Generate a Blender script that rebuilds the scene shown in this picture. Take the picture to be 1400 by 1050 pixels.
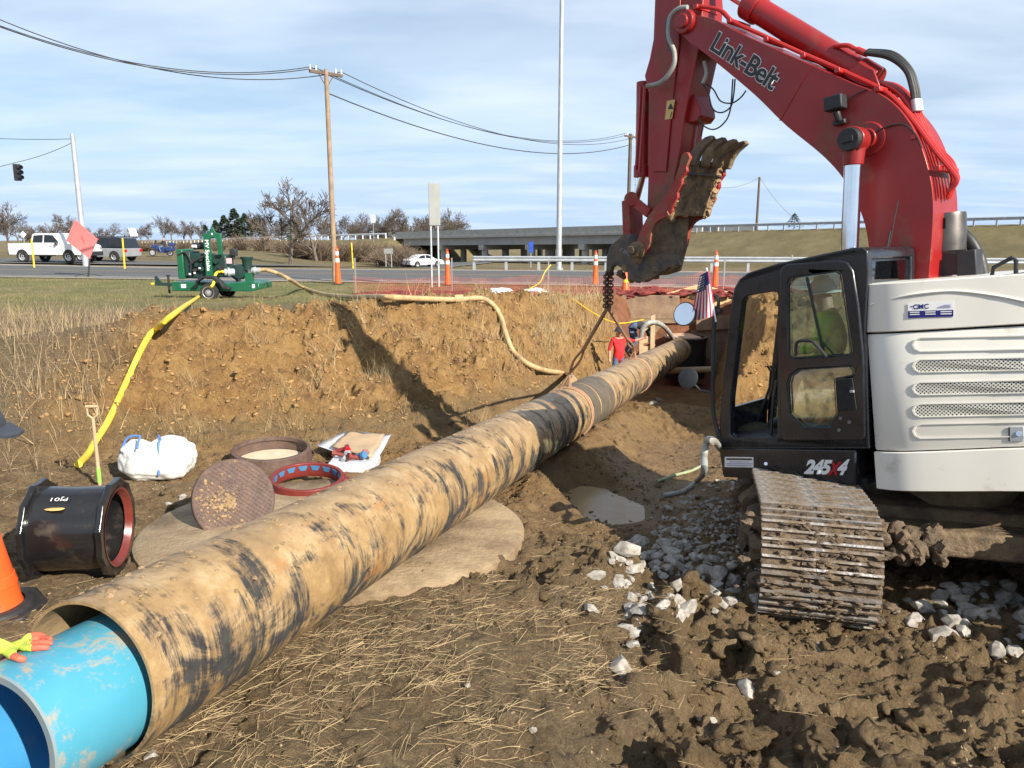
import bpy, bmesh, math, random
import numpy as np
from mathutils import Vector, Matrix
from mathutils.geometry import tessellate_polygon
from mathutils import noise as mnoise
S = bpy.context.scene
COL = S.collection
for o in list(bpy.data.objects):
    bpy.data.objects.remove(o)
random.seed(7)
R = math.radians
# ------------------------------------------------------------------ camera
F = 1050.0                      # focal length in pixels of the 1400 x 1050 photograph
TH = math.atan(205 / 1050.0)    # pitch: horizon near row 320
EYE = 3.0
CT, ST = math.cos(TH), math.sin(TH)
cam = bpy.data.cameras.new('camera')
cam.sensor_width = 36.0
cam.lens = 36.0 * F / 1400.0
cam.clip_start = 0.05
cam.clip_end = 3000
camo = bpy.data.objects.new('camera', cam)
COL.objects.link(camo)
camo.location = (0, 0, EYE)
camo.rotation_euler = (math.pi / 2 - TH, 0, 0)
S.camera = camo
# ------------------------------------------------------------------ world, sun, exposure
SUN_AZ, SUN_EL = R(136), R(31)
w = bpy.data.worlds.new('World')
S.world = w
w.use_nodes = True
wt = w.node_tree
wt.nodes.clear()
def wn(t, **k):
    n = wt.nodes.new(t)
    for a, b in k.items():
        setattr(n, a, b)
    return n
wout = wn('ShaderNodeOutputWorld')
bg = wn('ShaderNodeBackground')
bg.inputs[1].default_value = 0.066
sky = wn('ShaderNodeTexSky', sky_type='NISHITA')
sky.sun_disc = False
sky.sun_elevation = SUN_EL
sky.sun_rotation = SUN_AZ
sky.air_density = 1.0
sky.dust_density = 0.2
sky.ozone_density = 1.6
tc = wn('ShaderNodeTexCoord')
sep = wn('ShaderNodeSeparateXYZ')
wt.links.new(tc.outputs['Generated'], sep.inputs[0])
addz = wn('ShaderNodeMath', operation='MAXIMUM'); addz.inputs[1].default_value = 0.0
wt.links.new(sep.outputs[2], addz.inputs[0])
addz2 = wn('ShaderNodeMath', operation='ADD'); addz2.inputs[1].default_value = 0.10
wt.links.new(addz.outputs[0], addz2.inputs[0])
comb = wn('ShaderNodeCombineXYZ')
for i in (0, 1):
    dv = wn('ShaderNodeMath', operation='DIVIDE')
    wt.links.new(sep.outputs[i], dv.inputs[0]); wt.links.new(addz2.outputs[0], dv.inputs[1])
    wt.links.new(dv.outputs[0], comb.inputs[i])
mp_ = wn('ShaderNodeMapping'); mp_.inputs['Rotation'].default_value = (0, 0, R(12)); mp_.inputs['Scale'].default_value = (0.50, 0.95, 1)
wt.links.new(comb.outputs[0], mp_.inputs[0])
nz = wn('ShaderNodeTexNoise'); nz.inputs['Scale'].default_value = 0.5; nz.inputs['Detail'].default_value = 8; nz.inputs['Roughness'].default_value = 0.50; nz.inputs['Distortion'].default_value = 0.7
wt.links.new(mp_.outputs[0], nz.inputs[0])
rmp = wn('ShaderNodeValToRGB'); rmp.color_ramp.elements[0].position = 0.38; rmp.color_ramp.elements[1].position = 0.68
rmp.color_ramp.elements[0].color = (0.06, 0.06, 0.06, 1); rmp.color_ramp.elements[1].color = (0.92, 0.92, 0.92, 1)
wt.links.new(nz.outputs[0], rmp.inputs[0])
mixc = wn('ShaderNodeMix', data_type='RGBA')
wt.links.new(rmp.outputs[0], mixc.inputs[0])
wt.links.new(sky.outputs[0], mixc.inputs[6])
mixc.inputs[7].default_value = (8.0, 9.3, 11.0, 1)
hz = wn('ShaderNodeMapRange', interpolation_type='SMOOTHSTEP'); hz.inputs[1].default_value = 0.0; hz.inputs[2].default_value = 0.22; hz.inputs[3].default_value = 0.88; hz.inputs[4].default_value = 0.0
wt.links.new(sep.outputs[2], hz.inputs[0])
mixh = wn('ShaderNodeMix', data_type='RGBA'); wt.links.new(hz.outputs[0], mixh.inputs[0]); wt.links.new(mixc.outputs[2], mixh.inputs[6]); mixh.inputs[7].default_value = (4.6, 6.4, 9.2, 1)
nz2 = wn('ShaderNodeTexNoise'); nz2.inputs['Scale'].default_value = 1.6; nz2.inputs['Detail'].default_value = 7; wt.links.new(mp_.outputs[0], nz2.inputs[0])
rm2 = wn('ShaderNodeValToRGB'); rm2.color_ramp.elements[0].position = 0.44; rm2.color_ramp.elements[1].position = 0.72; rm2.color_ramp.elements[1].color = (.60, .60, .60, 1); wt.links.new(nz2.outputs[0], rm2.inputs[0])
mixw = wn('ShaderNodeMix', data_type='RGBA'); wt.links.new(rm2.outputs[0], mixw.inputs[0]); wt.links.new(mixh.outputs[2], mixw.inputs[6]); mixw.inputs[7].default_value = (8.2, 9.2, 10.6, 1)
wt.links.new(mixw.outputs[2], bg.inputs[0])
wt.links.new(bg.outputs[0], wout.inputs[0])
sl = bpy.data.lights.new('sun', 'SUN'); sl.energy = 5.0; sl.angle = R(0.53); sl.color = (1.0, 0.92, 0.79)
so = bpy.data.objects.new('sun', sl); COL.objects.link(so)
sun_dir = Vector((math.sin(SUN_AZ) * math.cos(SUN_EL), math.cos(SUN_AZ) * math.cos(SUN_EL), math.sin(SUN_EL)))
so.rotation_euler = sun_dir.to_track_quat('Z', 'Y').to_euler()
so.location = sun_dir * 40
S.view_settings.view_transform = 'Standard'
S.view_settings.look = 'None'
S.view_settings.gamma = 1
S.view_settings.exposure = 0.78
S.render.engine = 'CYCLES'
# ------------------------------------------------------------------ helpers
def V(*a):
    return Vector(a if len(a) > 1 else a[0])
def ray(px, py):
    dx = (px - 700) / F; dy = (py - 525) / F
    return Vector((dx, CT - dy * ST, -ST - dy * CT))
def at(px, py, t=None, z=None, y=None):
    r = ray(px, py)
    if z is not None: t = (z - EYE) / r.z
    elif y is not None: t = y / r.y
    return Vector((0, 0, EYE)) + r * t
def onplane(px, py, p0, n):
    r = ray(px, py); e = Vector((0, 0, EYE))
    return e + r * ((p0 - e).dot(n) / r.dot(n))
def tag(o, label=None, cat=None, group=None, kind=None):
    if label: o['label'] = label
    if cat: o['category'] = cat
    if group: o['group'] = group
    if kind: o['kind'] = kind
    return o
def empty(name, loc, label=None, cat=None, group=None, rz=0):
    o = bpy.data.objects.new(name, None); COL.objects.link(o)
    o.location = loc; o.rotation_euler = (0, 0, rz); o.empty_display_size = 0.2
    return tag(o, label, cat, group)
def copy_tree(o, parent=None):
    c = o.copy(); COL.objects.link(c)
    if parent: c.parent = parent
    for ch in list(o.children):
        copy_tree(ch, c)
    return c
def perp(d):
    d = Vector(d).normalized()
    a = Vector((0, 0, 1)) if abs(d.z) < .9 else Vector((1, 0, 0))
    x = d.cross(a).normalized()
    return x, d.cross(x).normalized()
class MB:
    def __init__(s):
        s.v = []; s.f = []; s.mi = []; s.cur = 0
    def add(s, vs, fs):
        b = len(s.v); s.v += [tuple(x) for x in vs]
        for f in fs:
            s.f.append(tuple(i + b for i in f)); s.mi.append(s.cur)
        return s
    def box(s, c, sz, ax=None):
        c = Vector(c); ax = ax or (Vector((1, 0, 0)), Vector((0, 1, 0)), Vector((0, 0, 1)))
        vs = [c + ax[0] * (sz[0] / 2 * i) + ax[1] * (sz[1] / 2 * j) + ax[2] * (sz[2] / 2 * k) for i in (-1, 1) for j in (-1, 1) for k in (-1, 1)]
        return s.add(vs, [(0, 1, 3, 2), (4, 6, 7, 5), (0, 4, 5, 1), (2, 3, 7, 6), (0, 2, 6, 4), (1, 5, 7, 3)])
    def bar(s, a, b, w, h, up=(0, 0, 1)):
        a = Vector(a); b = Vector(b); d = (b - a); L = d.length; d.normalize()
        x = d.cross(Vector(up)); x = x.normalized() if x.length > 1e-4 else perp(d)[0]
        return s.box((a + b) / 2, (L, w, h), (d, x, x.cross(d)))
    def cyl(s, a, b, r0, r1=None, n=16, caps=True):
        a = Vector(a); b = Vector(b); r1 = r0 if r1 is None else r1
        x, y = perp(b - a); vs = []
        for p, r in ((a, r0), (b, r1)):
            for i in range(n):
                t = 2 * math.pi * i / n
                vs.append(p + x * (r * math.cos(t)) + y * (r * math.sin(t)))
        fs = [(i, (i + 1) % n, n + (i + 1) % n, n + i) for i in range(n)]
        if caps: fs += [tuple(range(n - 1, -1, -1)), tuple(range(n, 2 * n))]
        return s.add(vs, fs)
    def tube(s, pts, r, n=8, caps=True):
        pts = [Vector(p) for p in pts]; m = len(pts)
        rs = r if isinstance(r, (list, tuple)) else [r] * m
        x = None; vs = []
        for i, p in enumerate(pts):
            d = (pts[min(i + 1, m - 1)] - pts[max(i - 1, 0)]).normalized()
            if x is None: x, y = perp(d)
            else:
                x = (x - d * x.dot(d)).normalized(); y = d.cross(x)
            for k in range(n):
                t = 2 * math.pi * k / n
                vs.append(p + x * (rs[i] * math.cos(t)) + y * (rs[i] * math.sin(t)))
        fs = [(i * n + k, i * n + (k + 1) % n, (i + 1) * n + (k + 1) % n, (i + 1) * n + k) for i in range(m - 1) for k in range(n)]
        if caps: fs += [tuple(range(n - 1, -1, -1)), tuple(range((m - 1) * n, m * n))]
        return s.add(vs, fs)
    def prism(s, pts, vec):
        pts = [Vector(p) for p in pts]; vec = Vector(vec); n = len(pts)
        tri = tessellate_polygon([pts])
        vs = pts + [p + vec for p in pts]
        fs = [tuple(t) for t in tri] + [tuple(n + i for i in reversed(t)) for t in tri]
        fs += [(i, (i + 1) % n, n + (i + 1) % n, n + i) for i in range(n)]
        return s.add(vs, fs)
    def plate(s, outer, holes, vec):
        loops = [[Vector(p) for p in outer]] + [[Vector(p) for p in h] for h in holes]
        vec = Vector(vec); allp = [p for l in loops for p in l]; n = len(allp)
        tri = tessellate_polygon(loops)
        fs = [tuple(t) for t in tri] + [tuple(n + i for i in reversed(t)) for t in tri]
        b = 0
        for l in loops:
            k = len(l)
            fs += [(b + i, b + (i + 1) % k, n + b + (i + 1) % k, n + b + i) for i in range(k)]
            b += k
        return s.add(allp + [p + vec for p in allp], fs)
    def lathe(s, prof, c=(0, 0, 0), ax=(0, 0, 1), n=24, closed=False):
        c = Vector(c); ax = Vector(ax).normalized(); x, y = perp(ax); vs = []
        for r, h in prof:
            for i in range(n):
                t = 2 * math.pi * i / n
                vs.append(c + ax * h + x * (r * math.cos(t)) + y * (r * math.sin(t)))
        m = len(prof); fs = []
        for j in range(m if closed else m - 1):
            k = (j + 1) % m
            fs += [(j * n + i, j * n + (i + 1) % n, k * n + (i + 1) % n, k * n + i) for i in range(n)]
        return s.add(vs, fs)
    def lump(s, c, r, seed=0, sub=2, amp=.35, sc=(1, 1, 1), fr=1.3):
        vs, fs = ico(sub); c = Vector(c); out = []
        sd = Vector((seed * 3.17, seed * 1.3, -seed * 2.1))
        for p in vs:
            k = 1 + amp * mnoise.noise(p * fr + sd) + amp * .5 * mnoise.noise(p * fr * 2.3 + sd)
            out.append(c + Vector((p.x * sc[0], p.y * sc[1], p.z * sc[2])) * (r * k))
        return s.add(out, fs)
    def build(s, name, mats, parent=None, org=(0, 0, 0), smooth=40, bevel=0, kind=None, seg=2):
        me = bpy.data.meshes.new(name)
        org = Vector(org)
        me.from_pydata([(a - org.x, b - org.y, c - org.z) for a, b, c in s.v], [], s.f)
        mats = mats if isinstance(mats, (list, tuple)) else [mats]
        for m in mats: me.materials.append(m)
        if len(mats) > 1: me.polygons.foreach_set('material_index', s.mi)
        bm = bmesh.new(); bm.from_mesh(me); bmesh.ops.recalc_face_normals(bm, faces=bm.faces); bm.to_mesh(me); bm.free()
        if smooth:
            me.polygons.foreach_set('use_smooth', [True] * len(me.polygons))
            me.set_sharp_from_angle(angle=R(smooth))
        me.update()
        o = bpy.data.objects.new(name, me); COL.objects.link(o)
        if parent: o.parent = parent
        else: o.location = org
        if bevel:
            b = o.modifiers.new('b', 'BEVEL'); b.width = bevel; b.segments = seg; b.limit_method = 'ANGLE'; b.angle_limit = R(35)
        if kind: o['kind'] = kind
        return o
_ico = {}
def ico(sub):
    if sub not in _ico:
        bm = bmesh.new(); bmesh.ops.create_icosphere(bm, subdivisions=sub, radius=1)
        _ico[sub] = ([v.co.copy() for v in bm.verts], [tuple(v.index for v in f.verts) for f in bm.faces]); bm.free()
    return _ico[sub]
def bez(pts, n=8):
    """smooth path through points (Catmull-Rom)"""
    P = [Vector(p) for p in pts]; P = [P[0] * 2 - P[1]] + P + [P[-1] * 2 - P[-2]]; out = []
    for i in range(1, len(P) - 2):
        a, b, c, d = P[i - 1:i + 3]
        for k in range(n):
            t = k / n
            out.append(.5 * ((2 * b) + (c - a) * t + (2 * a - 5 * b + 4 * c - d) * t * t + (3 * b - a - 3 * c + d) * t ** 3))
    out.append(P[-2]); return out
def np_mesh(name, vs, fs, mat, parent=None, smooth=False, kind=None):
    vs = np.asarray(vs, np.float32); fs = np.asarray(fs, np.int32)
    me = bpy.data.meshes.new(name); me.vertices.add(len(vs)); me.vertices.foreach_set('co', vs.ravel())
    k = fs.shape[1]; me.loops.add(fs.size); me.loops.foreach_set('vertex_index', fs.ravel())
    me.polygons.add(len(fs)); me.polygons.foreach_set('loop_start', np.arange(0, fs.size, k, dtype=np.int32))
    try: me.polygons.foreach_set('loop_total', np.full(len(fs), k, np.int32))
    except Exception: pass
    if smooth: me.polygons.foreach_set('use_smooth', np.ones(len(fs), bool))
    me.update(calc_edges=True); me.validate()
    me.materials.append(mat)
    o = bpy.data.objects.new(name, me); COL.objects.link(o)
    if parent: o.parent = parent
    if kind: o['kind'] = kind
    return o
def text_mesh(txt, P0, X, Y, mat, parent, org, name='lettering', off=0.0, width=None, shear=0, spacing=1.0, lift=None):
    """flat lettering; P0 baseline start, X baseline end, Y cap-height point; built on that plane"""
    cu = bpy.data.curves.new('t', 'FONT'); cu.body = txt; cu.offset = off; cu.shear = shear; cu.space_character = spacing; cu.size = 1; cu.resolution_u = 3
    to = bpy.data.objects.new('t', cu); COL.objects.link(to)
    me = bpy.data.meshes.new_from_object(to.evaluated_get(bpy.context.evaluated_depsgraph_get()))
    bpy.data.objects.remove(to); bpy.data.curves.remove(cu)
    co = [v.co.copy() for v in me.vertices]
    x0 = min(c.x for c in co); x1 = max(c.x for c in co)
    P0 = Vector(P0); ex = Vector(X) - P0; ey = Vector(Y) - P0
    nrm = lift or Vector((0, 0, 0))
    if width is not None: x0, x1 = width
    for v in me.vertices:
        v.co = P0 + ex * ((v.co.x - x0) / (x1 - x0)) + ey * (v.co.y / .70) + nrm - Vector(org)
    me.name = name; me.materials.clear(); me.materials.append(mat)
    o = bpy.data.objects.new(name, me); COL.objects.link(o); o.parent = parent
    return o, (x0, x1)
# ------------------------------------------------------------------ materials
def newmat(name):
    m = bpy.data.materials.new(name); m.use_nodes = True
    nt = m.node_tree; bs = nt.nodes['Principled BSDF']
    return m, nt, bs
def nd(nt, t, ins=None, **k):
    n = nt.nodes.new(t)
    for a, b in k.items(): setattr(n, a, b)
    for a, b in (ins or {}).items():
        if hasattr(b, 'links') or isinstance(b, bpy.types.NodeSocket): nt.links.new(b, n.inputs[a])
        else: n.inputs[a].default_value = b
    return n
def c4(c): return (c[0], c[1], c[2], 1)
def ramp(nt, fac, stops):
    r = nd(nt, 'ShaderNodeValToRGB', {0: fac}); e = r.color_ramp.elements
    while len(e) < len(stops): e.new(.5)
    for i, (p, c) in enumerate(stops):
        e[i].position = p; e[i].color = c4(c) if len(c) == 3 else c
    return r.outputs[0]
def mix(nt, fac, a, b):
    n = nd(nt, 'ShaderNodeMix', data_type='RGBA')
    for s, v in ((0, fac), (6, a), (7, b)):
        if isinstance(v, bpy.types.NodeSocket): nt.links.new(v, n.inputs[s])
        else: n.inputs[s].default_value = c4(v) if isinstance(v, tuple) else v
    return n.outputs[2]
def noise(nt, co, scale, detail=6, rough=.55, dist=0, stretch=None):
    if stretch:
        co = nd(nt, 'ShaderNodeMapping', {0: co, 'Scale': stretch}).outputs[0]
    return nd(nt, 'ShaderNodeTexNoise', {'Vector': co, 'Scale': scale, 'Detail': detail, 'Roughness': rough, 'Distortion': dist}).outputs[0]
def coords(nt, kind='Object'):
    return nd(nt, 'ShaderNodeTexCoord').outputs[kind]
def mat(name, c1, c2=None, scale=4, rough=.6, metal=0, bump=0, bscale=20, dirt=None, damt=.5, dscale=3, spec=.5, coat=0, rvar=.12, sat=None):
    m, nt, b = newmat(name); co = coords(nt)
    c2 = c2 or tuple(x * .78 for x in c1)
    f = noise(nt, co, scale)
    col = ramp(nt, f, [(.35, c1), (.68, c2)])
    rg = nd(nt, 'ShaderNodeMapRange', {0: noise(nt, co, scale * 2.7), 1: .3, 2: .7, 3: max(0, rough - rvar), 4: min(1, rough + rvar)}).outputs[0]
    if dirt:
        g = noise(nt, co, dscale, 8, .62)
        fac = ramp(nt, g, [(max(0, 1 - damt - .12), (0, 0, 0)), (min(1, 1 - damt + .10), (1, 1, 1))])
        dcol = ramp(nt, noise(nt, co, dscale * 7), [(.3, dirt), (.7, tuple(x * .6 for x in dirt))])
        col = mix(nt, fac, col, dcol)
        mm = nd(nt, 'ShaderNodeMix', {0: fac, 2: rg, 3: .9}); rg = mm.outputs[0]
        if metal:
            ml = nd(nt, 'ShaderNodeMath', {0: 1.0, 1: fac}, operation='SUBTRACT')
            ml2 = nd(nt, 'ShaderNodeMath', {0: ml.outputs[0], 1: metal}, operation='MULTIPLY'); nt.links.new(ml2.outputs[0], b.inputs['Metallic'])
    if metal and not dirt: b.inputs['Metallic'].default_value = metal
    nt.links.new(col, b.inputs['Base Color']); nt.links.new(rg, b.inputs['Roughness'])
    b.inputs['Specular IOR Level'].default_value = spec
    if coat: b.inputs['Coat Weight'].default_value = coat; b.inputs['Coat Roughness'].default_value = .12
    if bump:
        h = noise(nt, co, bscale, 8, .6)
        bn = nd(nt, 'ShaderNodeBump', {'Height': h, 'Strength': bump, 'Distance': .05})
        nt.links.new(bn.outputs[0], b.inputs['Normal'])
    return m
def glassmat(name, tint, refl=.12, tr=.8):
    m, nt, b = newmat(name)
    nt.nodes.remove(b)
    t = nd(nt, 'ShaderNodeBsdfTransparent', {0: c4(tint)})
    g = nd(nt, 'ShaderNodeBsdfGlossy', {0: (.9, .95, 1, 1), 1: .03})
    lw = nd(nt, 'ShaderNodeLayerWeight', {0: .25})
    mr = nd(nt, 'ShaderNodeMapRange', {0: lw.outputs['Fresnel'], 1: 0, 2: 1, 3: refl, 4: 1})
    mx = nd(nt, 'ShaderNodeMixShader', {0: mr.outputs[0], 1: t.outputs[0], 2: g.outputs[0]})
    nt.links.new(mx.outputs[0], nt.nodes['Material Output'].inputs[0])
    return m
MUD = (.125, .083, .045)
CLAY = (.36, .20, .085)
m_red = mat('red_paint', (.31, .012, .012), (.22, .013, .013), 1.1, .40, dirt=(.20, .13, .08), damt=.33, dscale=1.6, coat=.1)
m_redpipe = mat('red_tube_paint', (.44, .02, .016), (.38, .018, .015), 3, .35, coat=.2)
m_redmud = mat('red_paint_muddy', (.36, .022, .02), (.26, .02, .018), 3, .5, dirt=(.22, .15, .085), damt=.45, dscale=4, bump=.25)
m_mudsteel = mat('mud_caked_steel', (.10, .07, .045), (.24, .17, .095), 6, .8, bump=.6, bscale=18)
m_thumb = mat('thumb_plate_mud', (.10, .075, .05), (.30, .21, .12), 7, .85, bump=.7, bscale=14)
m_dryclay = mat('dry_clay_crust', (.42, .29, .16), (.28, .19, .10), 12, .95, bump=.8, bscale=30)
m_casting = mat('dark_casting', (.045, .042, .045), (.09, .075, .06), 5, .55, dirt=(.20, .14, .085), damt=.42, dscale=5, bump=.3)
m_chrome = mat('chrome_rod', (.82, .83, .85), (.72, .73, .75), 3, .12, metal=1, rvar=.04)
m_black = mat('black_cab_paint', (.012, .013, .017), (.018, .019, .023), 3, .28, dirt=(.12, .09, .06), damt=.22, dscale=2.5, coat=.3)
m_blackmatte = mat('black_plastic', (.016, .017, .02), (.03, .03, .032), 6, .55, dirt=(.12, .09, .06), damt=.25, dscale=4)
m_rubber = mat('black_rubber', (.014, .014, .015), (.035, .034, .033), 8, .5)
m_white = mat('ivory_paint', (.75, .72, .65), (.71, .68, .61), 1.2, .35, dirt=(.40, .32, .22), damt=.29, dscale=2.6, coat=.1)
m_dark = mat('dark_gap', (.01, .01, .011), (.02, .02, .02), 5, .8)
m_muffler = mat('muffler_steel', (.10, .09, .085), (.17, .155, .14), 3, .38, metal=.8)
m_glass = glassmat('cab_glass', (.78, .88, .89), .17)
m_mirror = mat('mirror_glass', (.75, .80, .85), (.7, .75, .8), 1, .05, metal=1, rvar=.02)
m_whitedec = mat('white_decal', (.78, .78, .78), (.74, .74, .74), 4, .4)
m_blackdec = mat('black_decal', (.015, .015, .015), (.02, .02, .02), 4, .4)
m_bluedec = mat('navy_decal', (.012, .012, .17), (.010, .010, .14), 4, .4)
m_reddec = mat('red_decal', (.42, .012, .02), (.38, .012, .02), 4, .4)
m_greydec = mat('grey_decal', (.35, .35, .5), (.3, .3, .45), 4, .4)
m_yeldec = mat('yellow_decal', (.62, .45, .16), (.55, .40, .14), 10, .5)
m_seat = mat('seat_fabric', (.03, .03, .033), (.05, .05, .05), 9, .9)
m_galv = mat('galvanised_steel', (.47, .50, .52), (.38, .40, .42), 2.5, .45, metal=.35)
m_woodpole = mat('weathered_pole_wood', (.34, .24, .16), (.22, .155, .105), 3, .85, bump=.3, bscale=14)
m_darkwood = mat('creosoted_pole_wood', (.10, .075, .06), (.14, .10, .075), 3, .85)
m_wire = mat('overhead_wire', (.03, .03, .035), (.05, .05, .055), 3, .6)
m_orange = mat('orange_plastic', (.80, .115, .02), (.70, .10, .02), 3, .45, dirt=(.30, .2, .12), damt=.25, dscale=4)
m_reflect = mat('white_reflective_band', (.80, .80, .80), (.72, .72, .72), 6, .35)
m_yellow = mat('yellow_plastic', (.80, .56, .02), (.72, .50, .02), 3, .45)
m_hoseyel = mat('yellow_layflat_hose', (.80, .58, .05), (.68, .48, .05), 5, .5, dirt=(.36, .25, .12), damt=.30, dscale=4, bump=.15)
m_hosetan = mat('tan_suction_hose', (.52, .37, .19), (.40, .28, .14), 6, .65, dirt=(.30, .2, .11), damt=.35, dscale=3, bump=.2)
m_hosegrey = mat('grey_hose', (.34, .36, .34), (.26, .27, .25), 5, .5, dirt=(.3, .22, .13), damt=.4, dscale=4)
m_green = mat('pump_green_paint', (.008, .115, .055), (.006, .085, .04), 4, .4, coat=.2)
m_darkgreen = mat('engine_dark_green', (.008, .045, .034), (.014, .03, .028), 7, .5)
m_rustplate = mat('rusty_steel_plate', (.26, .155, .095), (.155, .10, .07), 3, .8, dirt=(.34, .25, .15), damt=.45, dscale=2.5, bump=.3)
m_iron = mat('cast_iron_brown', (.085, .055, .045), (.14, .085, .065), 8, .65, bump=.3, bscale=30)
m_plywood = mat('plywood', (.60, .44, .22), (.52, .37, .18), 2, .75)
m_lumber = mat('pale_lumber', (.52, .39, .24), (.42, .30, .18), 5, .8)
m_concrete = mat('concrete', (.44, .42, .38), (.34, .33, .30), 1.5, .85, bump=.2, bscale=8)
m_concdark = mat('bridge_girder_concrete', (.36, .355, .34), (.29, .285, .275), 0.6, .85)
m_sling = mat('sling_webbing', (.42, .24, .15), (.30, .19, .12), 14, .85, bump=.3)
m_chain = mat('rusty_chain', (.09, .06, .045), (.17, .11, .07), 20, .7, metal=.4)
m_skin = mat('skin', (.52, .29, .20), (.46, .25, .17), 6, .55)
m_hivis = mat('hi_vis_green', (.50, .85, .04), (.44, .76, .04), 5, .7)
m_redshirt = mat('red_shirt', (.66, .025, .03), (.50, .02, .025), 6, .85, bump=.3, bscale=8)
m_denim = mat('denim', (.06, .10, .20), (.13, .18, .28), 9, .9, bump=.3)
m_darkcloth = mat('dark_work_clothes', (.025, .027, .035), (.05, .05, .055), 7, .9, bump=.3)
m_hathat = mat('dark_grey_hard_hat', (.03, .034, .045), (.05, .055, .065), 6, .4)
m_glovey = mat('lime_glove_fabric', (.62, .74, .06), (.50, .58, .10), 14, .85, bump=.3, bscale=60)
m_gloved = mat('coral_glove_coating', (.70, .13, .075), (.58, .12, .075), 14, .7, dirt=(.5, .36, .14), damt=.32, dscale=14, bump=.25, bscale=50)
m_tyre = mat('tyre_rubber', (.018, .018, .018), (.03, .029, .028), 8, .8)
m_rim = mat('silver_rim', (.60, .61, .62), (.5, .51, .52), 6, .35, metal=.6)
m_carwhite = mat('white_car_paint', (.78, .79, .80), (.74, .75, .76), 2, .25, coat=.5)
m_cardark = mat('dark_car_paint', (.012, .014, .022), (.016, .018, .026), 2, .25, coat=.5)
m_carsilver = mat('silver_trim', (.42, .43, .45), (.36, .37, .39), 2, .35, metal=.4)
m_carglass = mat('dark_car_glass', (.012, .016, .02), (.02, .024, .03), 2, .08)
m_carblue = mat('motorcycle_blue', (.02, .045, .16), (.02, .04, .13), 2, .25, coat=.5)
m_taillight = mat('tail_light_red', (.45, .01, .01), (.4, .01, .01), 2, .3)
# ------------------------------------------------------------------ terrain
PD = 0.80                                         # casing diameter
PDIR = Vector((0.32334, 0.94338, -0.07409)).normalized()
PA0 = Vector((0, 0, EYE)) + Vector((-3.23403, 0.94005, -2.14420)) * (PD / .91)
def pipe(t): return PA0 + PDIR * t
T_NEAR = 2.96 * PD / .91
T_FAR = 29.64 * PD / .91
PN = pipe(T_NEAR)
HD = Vector((PDIR.x, PDIR.y)).normalized()
def _h(ix, iy, seed):
    h = (ix.astype(np.int64) * 374761393 + iy.astype(np.int64) * 668265263 + seed * 974711) & 0xffffffff
    h = ((h ^ (h >> 13)) * 1274126177) & 0xffffffff
    return ((h ^ (h >> 16)) & 0xffff) / 65535.0
def vn(x, y, seed=0):
    xi = np.floor(x); yi = np.floor(y); fx = x - xi; fy = y - yi
    fx = fx * fx * fx * (fx * (fx * 6 - 15) + 10); fy = fy * fy * fy * (fy * (fy * 6 - 15) + 10)
    a = _h(xi, yi, seed); b = _h(xi + 1, yi, seed); c = _h(xi, yi + 1, seed); d = _h(xi + 1, yi + 1, seed)
    return (a + (b - a) * fx) + ((c + (d - c) * fx) - (a + (b - a) * fx)) * fy
def fbm(x, y, oct=4, seed=0, g=.5):
    s = 0; a = 1; n = 0
    for i in range(oct):
        s = s + a * (vn(x * 2 ** i + 17.3 * i, y * 2 ** i - 9.1 * i, seed + i) * 2 - 1); n += a; a *= g
    return s / n
def ridg(x, y, oct=3, seed=0):
    s = 0; a = 1; n = 0
    for i in range(oct):
        s = s + a * (1 - np.abs(vn(x * 2 ** i + 5.3 * i, y * 2 ** i + 3.7 * i, seed + i) * 2 - 1)); n += a; a *= .5
    return s / n
def ss(a, b, x):
    t = np.clip((x - a) / (b - a), 0, 1); return t * t * (3 - 2 * t)
FOOT = np.array([(-40, 8.0), (-12, 7.4), (-8, 9.4), (-5.5, 10.2), (-4.1, 10.4), (-2.6, 10.7), (-1.5, 11.2), (-.3, 13.5), (1.0, 17.3), (2.2, 20.5), (3.6, 23.4), (4.3, 27.0), (6, 27.3), (12, 27.3)], float)
CREST = np.array([(-40, 12), (-12, 11.4), (-8.2, 12.2), (-6.4, 13.0), (-5.0, 13.6), (-3.6, 14.6), (-2.2, 16.4), (-1.0, 18.4), (.2, 20.2), (1.4, 22.0), (2.6, 24.0), (3.5, 27.3), (4.2, 27.7), (12, 27.7)], float)
HW0 = np.array([55., 75.]); HWD = np.array([-.6860, .7276])       # highway line
def hw_z(k): return np.interp(k, [-200, 0, 60, 115, 250, 600], [5.2, 3.95, 3.05, 2.2, -.1, -3])
PUD = (1.15, 9.3, -.38, .66)
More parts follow.
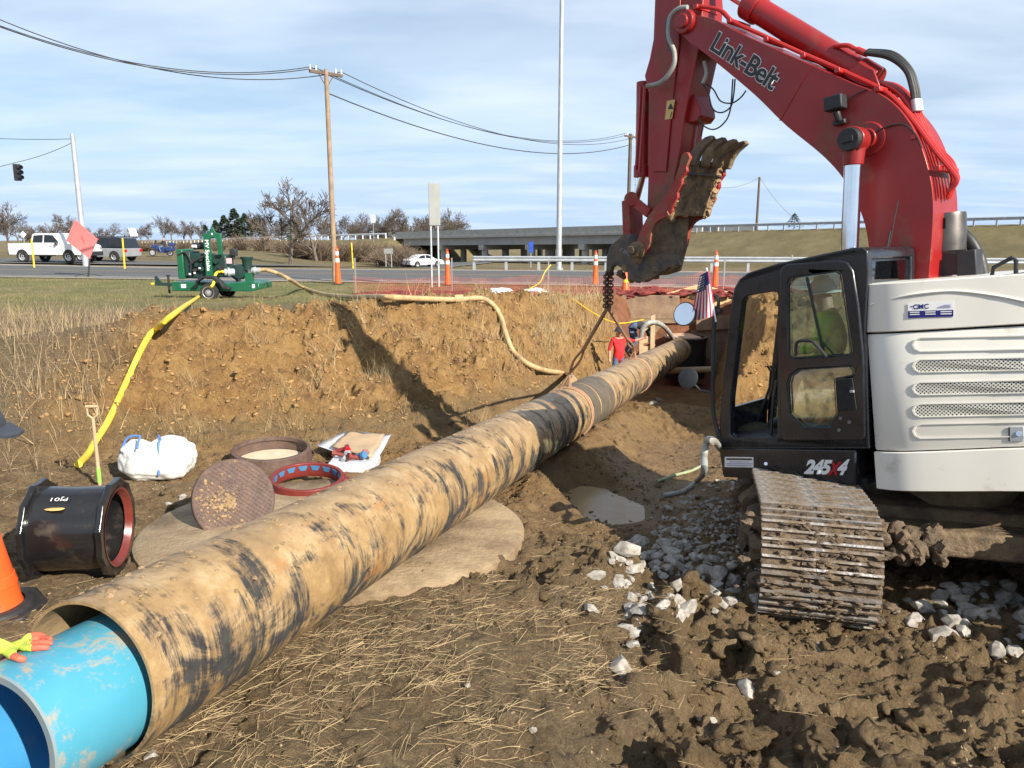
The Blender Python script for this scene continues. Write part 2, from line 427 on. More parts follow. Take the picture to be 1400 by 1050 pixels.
def terrain(x, y, fine=True):
    x = np.asarray(x, float); y = np.asarray(y, float)
    s = (x - PN.x) * HD.x + (y - PN.y) * HD.y
    d = -(x - PN.x) * HD.y + (y - PN.y) * HD.x                     # + = left of pipe
    pit = .46 - .0786 * np.clip(s, -3, 40)
    pit = pit - .05 * np.clip(-d - .5, 0, 5)
    pit = pit - .75 * ss(14, 18, s) - .28 * ss(3, 9, s) * ss(-.2, 1.2, d) * (1 - ss(10, 15, s)) * 0
    # shallow wet channel right of the pipe
    ch = np.exp(-((d + 1.55 + .15 * np.sin(s)) / .75) ** 2) * ss(4.2, 6.2, s) * (1 - ss(11, 14, s))
    pit = pit - .22 * ch
    pit = pit + .26 * np.exp(-((d + .42) / .32) ** 2) * ss(4.6, 6.2, s) * (1 - ss(11, 13, s))
    # straw berm right of the pipe
    berm = np.exp(-((d + 1.5) / .8) ** 2) * (1 - ss(2.6, 4.2, s))
    pit = pit + .10 * berm
    top = np.interp(y, [-60, 12, 20, 27.5, 30, 60], [1.3, 1.3, 1.25, .86, .98, 1.05])
    yf = np.interp(x, FOOT[:, 0], FOOT[:, 1]) + .35 * fbm(x * .8, y * .3, 3, 5)
    yc = np.interp(x, CREST[:, 0], CREST[:, 1]) + .25 * fbm(x * .7 + 9, y * .3, 3, 6)
    tb = np.clip((y - yf) / np.maximum(yc - yf, .3), 0, 1)
    tb = tb ** .8 * .75 + .25 * ss(0, 1, tb)
    lip = .28 * np.exp(-((y - yc) / 1.1) ** 2) * ss(-9, -6, x) * (1 - ss(-1, 2, x))
    # heap and trench wall on the right
    xw = 3.95 + (y - 14.5) * .262 + .3 * fbm(x * .5, y * .5, 3, 8)
    th = np.clip(np.minimum((x - xw) / 1.0, (y - 13.0 - .25 * (x - 4)) / 2.6), 0, 1)
    th = np.maximum(th, ss(8.3, 10.5, x) * ss(2, 5, y))
    th = th * .7 + .3 * ss(0, 1, th)
    # outside end of the trench
    tt = np.maximum(tb, th)
    # left verge of the pit
    tt = np.maximum(tt, ss(-6.6, -9.5, x) * .85 * ss(2, 8, y))
    z = pit + (top - pit) * tt + lip
    z = z + ss(2.5, .6, y) * np.maximum(1.35 - z, 0)
    # far land
    far = ss(38, 95, y)
    z = z - far * 1.8 * ss(-40, -10, x) * (1 - ss(40, 60, x)) - ss(60, 250, y) * 3.0
    kk = (x - HW0[0]) * HWD[0] + (y - HW0[1]) * HWD[1]
    q = np.abs((x - HW0[0]) * HWD[1] - (y - HW0[1]) * HWD[0])
    zh = hw_z(kk)
    gap = ss(42, 55, kk) * (1 - ss(92, 106, kk))
    emb = zh - np.clip(q - 8, 0, 60) * .36
    emb = np.where(gap > 0, emb - gap * 7, emb)
    z = np.maximum(z, np.where(y > 30, emb, -99))
    z = z + ss(60, 130, y) * .5 * fbm(x * .03, y * .03, 3, 30)
    # --- zones
    site = (1 - ss(13, 15, y - yc + 14)) if False else (1 - ss(.2, 1.6, y - yc))
    pitm = (1 - ss(.02, .35, tt))
    bank = np.clip(1 - pitm, 0, 1) * (1 - ss(.3, 2.4 + 1.2 * fbm(x * .5, y * .5, 3, 3), y - yc)) * ss(-7.6, -6.2, x + .5 * fbm(x, y, 3, 4))
    bank = np.maximum(bank, (th > .03) * (1 - ss(27, 28, y)))
    road_near = 36 - .30 * (x + 24)
    grass = ss(0, 3, y - yc - 4.5 - fbm(x * .25, y * .25, 3, 12)) * ss(-.5, .15, fbm(x * .12, y * .3, 3, 22) + .5)
    straw = (1 - ss(.75, 1.7, np.abs(d + 1.15) + .5 * fbm(x * 1.2, y * 1.2, 3, 32))) * (1 - ss(2.6, 3.8, s + fbm(x * 1.5, y * 1.5, 2, 31))) * ss(-2.5, -.3, s + 2) * (.35 + .65 * ss(-.35, .1, fbm(x * 1.4, y * 1.4, 3, 34)))
    straw = np.maximum(straw, (1 - ss(1.2, 2.2, np.abs(d - 1.6))) * (1 - ss(1.9, 2.9, s)) * .8)
    left = np.maximum(ss(-5.6, -7.0, x + .6 * fbm(x * .8, y * .8, 3, 14)) * ss(7, 9, y) * (1 - ss(15, 18, y)), 0)
    # hollow that holds the puddle
    pe = np.hypot((x - PUD[0]) * .94 + (y - PUD[1]) * .34, ((y - PUD[1]) * .94 - (x - PUD[0]) * .34) * .62) / PUD[3] + .30 * fbm(x * 1.3, y * 1.3, 3, 33)
    pw = ss(1.45, .95, pe)
    z = z + pw * (PUD[2] - .05 * ss(1.0, .3, pe) + .06 * ss(.9, 1.4, pe) - z)
    if fine:
        near = 1 - ss(14, 24, y)
        rough = np.clip(pitm * (1 - .75 * straw), 0, 1)
        wet = np.exp(-((d + 1.6) / 1.2) ** 2) * ss(4.5, 6, s) * (1 - ss(10, 13, s))
        rough = rough * (1 - .75 * wet) * (1 - .8 * pw)
        # track-churned mud in front of the excavator
        churn = ss(-.6, .9, x + .3 * fbm(x * 2, y * 2, 2, 41)) * (1 - ss(6.2, 7.0, y))
        print_ = np.exp(-((x - (2.45 + .24 * (y - 5.35))) / .55) ** 2) * (1 - ss(5.2, 5.6, y))
        tread = print_ * np.sin((y - .24 * (x - 2.45)) * 2 * math.pi / .19) * .022
        lum = ridg(x * 3.3 + .4 * fbm(x * 5, y * 5, 2, 51), y * 3.3, 4, 50)
        lum2 = fbm(x * 1.3, y * 1.3, 3, 52)
        z = z + rough * near * ((lum - .6) * (.10 + .17 * churn * (1 - .75 * print_)) + (ridg(x * 1.5 + .5 * fbm(x * 2, y * 2, 2, 57), y * 1.5, 3, 58) - .6) * (.28 + .30 * np.exp(-((x - .95) / .95) ** 2)) * churn * (1 - .8 * print_) * (1 - ss(6.3, 7.4, y)) + tread + .07 * lum2 + .045 * fbm(x * 9, y * 9, 3, 53) + .06 * (ridg(x * 11, y * 11, 3, 54) - .5) + .03 * churn * (ridg(x * 24, y * 24, 2, 56) - .5))
        z = z + straw * near * (.03 * fbm(x * 4, y * 4, 3, 55) + .025 * fbm(x * 13, y * 13, 2, 59))
        bl = ridg(x * 2.1 + .5 * fbm(x * 2, y * 2, 2, 61), y * 2.1 + z * 1.7, 4, 60)
        z = z + bank * (1 - ss(22, 28, y) * .35) * ((ridg(x * .75 + .4 * fbm(x, y, 2, 67), y * .16, 2, 66) - .62) * .55 * np.clip(4 * tt * (1 - tt), 0, 1) + (bl - .6) * .48 + .12 * fbm(x * 1.2, y * 1.2, 3, 65) + .09 * fbm(x * 6, y * 6 + z * 4, 3, 63) + .08 * (ridg(x * 9, y * 9, 3, 64) - .5) + .03 * (ridg(x * 21, y * 21, 2, 68) - .5))
        z = z + (1 - pitm) * (1 - bank) * (1 - ss(24, 30, y)) * (.06 * fbm(x * 2, y * 2, 4, 70))
    return z, dict(pitm=pitm, bank=bank, grass=grass, straw=straw, left=left, pe=pe, s=s, d=d, tt=tt)
def gz(x, y): return float(terrain(np.array([x]), np.array([y]))[0][0])
def hit(px, py, tmin=2.5, tmax=60):
    r = ray(px, py); t = np.concatenate([np.arange(tmin, 14, .02), np.arange(14, tmax, .08)])
    z = terrain(r.x * t, r.y * t)[0]
    i = np.argmax(EYE + r.z * t < z)
    return Vector((0, 0, EYE)) + r * float(t[i])
xs = np.concatenate([-6.2 - np.cumsum(.03 * 1.05 ** np.arange(0, 132))[::-1], np.arange(-6.2, 7.0, .0235), 7.0 + np.cumsum(.03 * 1.05 ** np.arange(0, 132))])
ys = np.concatenate([[-60, -30, -12, -5, -2, -1, 0, .8, 1.6, 2.1], np.arange(2.4, 11.5, .0235), 11.5 + np.cumsum(.024 * 1.0125 ** np.arange(0, 470))])
GX, GY = np.meshgrid(xs, ys)
GZ, ZN = terrain(GX, GY)
nx, ny = len(xs), len(ys)
idx = np.arange(nx * ny).reshape(ny, nx)
quads = np.stack([idx[:-1, :-1], idx[:-1, 1:], idx[1:, 1:], idx[1:, :-1]], -1).reshape(-1, 4)
# ground material: mud, clay, straw litter, grass by zone
m_ground, nt, bs = newmat('ground_soil')
co = coords(nt)
zone = nd(nt, 'ShaderNodeAttribute', attribute_name='zone')
zs = nd(nt, 'ShaderNodeSeparateColor', {0: zone.outputs['Color']})
zone2 = nd(nt, 'ShaderNodeAttribute', attribute_name='zone2')
zs2 = nd(nt, 'ShaderNodeSeparateColor', {0: zone2.outputs['Color']})
mud = ramp(nt, noise(nt, co, 3.2, 12, .72), [(.30, (.08, .052, .026)), (.44, (.175, .116, .058)), (.56, (.26, .178, .092)), (.72, (.36, .262, .15))])
mud = mix(nt, ramp(nt, noise(nt, co, 22, 5, .6), [(.56, (0, 0, 0)), (.74, (.5, .5, .5))]), mud, (.37, .27, .16))
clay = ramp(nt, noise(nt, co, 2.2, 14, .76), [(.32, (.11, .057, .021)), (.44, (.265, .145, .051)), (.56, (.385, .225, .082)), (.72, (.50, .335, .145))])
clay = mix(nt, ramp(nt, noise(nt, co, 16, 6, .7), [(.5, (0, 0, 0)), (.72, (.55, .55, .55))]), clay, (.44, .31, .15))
straw = ramp(nt, noise(nt, co, 9, 8, .7, 1.5), [(.33, (.11, .074, .042)), (.5, (.20, .14, .078)), (.70, (.34, .255, .14))])
grass = ramp(nt, noise(nt, co, .55, 10, .7), [(.36, (.27, .215, .11)), (.47, (.185, .175, .065)), (.58, (.145, .155, .05)), (.70, (.26, .21, .105))])
dry = ramp(nt, noise(nt, co, .35, 10, .72), [(.35, (.115, .088, .046)), (.5, (.165, .13, .066)), (.68, (.225, .18, .095))])
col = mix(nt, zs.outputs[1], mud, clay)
col = mix(nt, zs2.outputs[1], col, dry)
col = mix(nt, zs.outputs[0], col, grass)
col = mix(nt, zs.outputs[2], col, straw)
redsoil = ramp(nt, noise(nt, co, 1.6, 10, .7), [(.35, (.13, .05, .03)), (.55, (.27, .105, .06)), (.72, (.36, .17, .10))])
col = mix(nt, zs2.outputs[2], col, redsoil)
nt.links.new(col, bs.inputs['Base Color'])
rg = nd(nt, 'ShaderNodeMapRange', {0: zs2.outputs[0], 1: 0, 2: 1, 3: .93, 4: .28})
nt.links.new(rg.outputs[0], bs.inputs['Roughness'])
bs.inputs['Specular IOR Level'].default_value = .35
hh = nd(nt, 'ShaderNodeMath', {0: noise(nt, co, 11, 12, .78), 1: noise(nt, co, 38, 6, .7)}, operation='ADD')
bn = nd(nt, 'ShaderNodeBump', {'Height': hh.outputs[0], 'Strength': 1.0, 'Distance': .07})
nt.links.new(bn.outputs[0], bs.inputs['Normal'])
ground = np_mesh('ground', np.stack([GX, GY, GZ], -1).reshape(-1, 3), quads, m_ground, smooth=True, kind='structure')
def setcol(name, r, g, b):
    a = ground.data.attributes.new(name, 'FLOAT_COLOR', 'POINT')
    v = np.ones((nx * ny, 4), np.float32); v[:, 0] = np.broadcast_to(r, GX.shape).ravel(); v[:, 1] = np.broadcast_to(g, GX.shape).ravel(); v[:, 2] = np.broadcast_to(b, GX.shape).ravel()
    a.data.foreach_set('color', v.ravel())
wetm = np.exp(-((ZN['d'] + 1.6) / 1.3) ** 2) * ss(4.5, 6, ZN['s']) * (1 - ss(10, 13, ZN['s']))
wetm = np.clip(wetm + .5 * ss(.1, .5, fbm(GX * 1.2, GY * 1.2, 3, 91)) * ZN['pitm'], 0, 1) * ZN['pitm']
far = ss(30, 40, GY)
dryz = np.clip(np.maximum((1 - ZN['pitm']) * (1 - ZN['bank']) * (1 - ZN['grass']), ss(42, 60, GY)), 0, 1)
farg = ss(40, 46, GY) * (.25 + .5 * ss(-.1, .3, fbm(GX * .05, GY * .1, 3, 92)))
setcol('zone', np.clip(np.where(GY > 42, farg * .3, ZN['grass'] * (1 - ZN['bank'])), 0, 1), np.maximum(ZN['bank'], .55 * ZN['pitm'] * ss(4.0, 6.0, ZN['s']) * ss(-4.2, -3.0, ZN['d'])), np.clip(np.maximum(ZN['straw'], ZN['left'] * .8), 0, 1) * (.55 + .45 * ss(-.3, .2, fbm(GX * 2, GY * 2, 3, 93))))  # yellowish pit clay, its colour also mixed in to brighten ground in excavator shadow
rs_ = ss(-5.6, -4.4, GX) * (1 - ss(10, 13, GX)) * ss(25.0, 26.2, GY + .8 * fbm(GX * .6, GY * .6, 3, 97)) * (1 - ss(30.4, 31.2, GY))
setcol('zone2', wetm * .8, dryz, rs_ * .85)
# ------------------------------------------------------------------ roads
m_asph = mat('asphalt', (.085, .085, .088), (.11, .108, .105), .8, .85, bump=.15, bscale=40)
m_line = mat('road_paint', (.72, .72, .70), (.62, .62, .60), 2, .7)
m_shoulder = mat('gravel_shoulder', (.30, .26, .20), (.22, .19, .15), 3, .95, bump=.4)
def strip(name, path, w0, w1, m, dz, n=None, kind='structure'):
    P = bez([(x, y, 0) for x, y in path], 14) if len(path) > 2 else [Vector((path[0][0], path[0][1], 0)).lerp(Vector((path[1][0], path[1][1], 0)), i / 60) for i in range(61)]
    vs = []; fs = []; cols = 5
    for i, p in enumerate(P):
        d = (P[min(i + 1, len(P) - 1)] - P[max(i - 1, 0)]).normalized(); nrm = Vector((-d.y, d.x, 0))
        for c in range(cols):
            q = p + nrm * (w0 + (w1 - w0) * c / (cols - 1)); vs.append((q.x, q.y, 0))
    a = np.array(vs); a[:, 2] = terrain(a[:, 0], a[:, 1])[0] + dz
    fs = [(i * cols + c, i * cols + c + 1, (i + 1) * cols + c + 1, (i + 1) * cols + c) for i in range(len(P) - 1) for c in range(cols - 1)]
    b = MB(); b.add([tuple(x) for x in a], fs); o = b.build(name, m, smooth=60); o['kind'] = kind
    return o
rn = lambda x: 31.9 - .22 * x
mn = [(-70, rn(-70)), (70, rn(70))]
strip('road', mn, 0, 11, m_asph, .035)
strip('road_shoulder', mn, -.9, .05, m_shoulder, .03)
strip('road_shoulder', mn, 10.9, 12.6, m_shoulder, .03)
for w_ in (.25, 10.6): strip('road_edge_line', mn, w_, w_ + .13, m_line, .042)
strip('road_centre_line', mn, 5.4, 5.52, mat('yellow_road_paint', (.62, .42, .06), (.55, .38, .06), 2, .7), .042)
p2 = [(-130, 70), (-60, 60), (-32, 56.5), (-18, 59), (-12.5, 74), (-10.5, 95), (-6.5, 118), (-1, 150), (4, 190)]
strip('side_road', p2, -4, 4, m_asph, .10)
strip('side_road_edge_line', p2, -3.7, -3.58, m_line, .11)
# ------------------------------------------------------------------ highway bridge
hp_ = np.array([-HWD[1], HWD[0]])
if hp_[1] > 0: hp_ = -hp_
def hw(k, off, dz): 
    p = HW0 + HWD * k + hp_ * off
    return Vector((p[0], p[1], float(hw_z(k)) + dz))
def hwbox(b, k0, k1, o0, o1, z0, z1, n=1):
    for i in range(n):
        a, c = k0 + (k1 - k0) * i / n, k0 + (k1 - k0) * (i + 1) / n
        vs = [hw(k, o, z) for k in (a, c) for o in (o0, o1) for z in (z0, z1)]
        b.add(vs, [(0, 1, 3, 2), (4, 6, 7, 5), (0, 4, 5, 1), (2, 3, 7, 6), (0, 2, 6, 4), (1, 5, 7, 3)])
    return b
def bridge(o0, o1, label):
    root = empty('highway_bridge', hw(70, (o0 + o1) / 2, -6), label, 'bridge'); og = root.location.copy()
    hwbox(MB(), 45, 104, o0, o1, -.28, 0, 4).build('deck', m_concrete, root, og)
    for o in (o0 + .15, o1 - .45): hwbox(MB(), 45, 104, o, o + .3, .002, 1.0, 4).build('parapet', m_concrete, root, og)
    for o in np.linspace(o0 + .5, o1 - .9, 4): hwbox(MB(), 47, 102, o, o + .4, -1.5, -.283, 4).build('girder', m_concdark, root, og)
    for k in (58, 69, 80, 91):
        pr = hwbox(MB(), k - .6, k + .6, o0 + .3, o1 - .3, -2.3, -1.503).build('pier_cap', m_concrete, root, og)
        for o in np.linspace(o0 + 1.2, o1 - 1.2, 3):
            a = hw(k, o, -2.32); MB().cyl(a, a - Vector((0, 0, 7)), .55, n=16).build('column', m_concrete, pr, og)
    for k in (44.2, 104.8): hwbox(MB(), k - 1, k + 1, o0 - .4, o1 + .4, -2.4, .02).build('abutment', m_concrete, root, og)
bridge(-4, 7.5, 'long grey concrete highway overpass with the plain parapet behind the guardrail')
bridge(-19, -7.5, 'second concrete overpass carriageway showing beneath the front bridge')
# ------------------------------------------------------------------ guardrails
def guardrail(pts, label, step, post, h=.72, white=False, wood=False):
    root = empty('guardrail', pts[0], label, 'guardrail'); og = root.location.copy()
    b = MB(); prof = [(.0, -.155), (.035, -.12), (.07, -.09), (.035, -.04), (.0, 0), (.035, .04), (.07, .09), (.035, .12), (.0, .155), (-.012, .155), (.02, .1), (.05, .08), (-.012, 0), (.05, -.08), (.02, -.1), (-.012, -.155)]
    d = (pts[-1] - pts[0]); d.z = 0; d.normalize(); nrm = Vector((d.y, -d.x, 0))
    if nrm.dot(-pts[0]) < 0: nrm = -nrm
    rows = [[p + Vector((0, 0, h - .16)) + nrm * (x + .09) + Vector((0, 0, z)) for x, z in prof] for p in pts]
    n = len(prof); b.add([q for r in rows for q in r], [(i * n + k, i * n + (k + 1) % n, (i + 1) * n + (k + 1) % n, (i + 1) * n + k) for i in range(len(pts) - 1) for k in range(n)])
    b.build('rail_beam', m_galv if not white else m_carwhite, root, og)
    L = sum((pts[i + 1] - pts[i]).length for i in range(len(pts) - 1)); n = int(L / step); me = None
    for i in range(n + 1):
        f = i / n * (len(pts) - 1); k = min(int(f), len(pts) - 2); p = pts[k].lerp(pts[k + 1], f - k)
        if me is None:
            o = MB().box((0, 0, h / 2 - .1), (post, post, h + .2), (d, nrm, Vector((0, 0, 1)))).build('post', m_galv if not white else m_carwhite, root); me = o.data
        else:
            o = bpy.data.objects.new('post', me); COL.objects.link(o); o.parent = root
        o.location = p - og
def gpt(x, y, dz=0): return Vector((x, y, gz(x, y) + dz))
guardrail([gpt(x, 44.6 - .22 * x) for x in np.linspace(-2.2, 50, 14)], 'galvanised guardrail along the far edge of the road', 1.9, .14, .82)
guardrail([hw(k, 8.2, 0) + Vector((0, 0, .0)) for k in np.linspace(42, -60, 12)], 'guardrail on top of the grassy highway embankment', 1.9, .15)
guardrail([hw(k, 8.2, .0) for k in np.linspace(106, 240, 12)], 'pale guardrail with white posts along the distant highway', 2.6, .20, .85, True)
# ------------------------------------------------------------------ poles and wires
def pole(name, px, y, ptop, r0, r1, m, label, basez=None, lean=0):
    base = at(px, 400, y=y); base.z = gz(base.x, base.y) - .1 if basez is None else basez
    top = at(px, ptop, y=y); top.x = base.x + lean
    root = empty(name, base, label, 'pole')
    MB().cyl(base, top, r0, r1, 14).build('shaft', m, root, base)
    return root, base, top
w1, wb1, wt1 = pole('utility_pole', 459, 33, 95, .115, .085, m_woodpole, 'tall weathered wooden utility pole with crossarm, orange channelizer at its foot')
def arm(root, base, c, d, L, m=m_darkwood):
    b = MB().bar(c - d * L, c + d * L, .1, .12); b.build('crossarm', m, root, base)
    for s_ in (-1, 1): MB().bar(c + d * (L * .5 * s_), c - Vector((0, 0, .55)), .03, .03).build('brace', m, root, base)
    for f in (-.95, -.6, .6, .95): q = c + d * L * f; MB().cyl(q + Vector((0, 0, .05)), q + Vector((0, 0, .24)), .05, .03, 8).build('insulator', m_galv, root, base)
ad = Vector((.72, .69, 0))
arm(w1, wb1, wt1 - Vector((0, 0, .15)), ad, .75)
w2, wb2, wt2 = pole('light_pole', 763.5, 46, -60, .17, .11, m_galv, 'very tall tapered steel light pole behind the guardrail')
MB().cyl(wb2 + Vector((0, 0, .05)), wb2 + Vector((0, 0, .22)), .26, n=14).build('base_plate', m_galv, w2, wb2)
w3, wb3, wt3 = pole('utility_pole', 856, 62, 183, .17, .13, m_darkwood, 'dark wooden utility pole rising behind the excavator stick')
arm(w3, wb3, wt3 - Vector((0, 0, .2)), ad, .7)
w4, wb4, wt4 = pole('utility_pole', 1029, 100, 242, .17, .13, m_darkwood, 'dark wooden utility pole on the highway embankment')
w5, wb5, wt5 = pole('signal_pole', 121.5, 50, 183, .19, .13, m_galv, 'grey steel strain pole holding the traffic signal wire, behind the pickup')
w6, wb6, wt6 = pole('light_pole', 864.5, 110, 226, .12, .07, m_galv, 'slim distant steel pole with short crossarm beside the dark wooden pole')
MB().bar(wt6 - Vector((.5, 0, .2)), wt6 + Vector((.5, 0, -.2)), .1, .1).build('crossarm', m_galv, w6, wb6)
def wire(a, b, sag, label, r=.018):
    pts = [a.lerp(b, i / 24) - Vector((0, 0, sag * 4 * (i / 24) * (1 - i / 24))) for i in range(25)]
    o = MB().tube(pts, r, 5).build('overhead_wire', m_wire, None, pts[12]); tag(o, label, 'wire'); return o
wl_ = at(-40, 10, y=26)
for k, f in enumerate((-.95, -.6, .95)):
    c = wt1 + ad * .75 * f
    wire(wl_ + Vector((f * .6, f * .5, -.12 * k)), c, .9, ['thin power line from the crossarm, lowest strand towards the left', 'thin power line from the crossarm, middle strand towards the left', 'thin power line from the crossarm tip, top strand towards the left'][k])
    wire(c, wt3 + ad * .6 * f - Vector((0, 0, .1 * k)), 1.5, ['power line sagging from the wooden pole past the light pole, nearer strand', 'power line sagging from the wooden pole past the light pole, middle strand', 'power line sagging from the wooden pole past the light pole, farther strand'][k])
wire(wt1 - Vector((0, 0, .9)), wt3 - Vector((0, 0, .8)), 1.4, 'thicker cable slung below the power lines past the light pole', .026)
wire(wt3, wt4, 2.5, 'wire running from the dark pole to the embankment pole')
wire(wt4, at(1135, 305, y=130), 2.5, 'wire dropping from the embankment pole behind the lone pine')
sl_ = at(-60, 186, y=52); wire(sl_, wt5 - Vector((0, 0, .3)), .1, 'upper span wire fixed to the top of the steel strain pole')
sig = at(22, 222, y=49)
wire(at(-60, 236, y=48), sig, .1, 'span wire reaching the hanging traffic signal from off to its left'); wire(sig, wt5 - Vector((0, 0, .5)), .12, 'span wire between the traffic signal and the steel pole')
ts = empty('traffic_signal', sig - Vector((0, 0, 1.1)), 'black three-light traffic signal hanging on a span wire', 'traffic signal'); og = ts.location.copy()
MB().box(sig - Vector((0, 0, .6)), (.34, .28, 1.0)).build('housing', m_blackmatte, ts, og, bevel=.03)
for k in range(3): c = sig - Vector((-.17, .1, .3 + .3 * k)); MB().cyl(c, c + Vector((.22, -.08, 0)), .13, n=12, caps=False).build('visor', m_blackmatte, ts, og)
MB().cyl(sig, sig - Vector((0, 0, .12)), .03, n=8).build('hanger', m_galv, ts, og)
# ------------------------------------------------------------------ signs
def sign(name, px, y, y0, y1, wpx, label, m, posts=2, rot=0, pm=m_galv, zb=None, diamond=False):
    c = at(px, (y0 + y1) / 2, y=y); sc = y / F * 1.0
    W, H = wpx * sc, (y1 - y0) * sc * 1.0
    b0 = Vector((c.x, c.y, gz(c.x, c.y) if zb is None else zb))
    root = empty(name, b0, label, 'sign')
    ax = (Vector((math.cos(rot), math.sin(rot), 0)), Vector((-math.sin(rot), math.cos(rot), 0)), Vector((0, 0, 1)))
    if diamond: ax = (ax[0], ax[1], ax[2]); k = W / 2; MB().prism([c + ax[0] * k, c + ax[2] * k, c - ax[0] * k, c - ax[2] * k], ax[1] * .02).build('panel', m, root, b0)
    else: MB().box(c, (W, .03, H), ax).build('panel', m, root, b0, bevel=.01)
    for s_ in ((-.32, .32) if posts == 2 else (0,)):
        q = c + ax[0] * (W * s_) + ax[1] * .05
        MB().box(Vector((q.x, q.y, (b0.z - .1 + c.z + H * .4) / 2)), (.06, .05, c.z + H * .4 - b0.z + .1), ax).build('post', pm, root, b0)
    return root, c
m_signback = mat('aluminium_sign_back', (.30, .31, .30), (.25, .26, .25), 1, .5, metal=.3)
sign('highway_sign', 594, 30, 252, 307, 17, 'tall narrow aluminium road sign seen from behind on two posts', m_signback, 2, R(35))
sign('road_sign', 531, 66, 340, 347, 12, 'small grey sign back on two short posts across the road', m_signback, 2)
sign('road_sign', 510, 110, 294, 304, 6, 'small white sign on the far highway verge', m_carwhite, 1)
sign('route_sign', 726, 75, 331, 345, 6, 'small blue service sign beneath the overpass', mat('blue_sign', (.02, .08, .45), (.02, .07, .4), 2, .5), 1)
sign('warning_sign', 31.5, 75, 316, 325, 9, 'small white diamond sign behind the pickup tailgate', m_carwhite, 1, 0, diamond=True)
sc_, cc = sign('cabinet_sign', 980, 48, 342, 350, 3, 'thin pale marker behind the guardrail', m_carwhite, 1) if False else (None, None)
# pink roll-up sign on stand
rs = at(112, 328, y=37); rb = Vector((at(120, 368, y=37).x, 37, gz(at(120, 368, y=37).x, 37)))
rw = empty('roll_up_sign', rb, 'translucent pink diamond roll-up road work sign seen from behind', 'sign')
m_pink, nt, bs = newmat('pink_sign_fabric')
nt.links.new(ramp(nt, noise(nt, coords(nt), 2), [(.3, (.86, .36, .36)), (.7, (.80, .31, .32))]), bs.inputs['Base Color']); bs.inputs['Roughness'].default_value = .6
tl = nd(nt, 'ShaderNodeBsdfTranslucent', {0: (1.0, .42, .36, 1)}); mx = nd(nt, 'ShaderNodeMixShader', {0: .5, 1: bs.outputs[0], 2: tl.outputs[0]}); nt.links.new(mx.outputs[0], nt.nodes['Material Output'].inputs[0])
q = [at(x, y, y=37) for x, y in ((105, 300), (133, 327), (121, 354), (91, 329))]
for i, p in enumerate(q): p.y += (-.15, .05, .1, -.05)[i]
MB().prism(q, (0, .006, 0)).build('panel', m_pink, rw, rb, smooth=0)
MB().bar(q[0] + Vector((0, .03, 0)), q[2] + Vector((0, .03, 0)), .05, .02, (0, 1, 0)).bar(q[1] + Vector((0, .05, 0)), q[3] + Vector((0, .05, 0)), .05, .02, (0, 1, 0)).build('cross_brace', mat('pink_brace', (.55, .10, .10), (.5, .09, .09), 2, .6), rw, rb)
b = MB().cyl(rb + Vector((0, 0, .05)), q[2], .04, n=8)
for a in range(4): b.bar(rb + Vector((0, 0, .16)), rb + Vector((.6 * math.cos(a * 1.57 + .5), .6 * math.sin(a * 1.57 + .5), .03)), .04, .03)
b.build('stand', m_blackmatte, rw, rb)
# yellow marker posts
for px, y, y0, y1, lb in ((43, 47, 328, 350, 'yellow marker post in front of the pickup tailgate'), (167.5, 46, 327, 357, 'leaning yellow marker post beside the dark estate car'), (480.5, 50, 333, 362, 'yellow marker post right of the big wooden pole')):
    a = at(px + 2, y1, y=y); c = at(px, y0, y=y); a.z = gz(a.x, a.y) - .05
    tag(MB().cyl(a, c, .05, .045, 10).lathe([(.046, 0), (.05, .02), (.03, .05), (0, .06)], c, c - a, 10).build('marker_post', m_yellow, None, a), lb, 'marker post', 'yellow marker posts by the road')
# ------------------------------------------------------------------ channelizers and cones
def channelizer(px, y, top, label):
    c = at(px, 380, y=y); c.z = gz(c.x, c.y) - .01; t = at(px, top, y=y); h = (t.z - c.z)
    root = empty('channelizer', c, label, 'traffic cone', 'orange channelizers along the road')
    MB().box(c + Vector((0, 0, .03)), (.42, .42, .06)).build('base', m_rubber, root, c, bevel=.01)
    bd = MB().lathe([(.13, .05), (.11, h * .25), (.085, h * .6), (.06, h * .9), (.045, h * .93), (.0, h * .94)], c, (0, 0, 1), 16).build('body', m_orange, root, c)
    for f in (.58, .76): MB().lathe([(.142 - .092 * f + .001, h * f), (.150 - .098 * f - .004, h * (f + .1))], c, (0, 0, 1), 16).build('reflective_band', m_reflect, bd, c)
    ring = [c + Vector((.035 * math.cos(a), 0, h * .96 + .04 * math.sin(a))) for a in np.linspace(0, 2 * math.pi, 10)]
    MB().tube(ring, .012, 5, False).build('handle', m_orange, root, c)
channelizer(462, 31.5, 336, 'orange channelizer cone at the foot of the wooden utility pole')
channelizer(612, 31.0, 340, 'orange channelizer cone standing right of the tall sign posts')
channelizer(814, 31.2, 342, 'orange channelizer cone in front of the guardrail, right of the light pole')
channelizer(978, 29.8, 342, 'orange channelizer cone above the small flag')
c = at(855, 399, y=28.2); c.z = gz(c.x, c.y)
cn = empty('traffic_cone', c, 'wide orange traffic cone with yellow tape behind the trench', 'traffic cone')
MB().box(c + Vector((0, 0, .02)), (.40, .40, .05)).build('base', m_orange, cn, c, bevel=.01)
MB().lathe([(.16, .04), (.045, .78), (.03, .80), (0, .80)], c, (0, 0, 1), 18).build('body', m_orange, cn, c)
MB().lathe([(.108, .40), (.094, .50)], c, (0, 0, 1), 18).build('tape', m_yellow, cn, c)
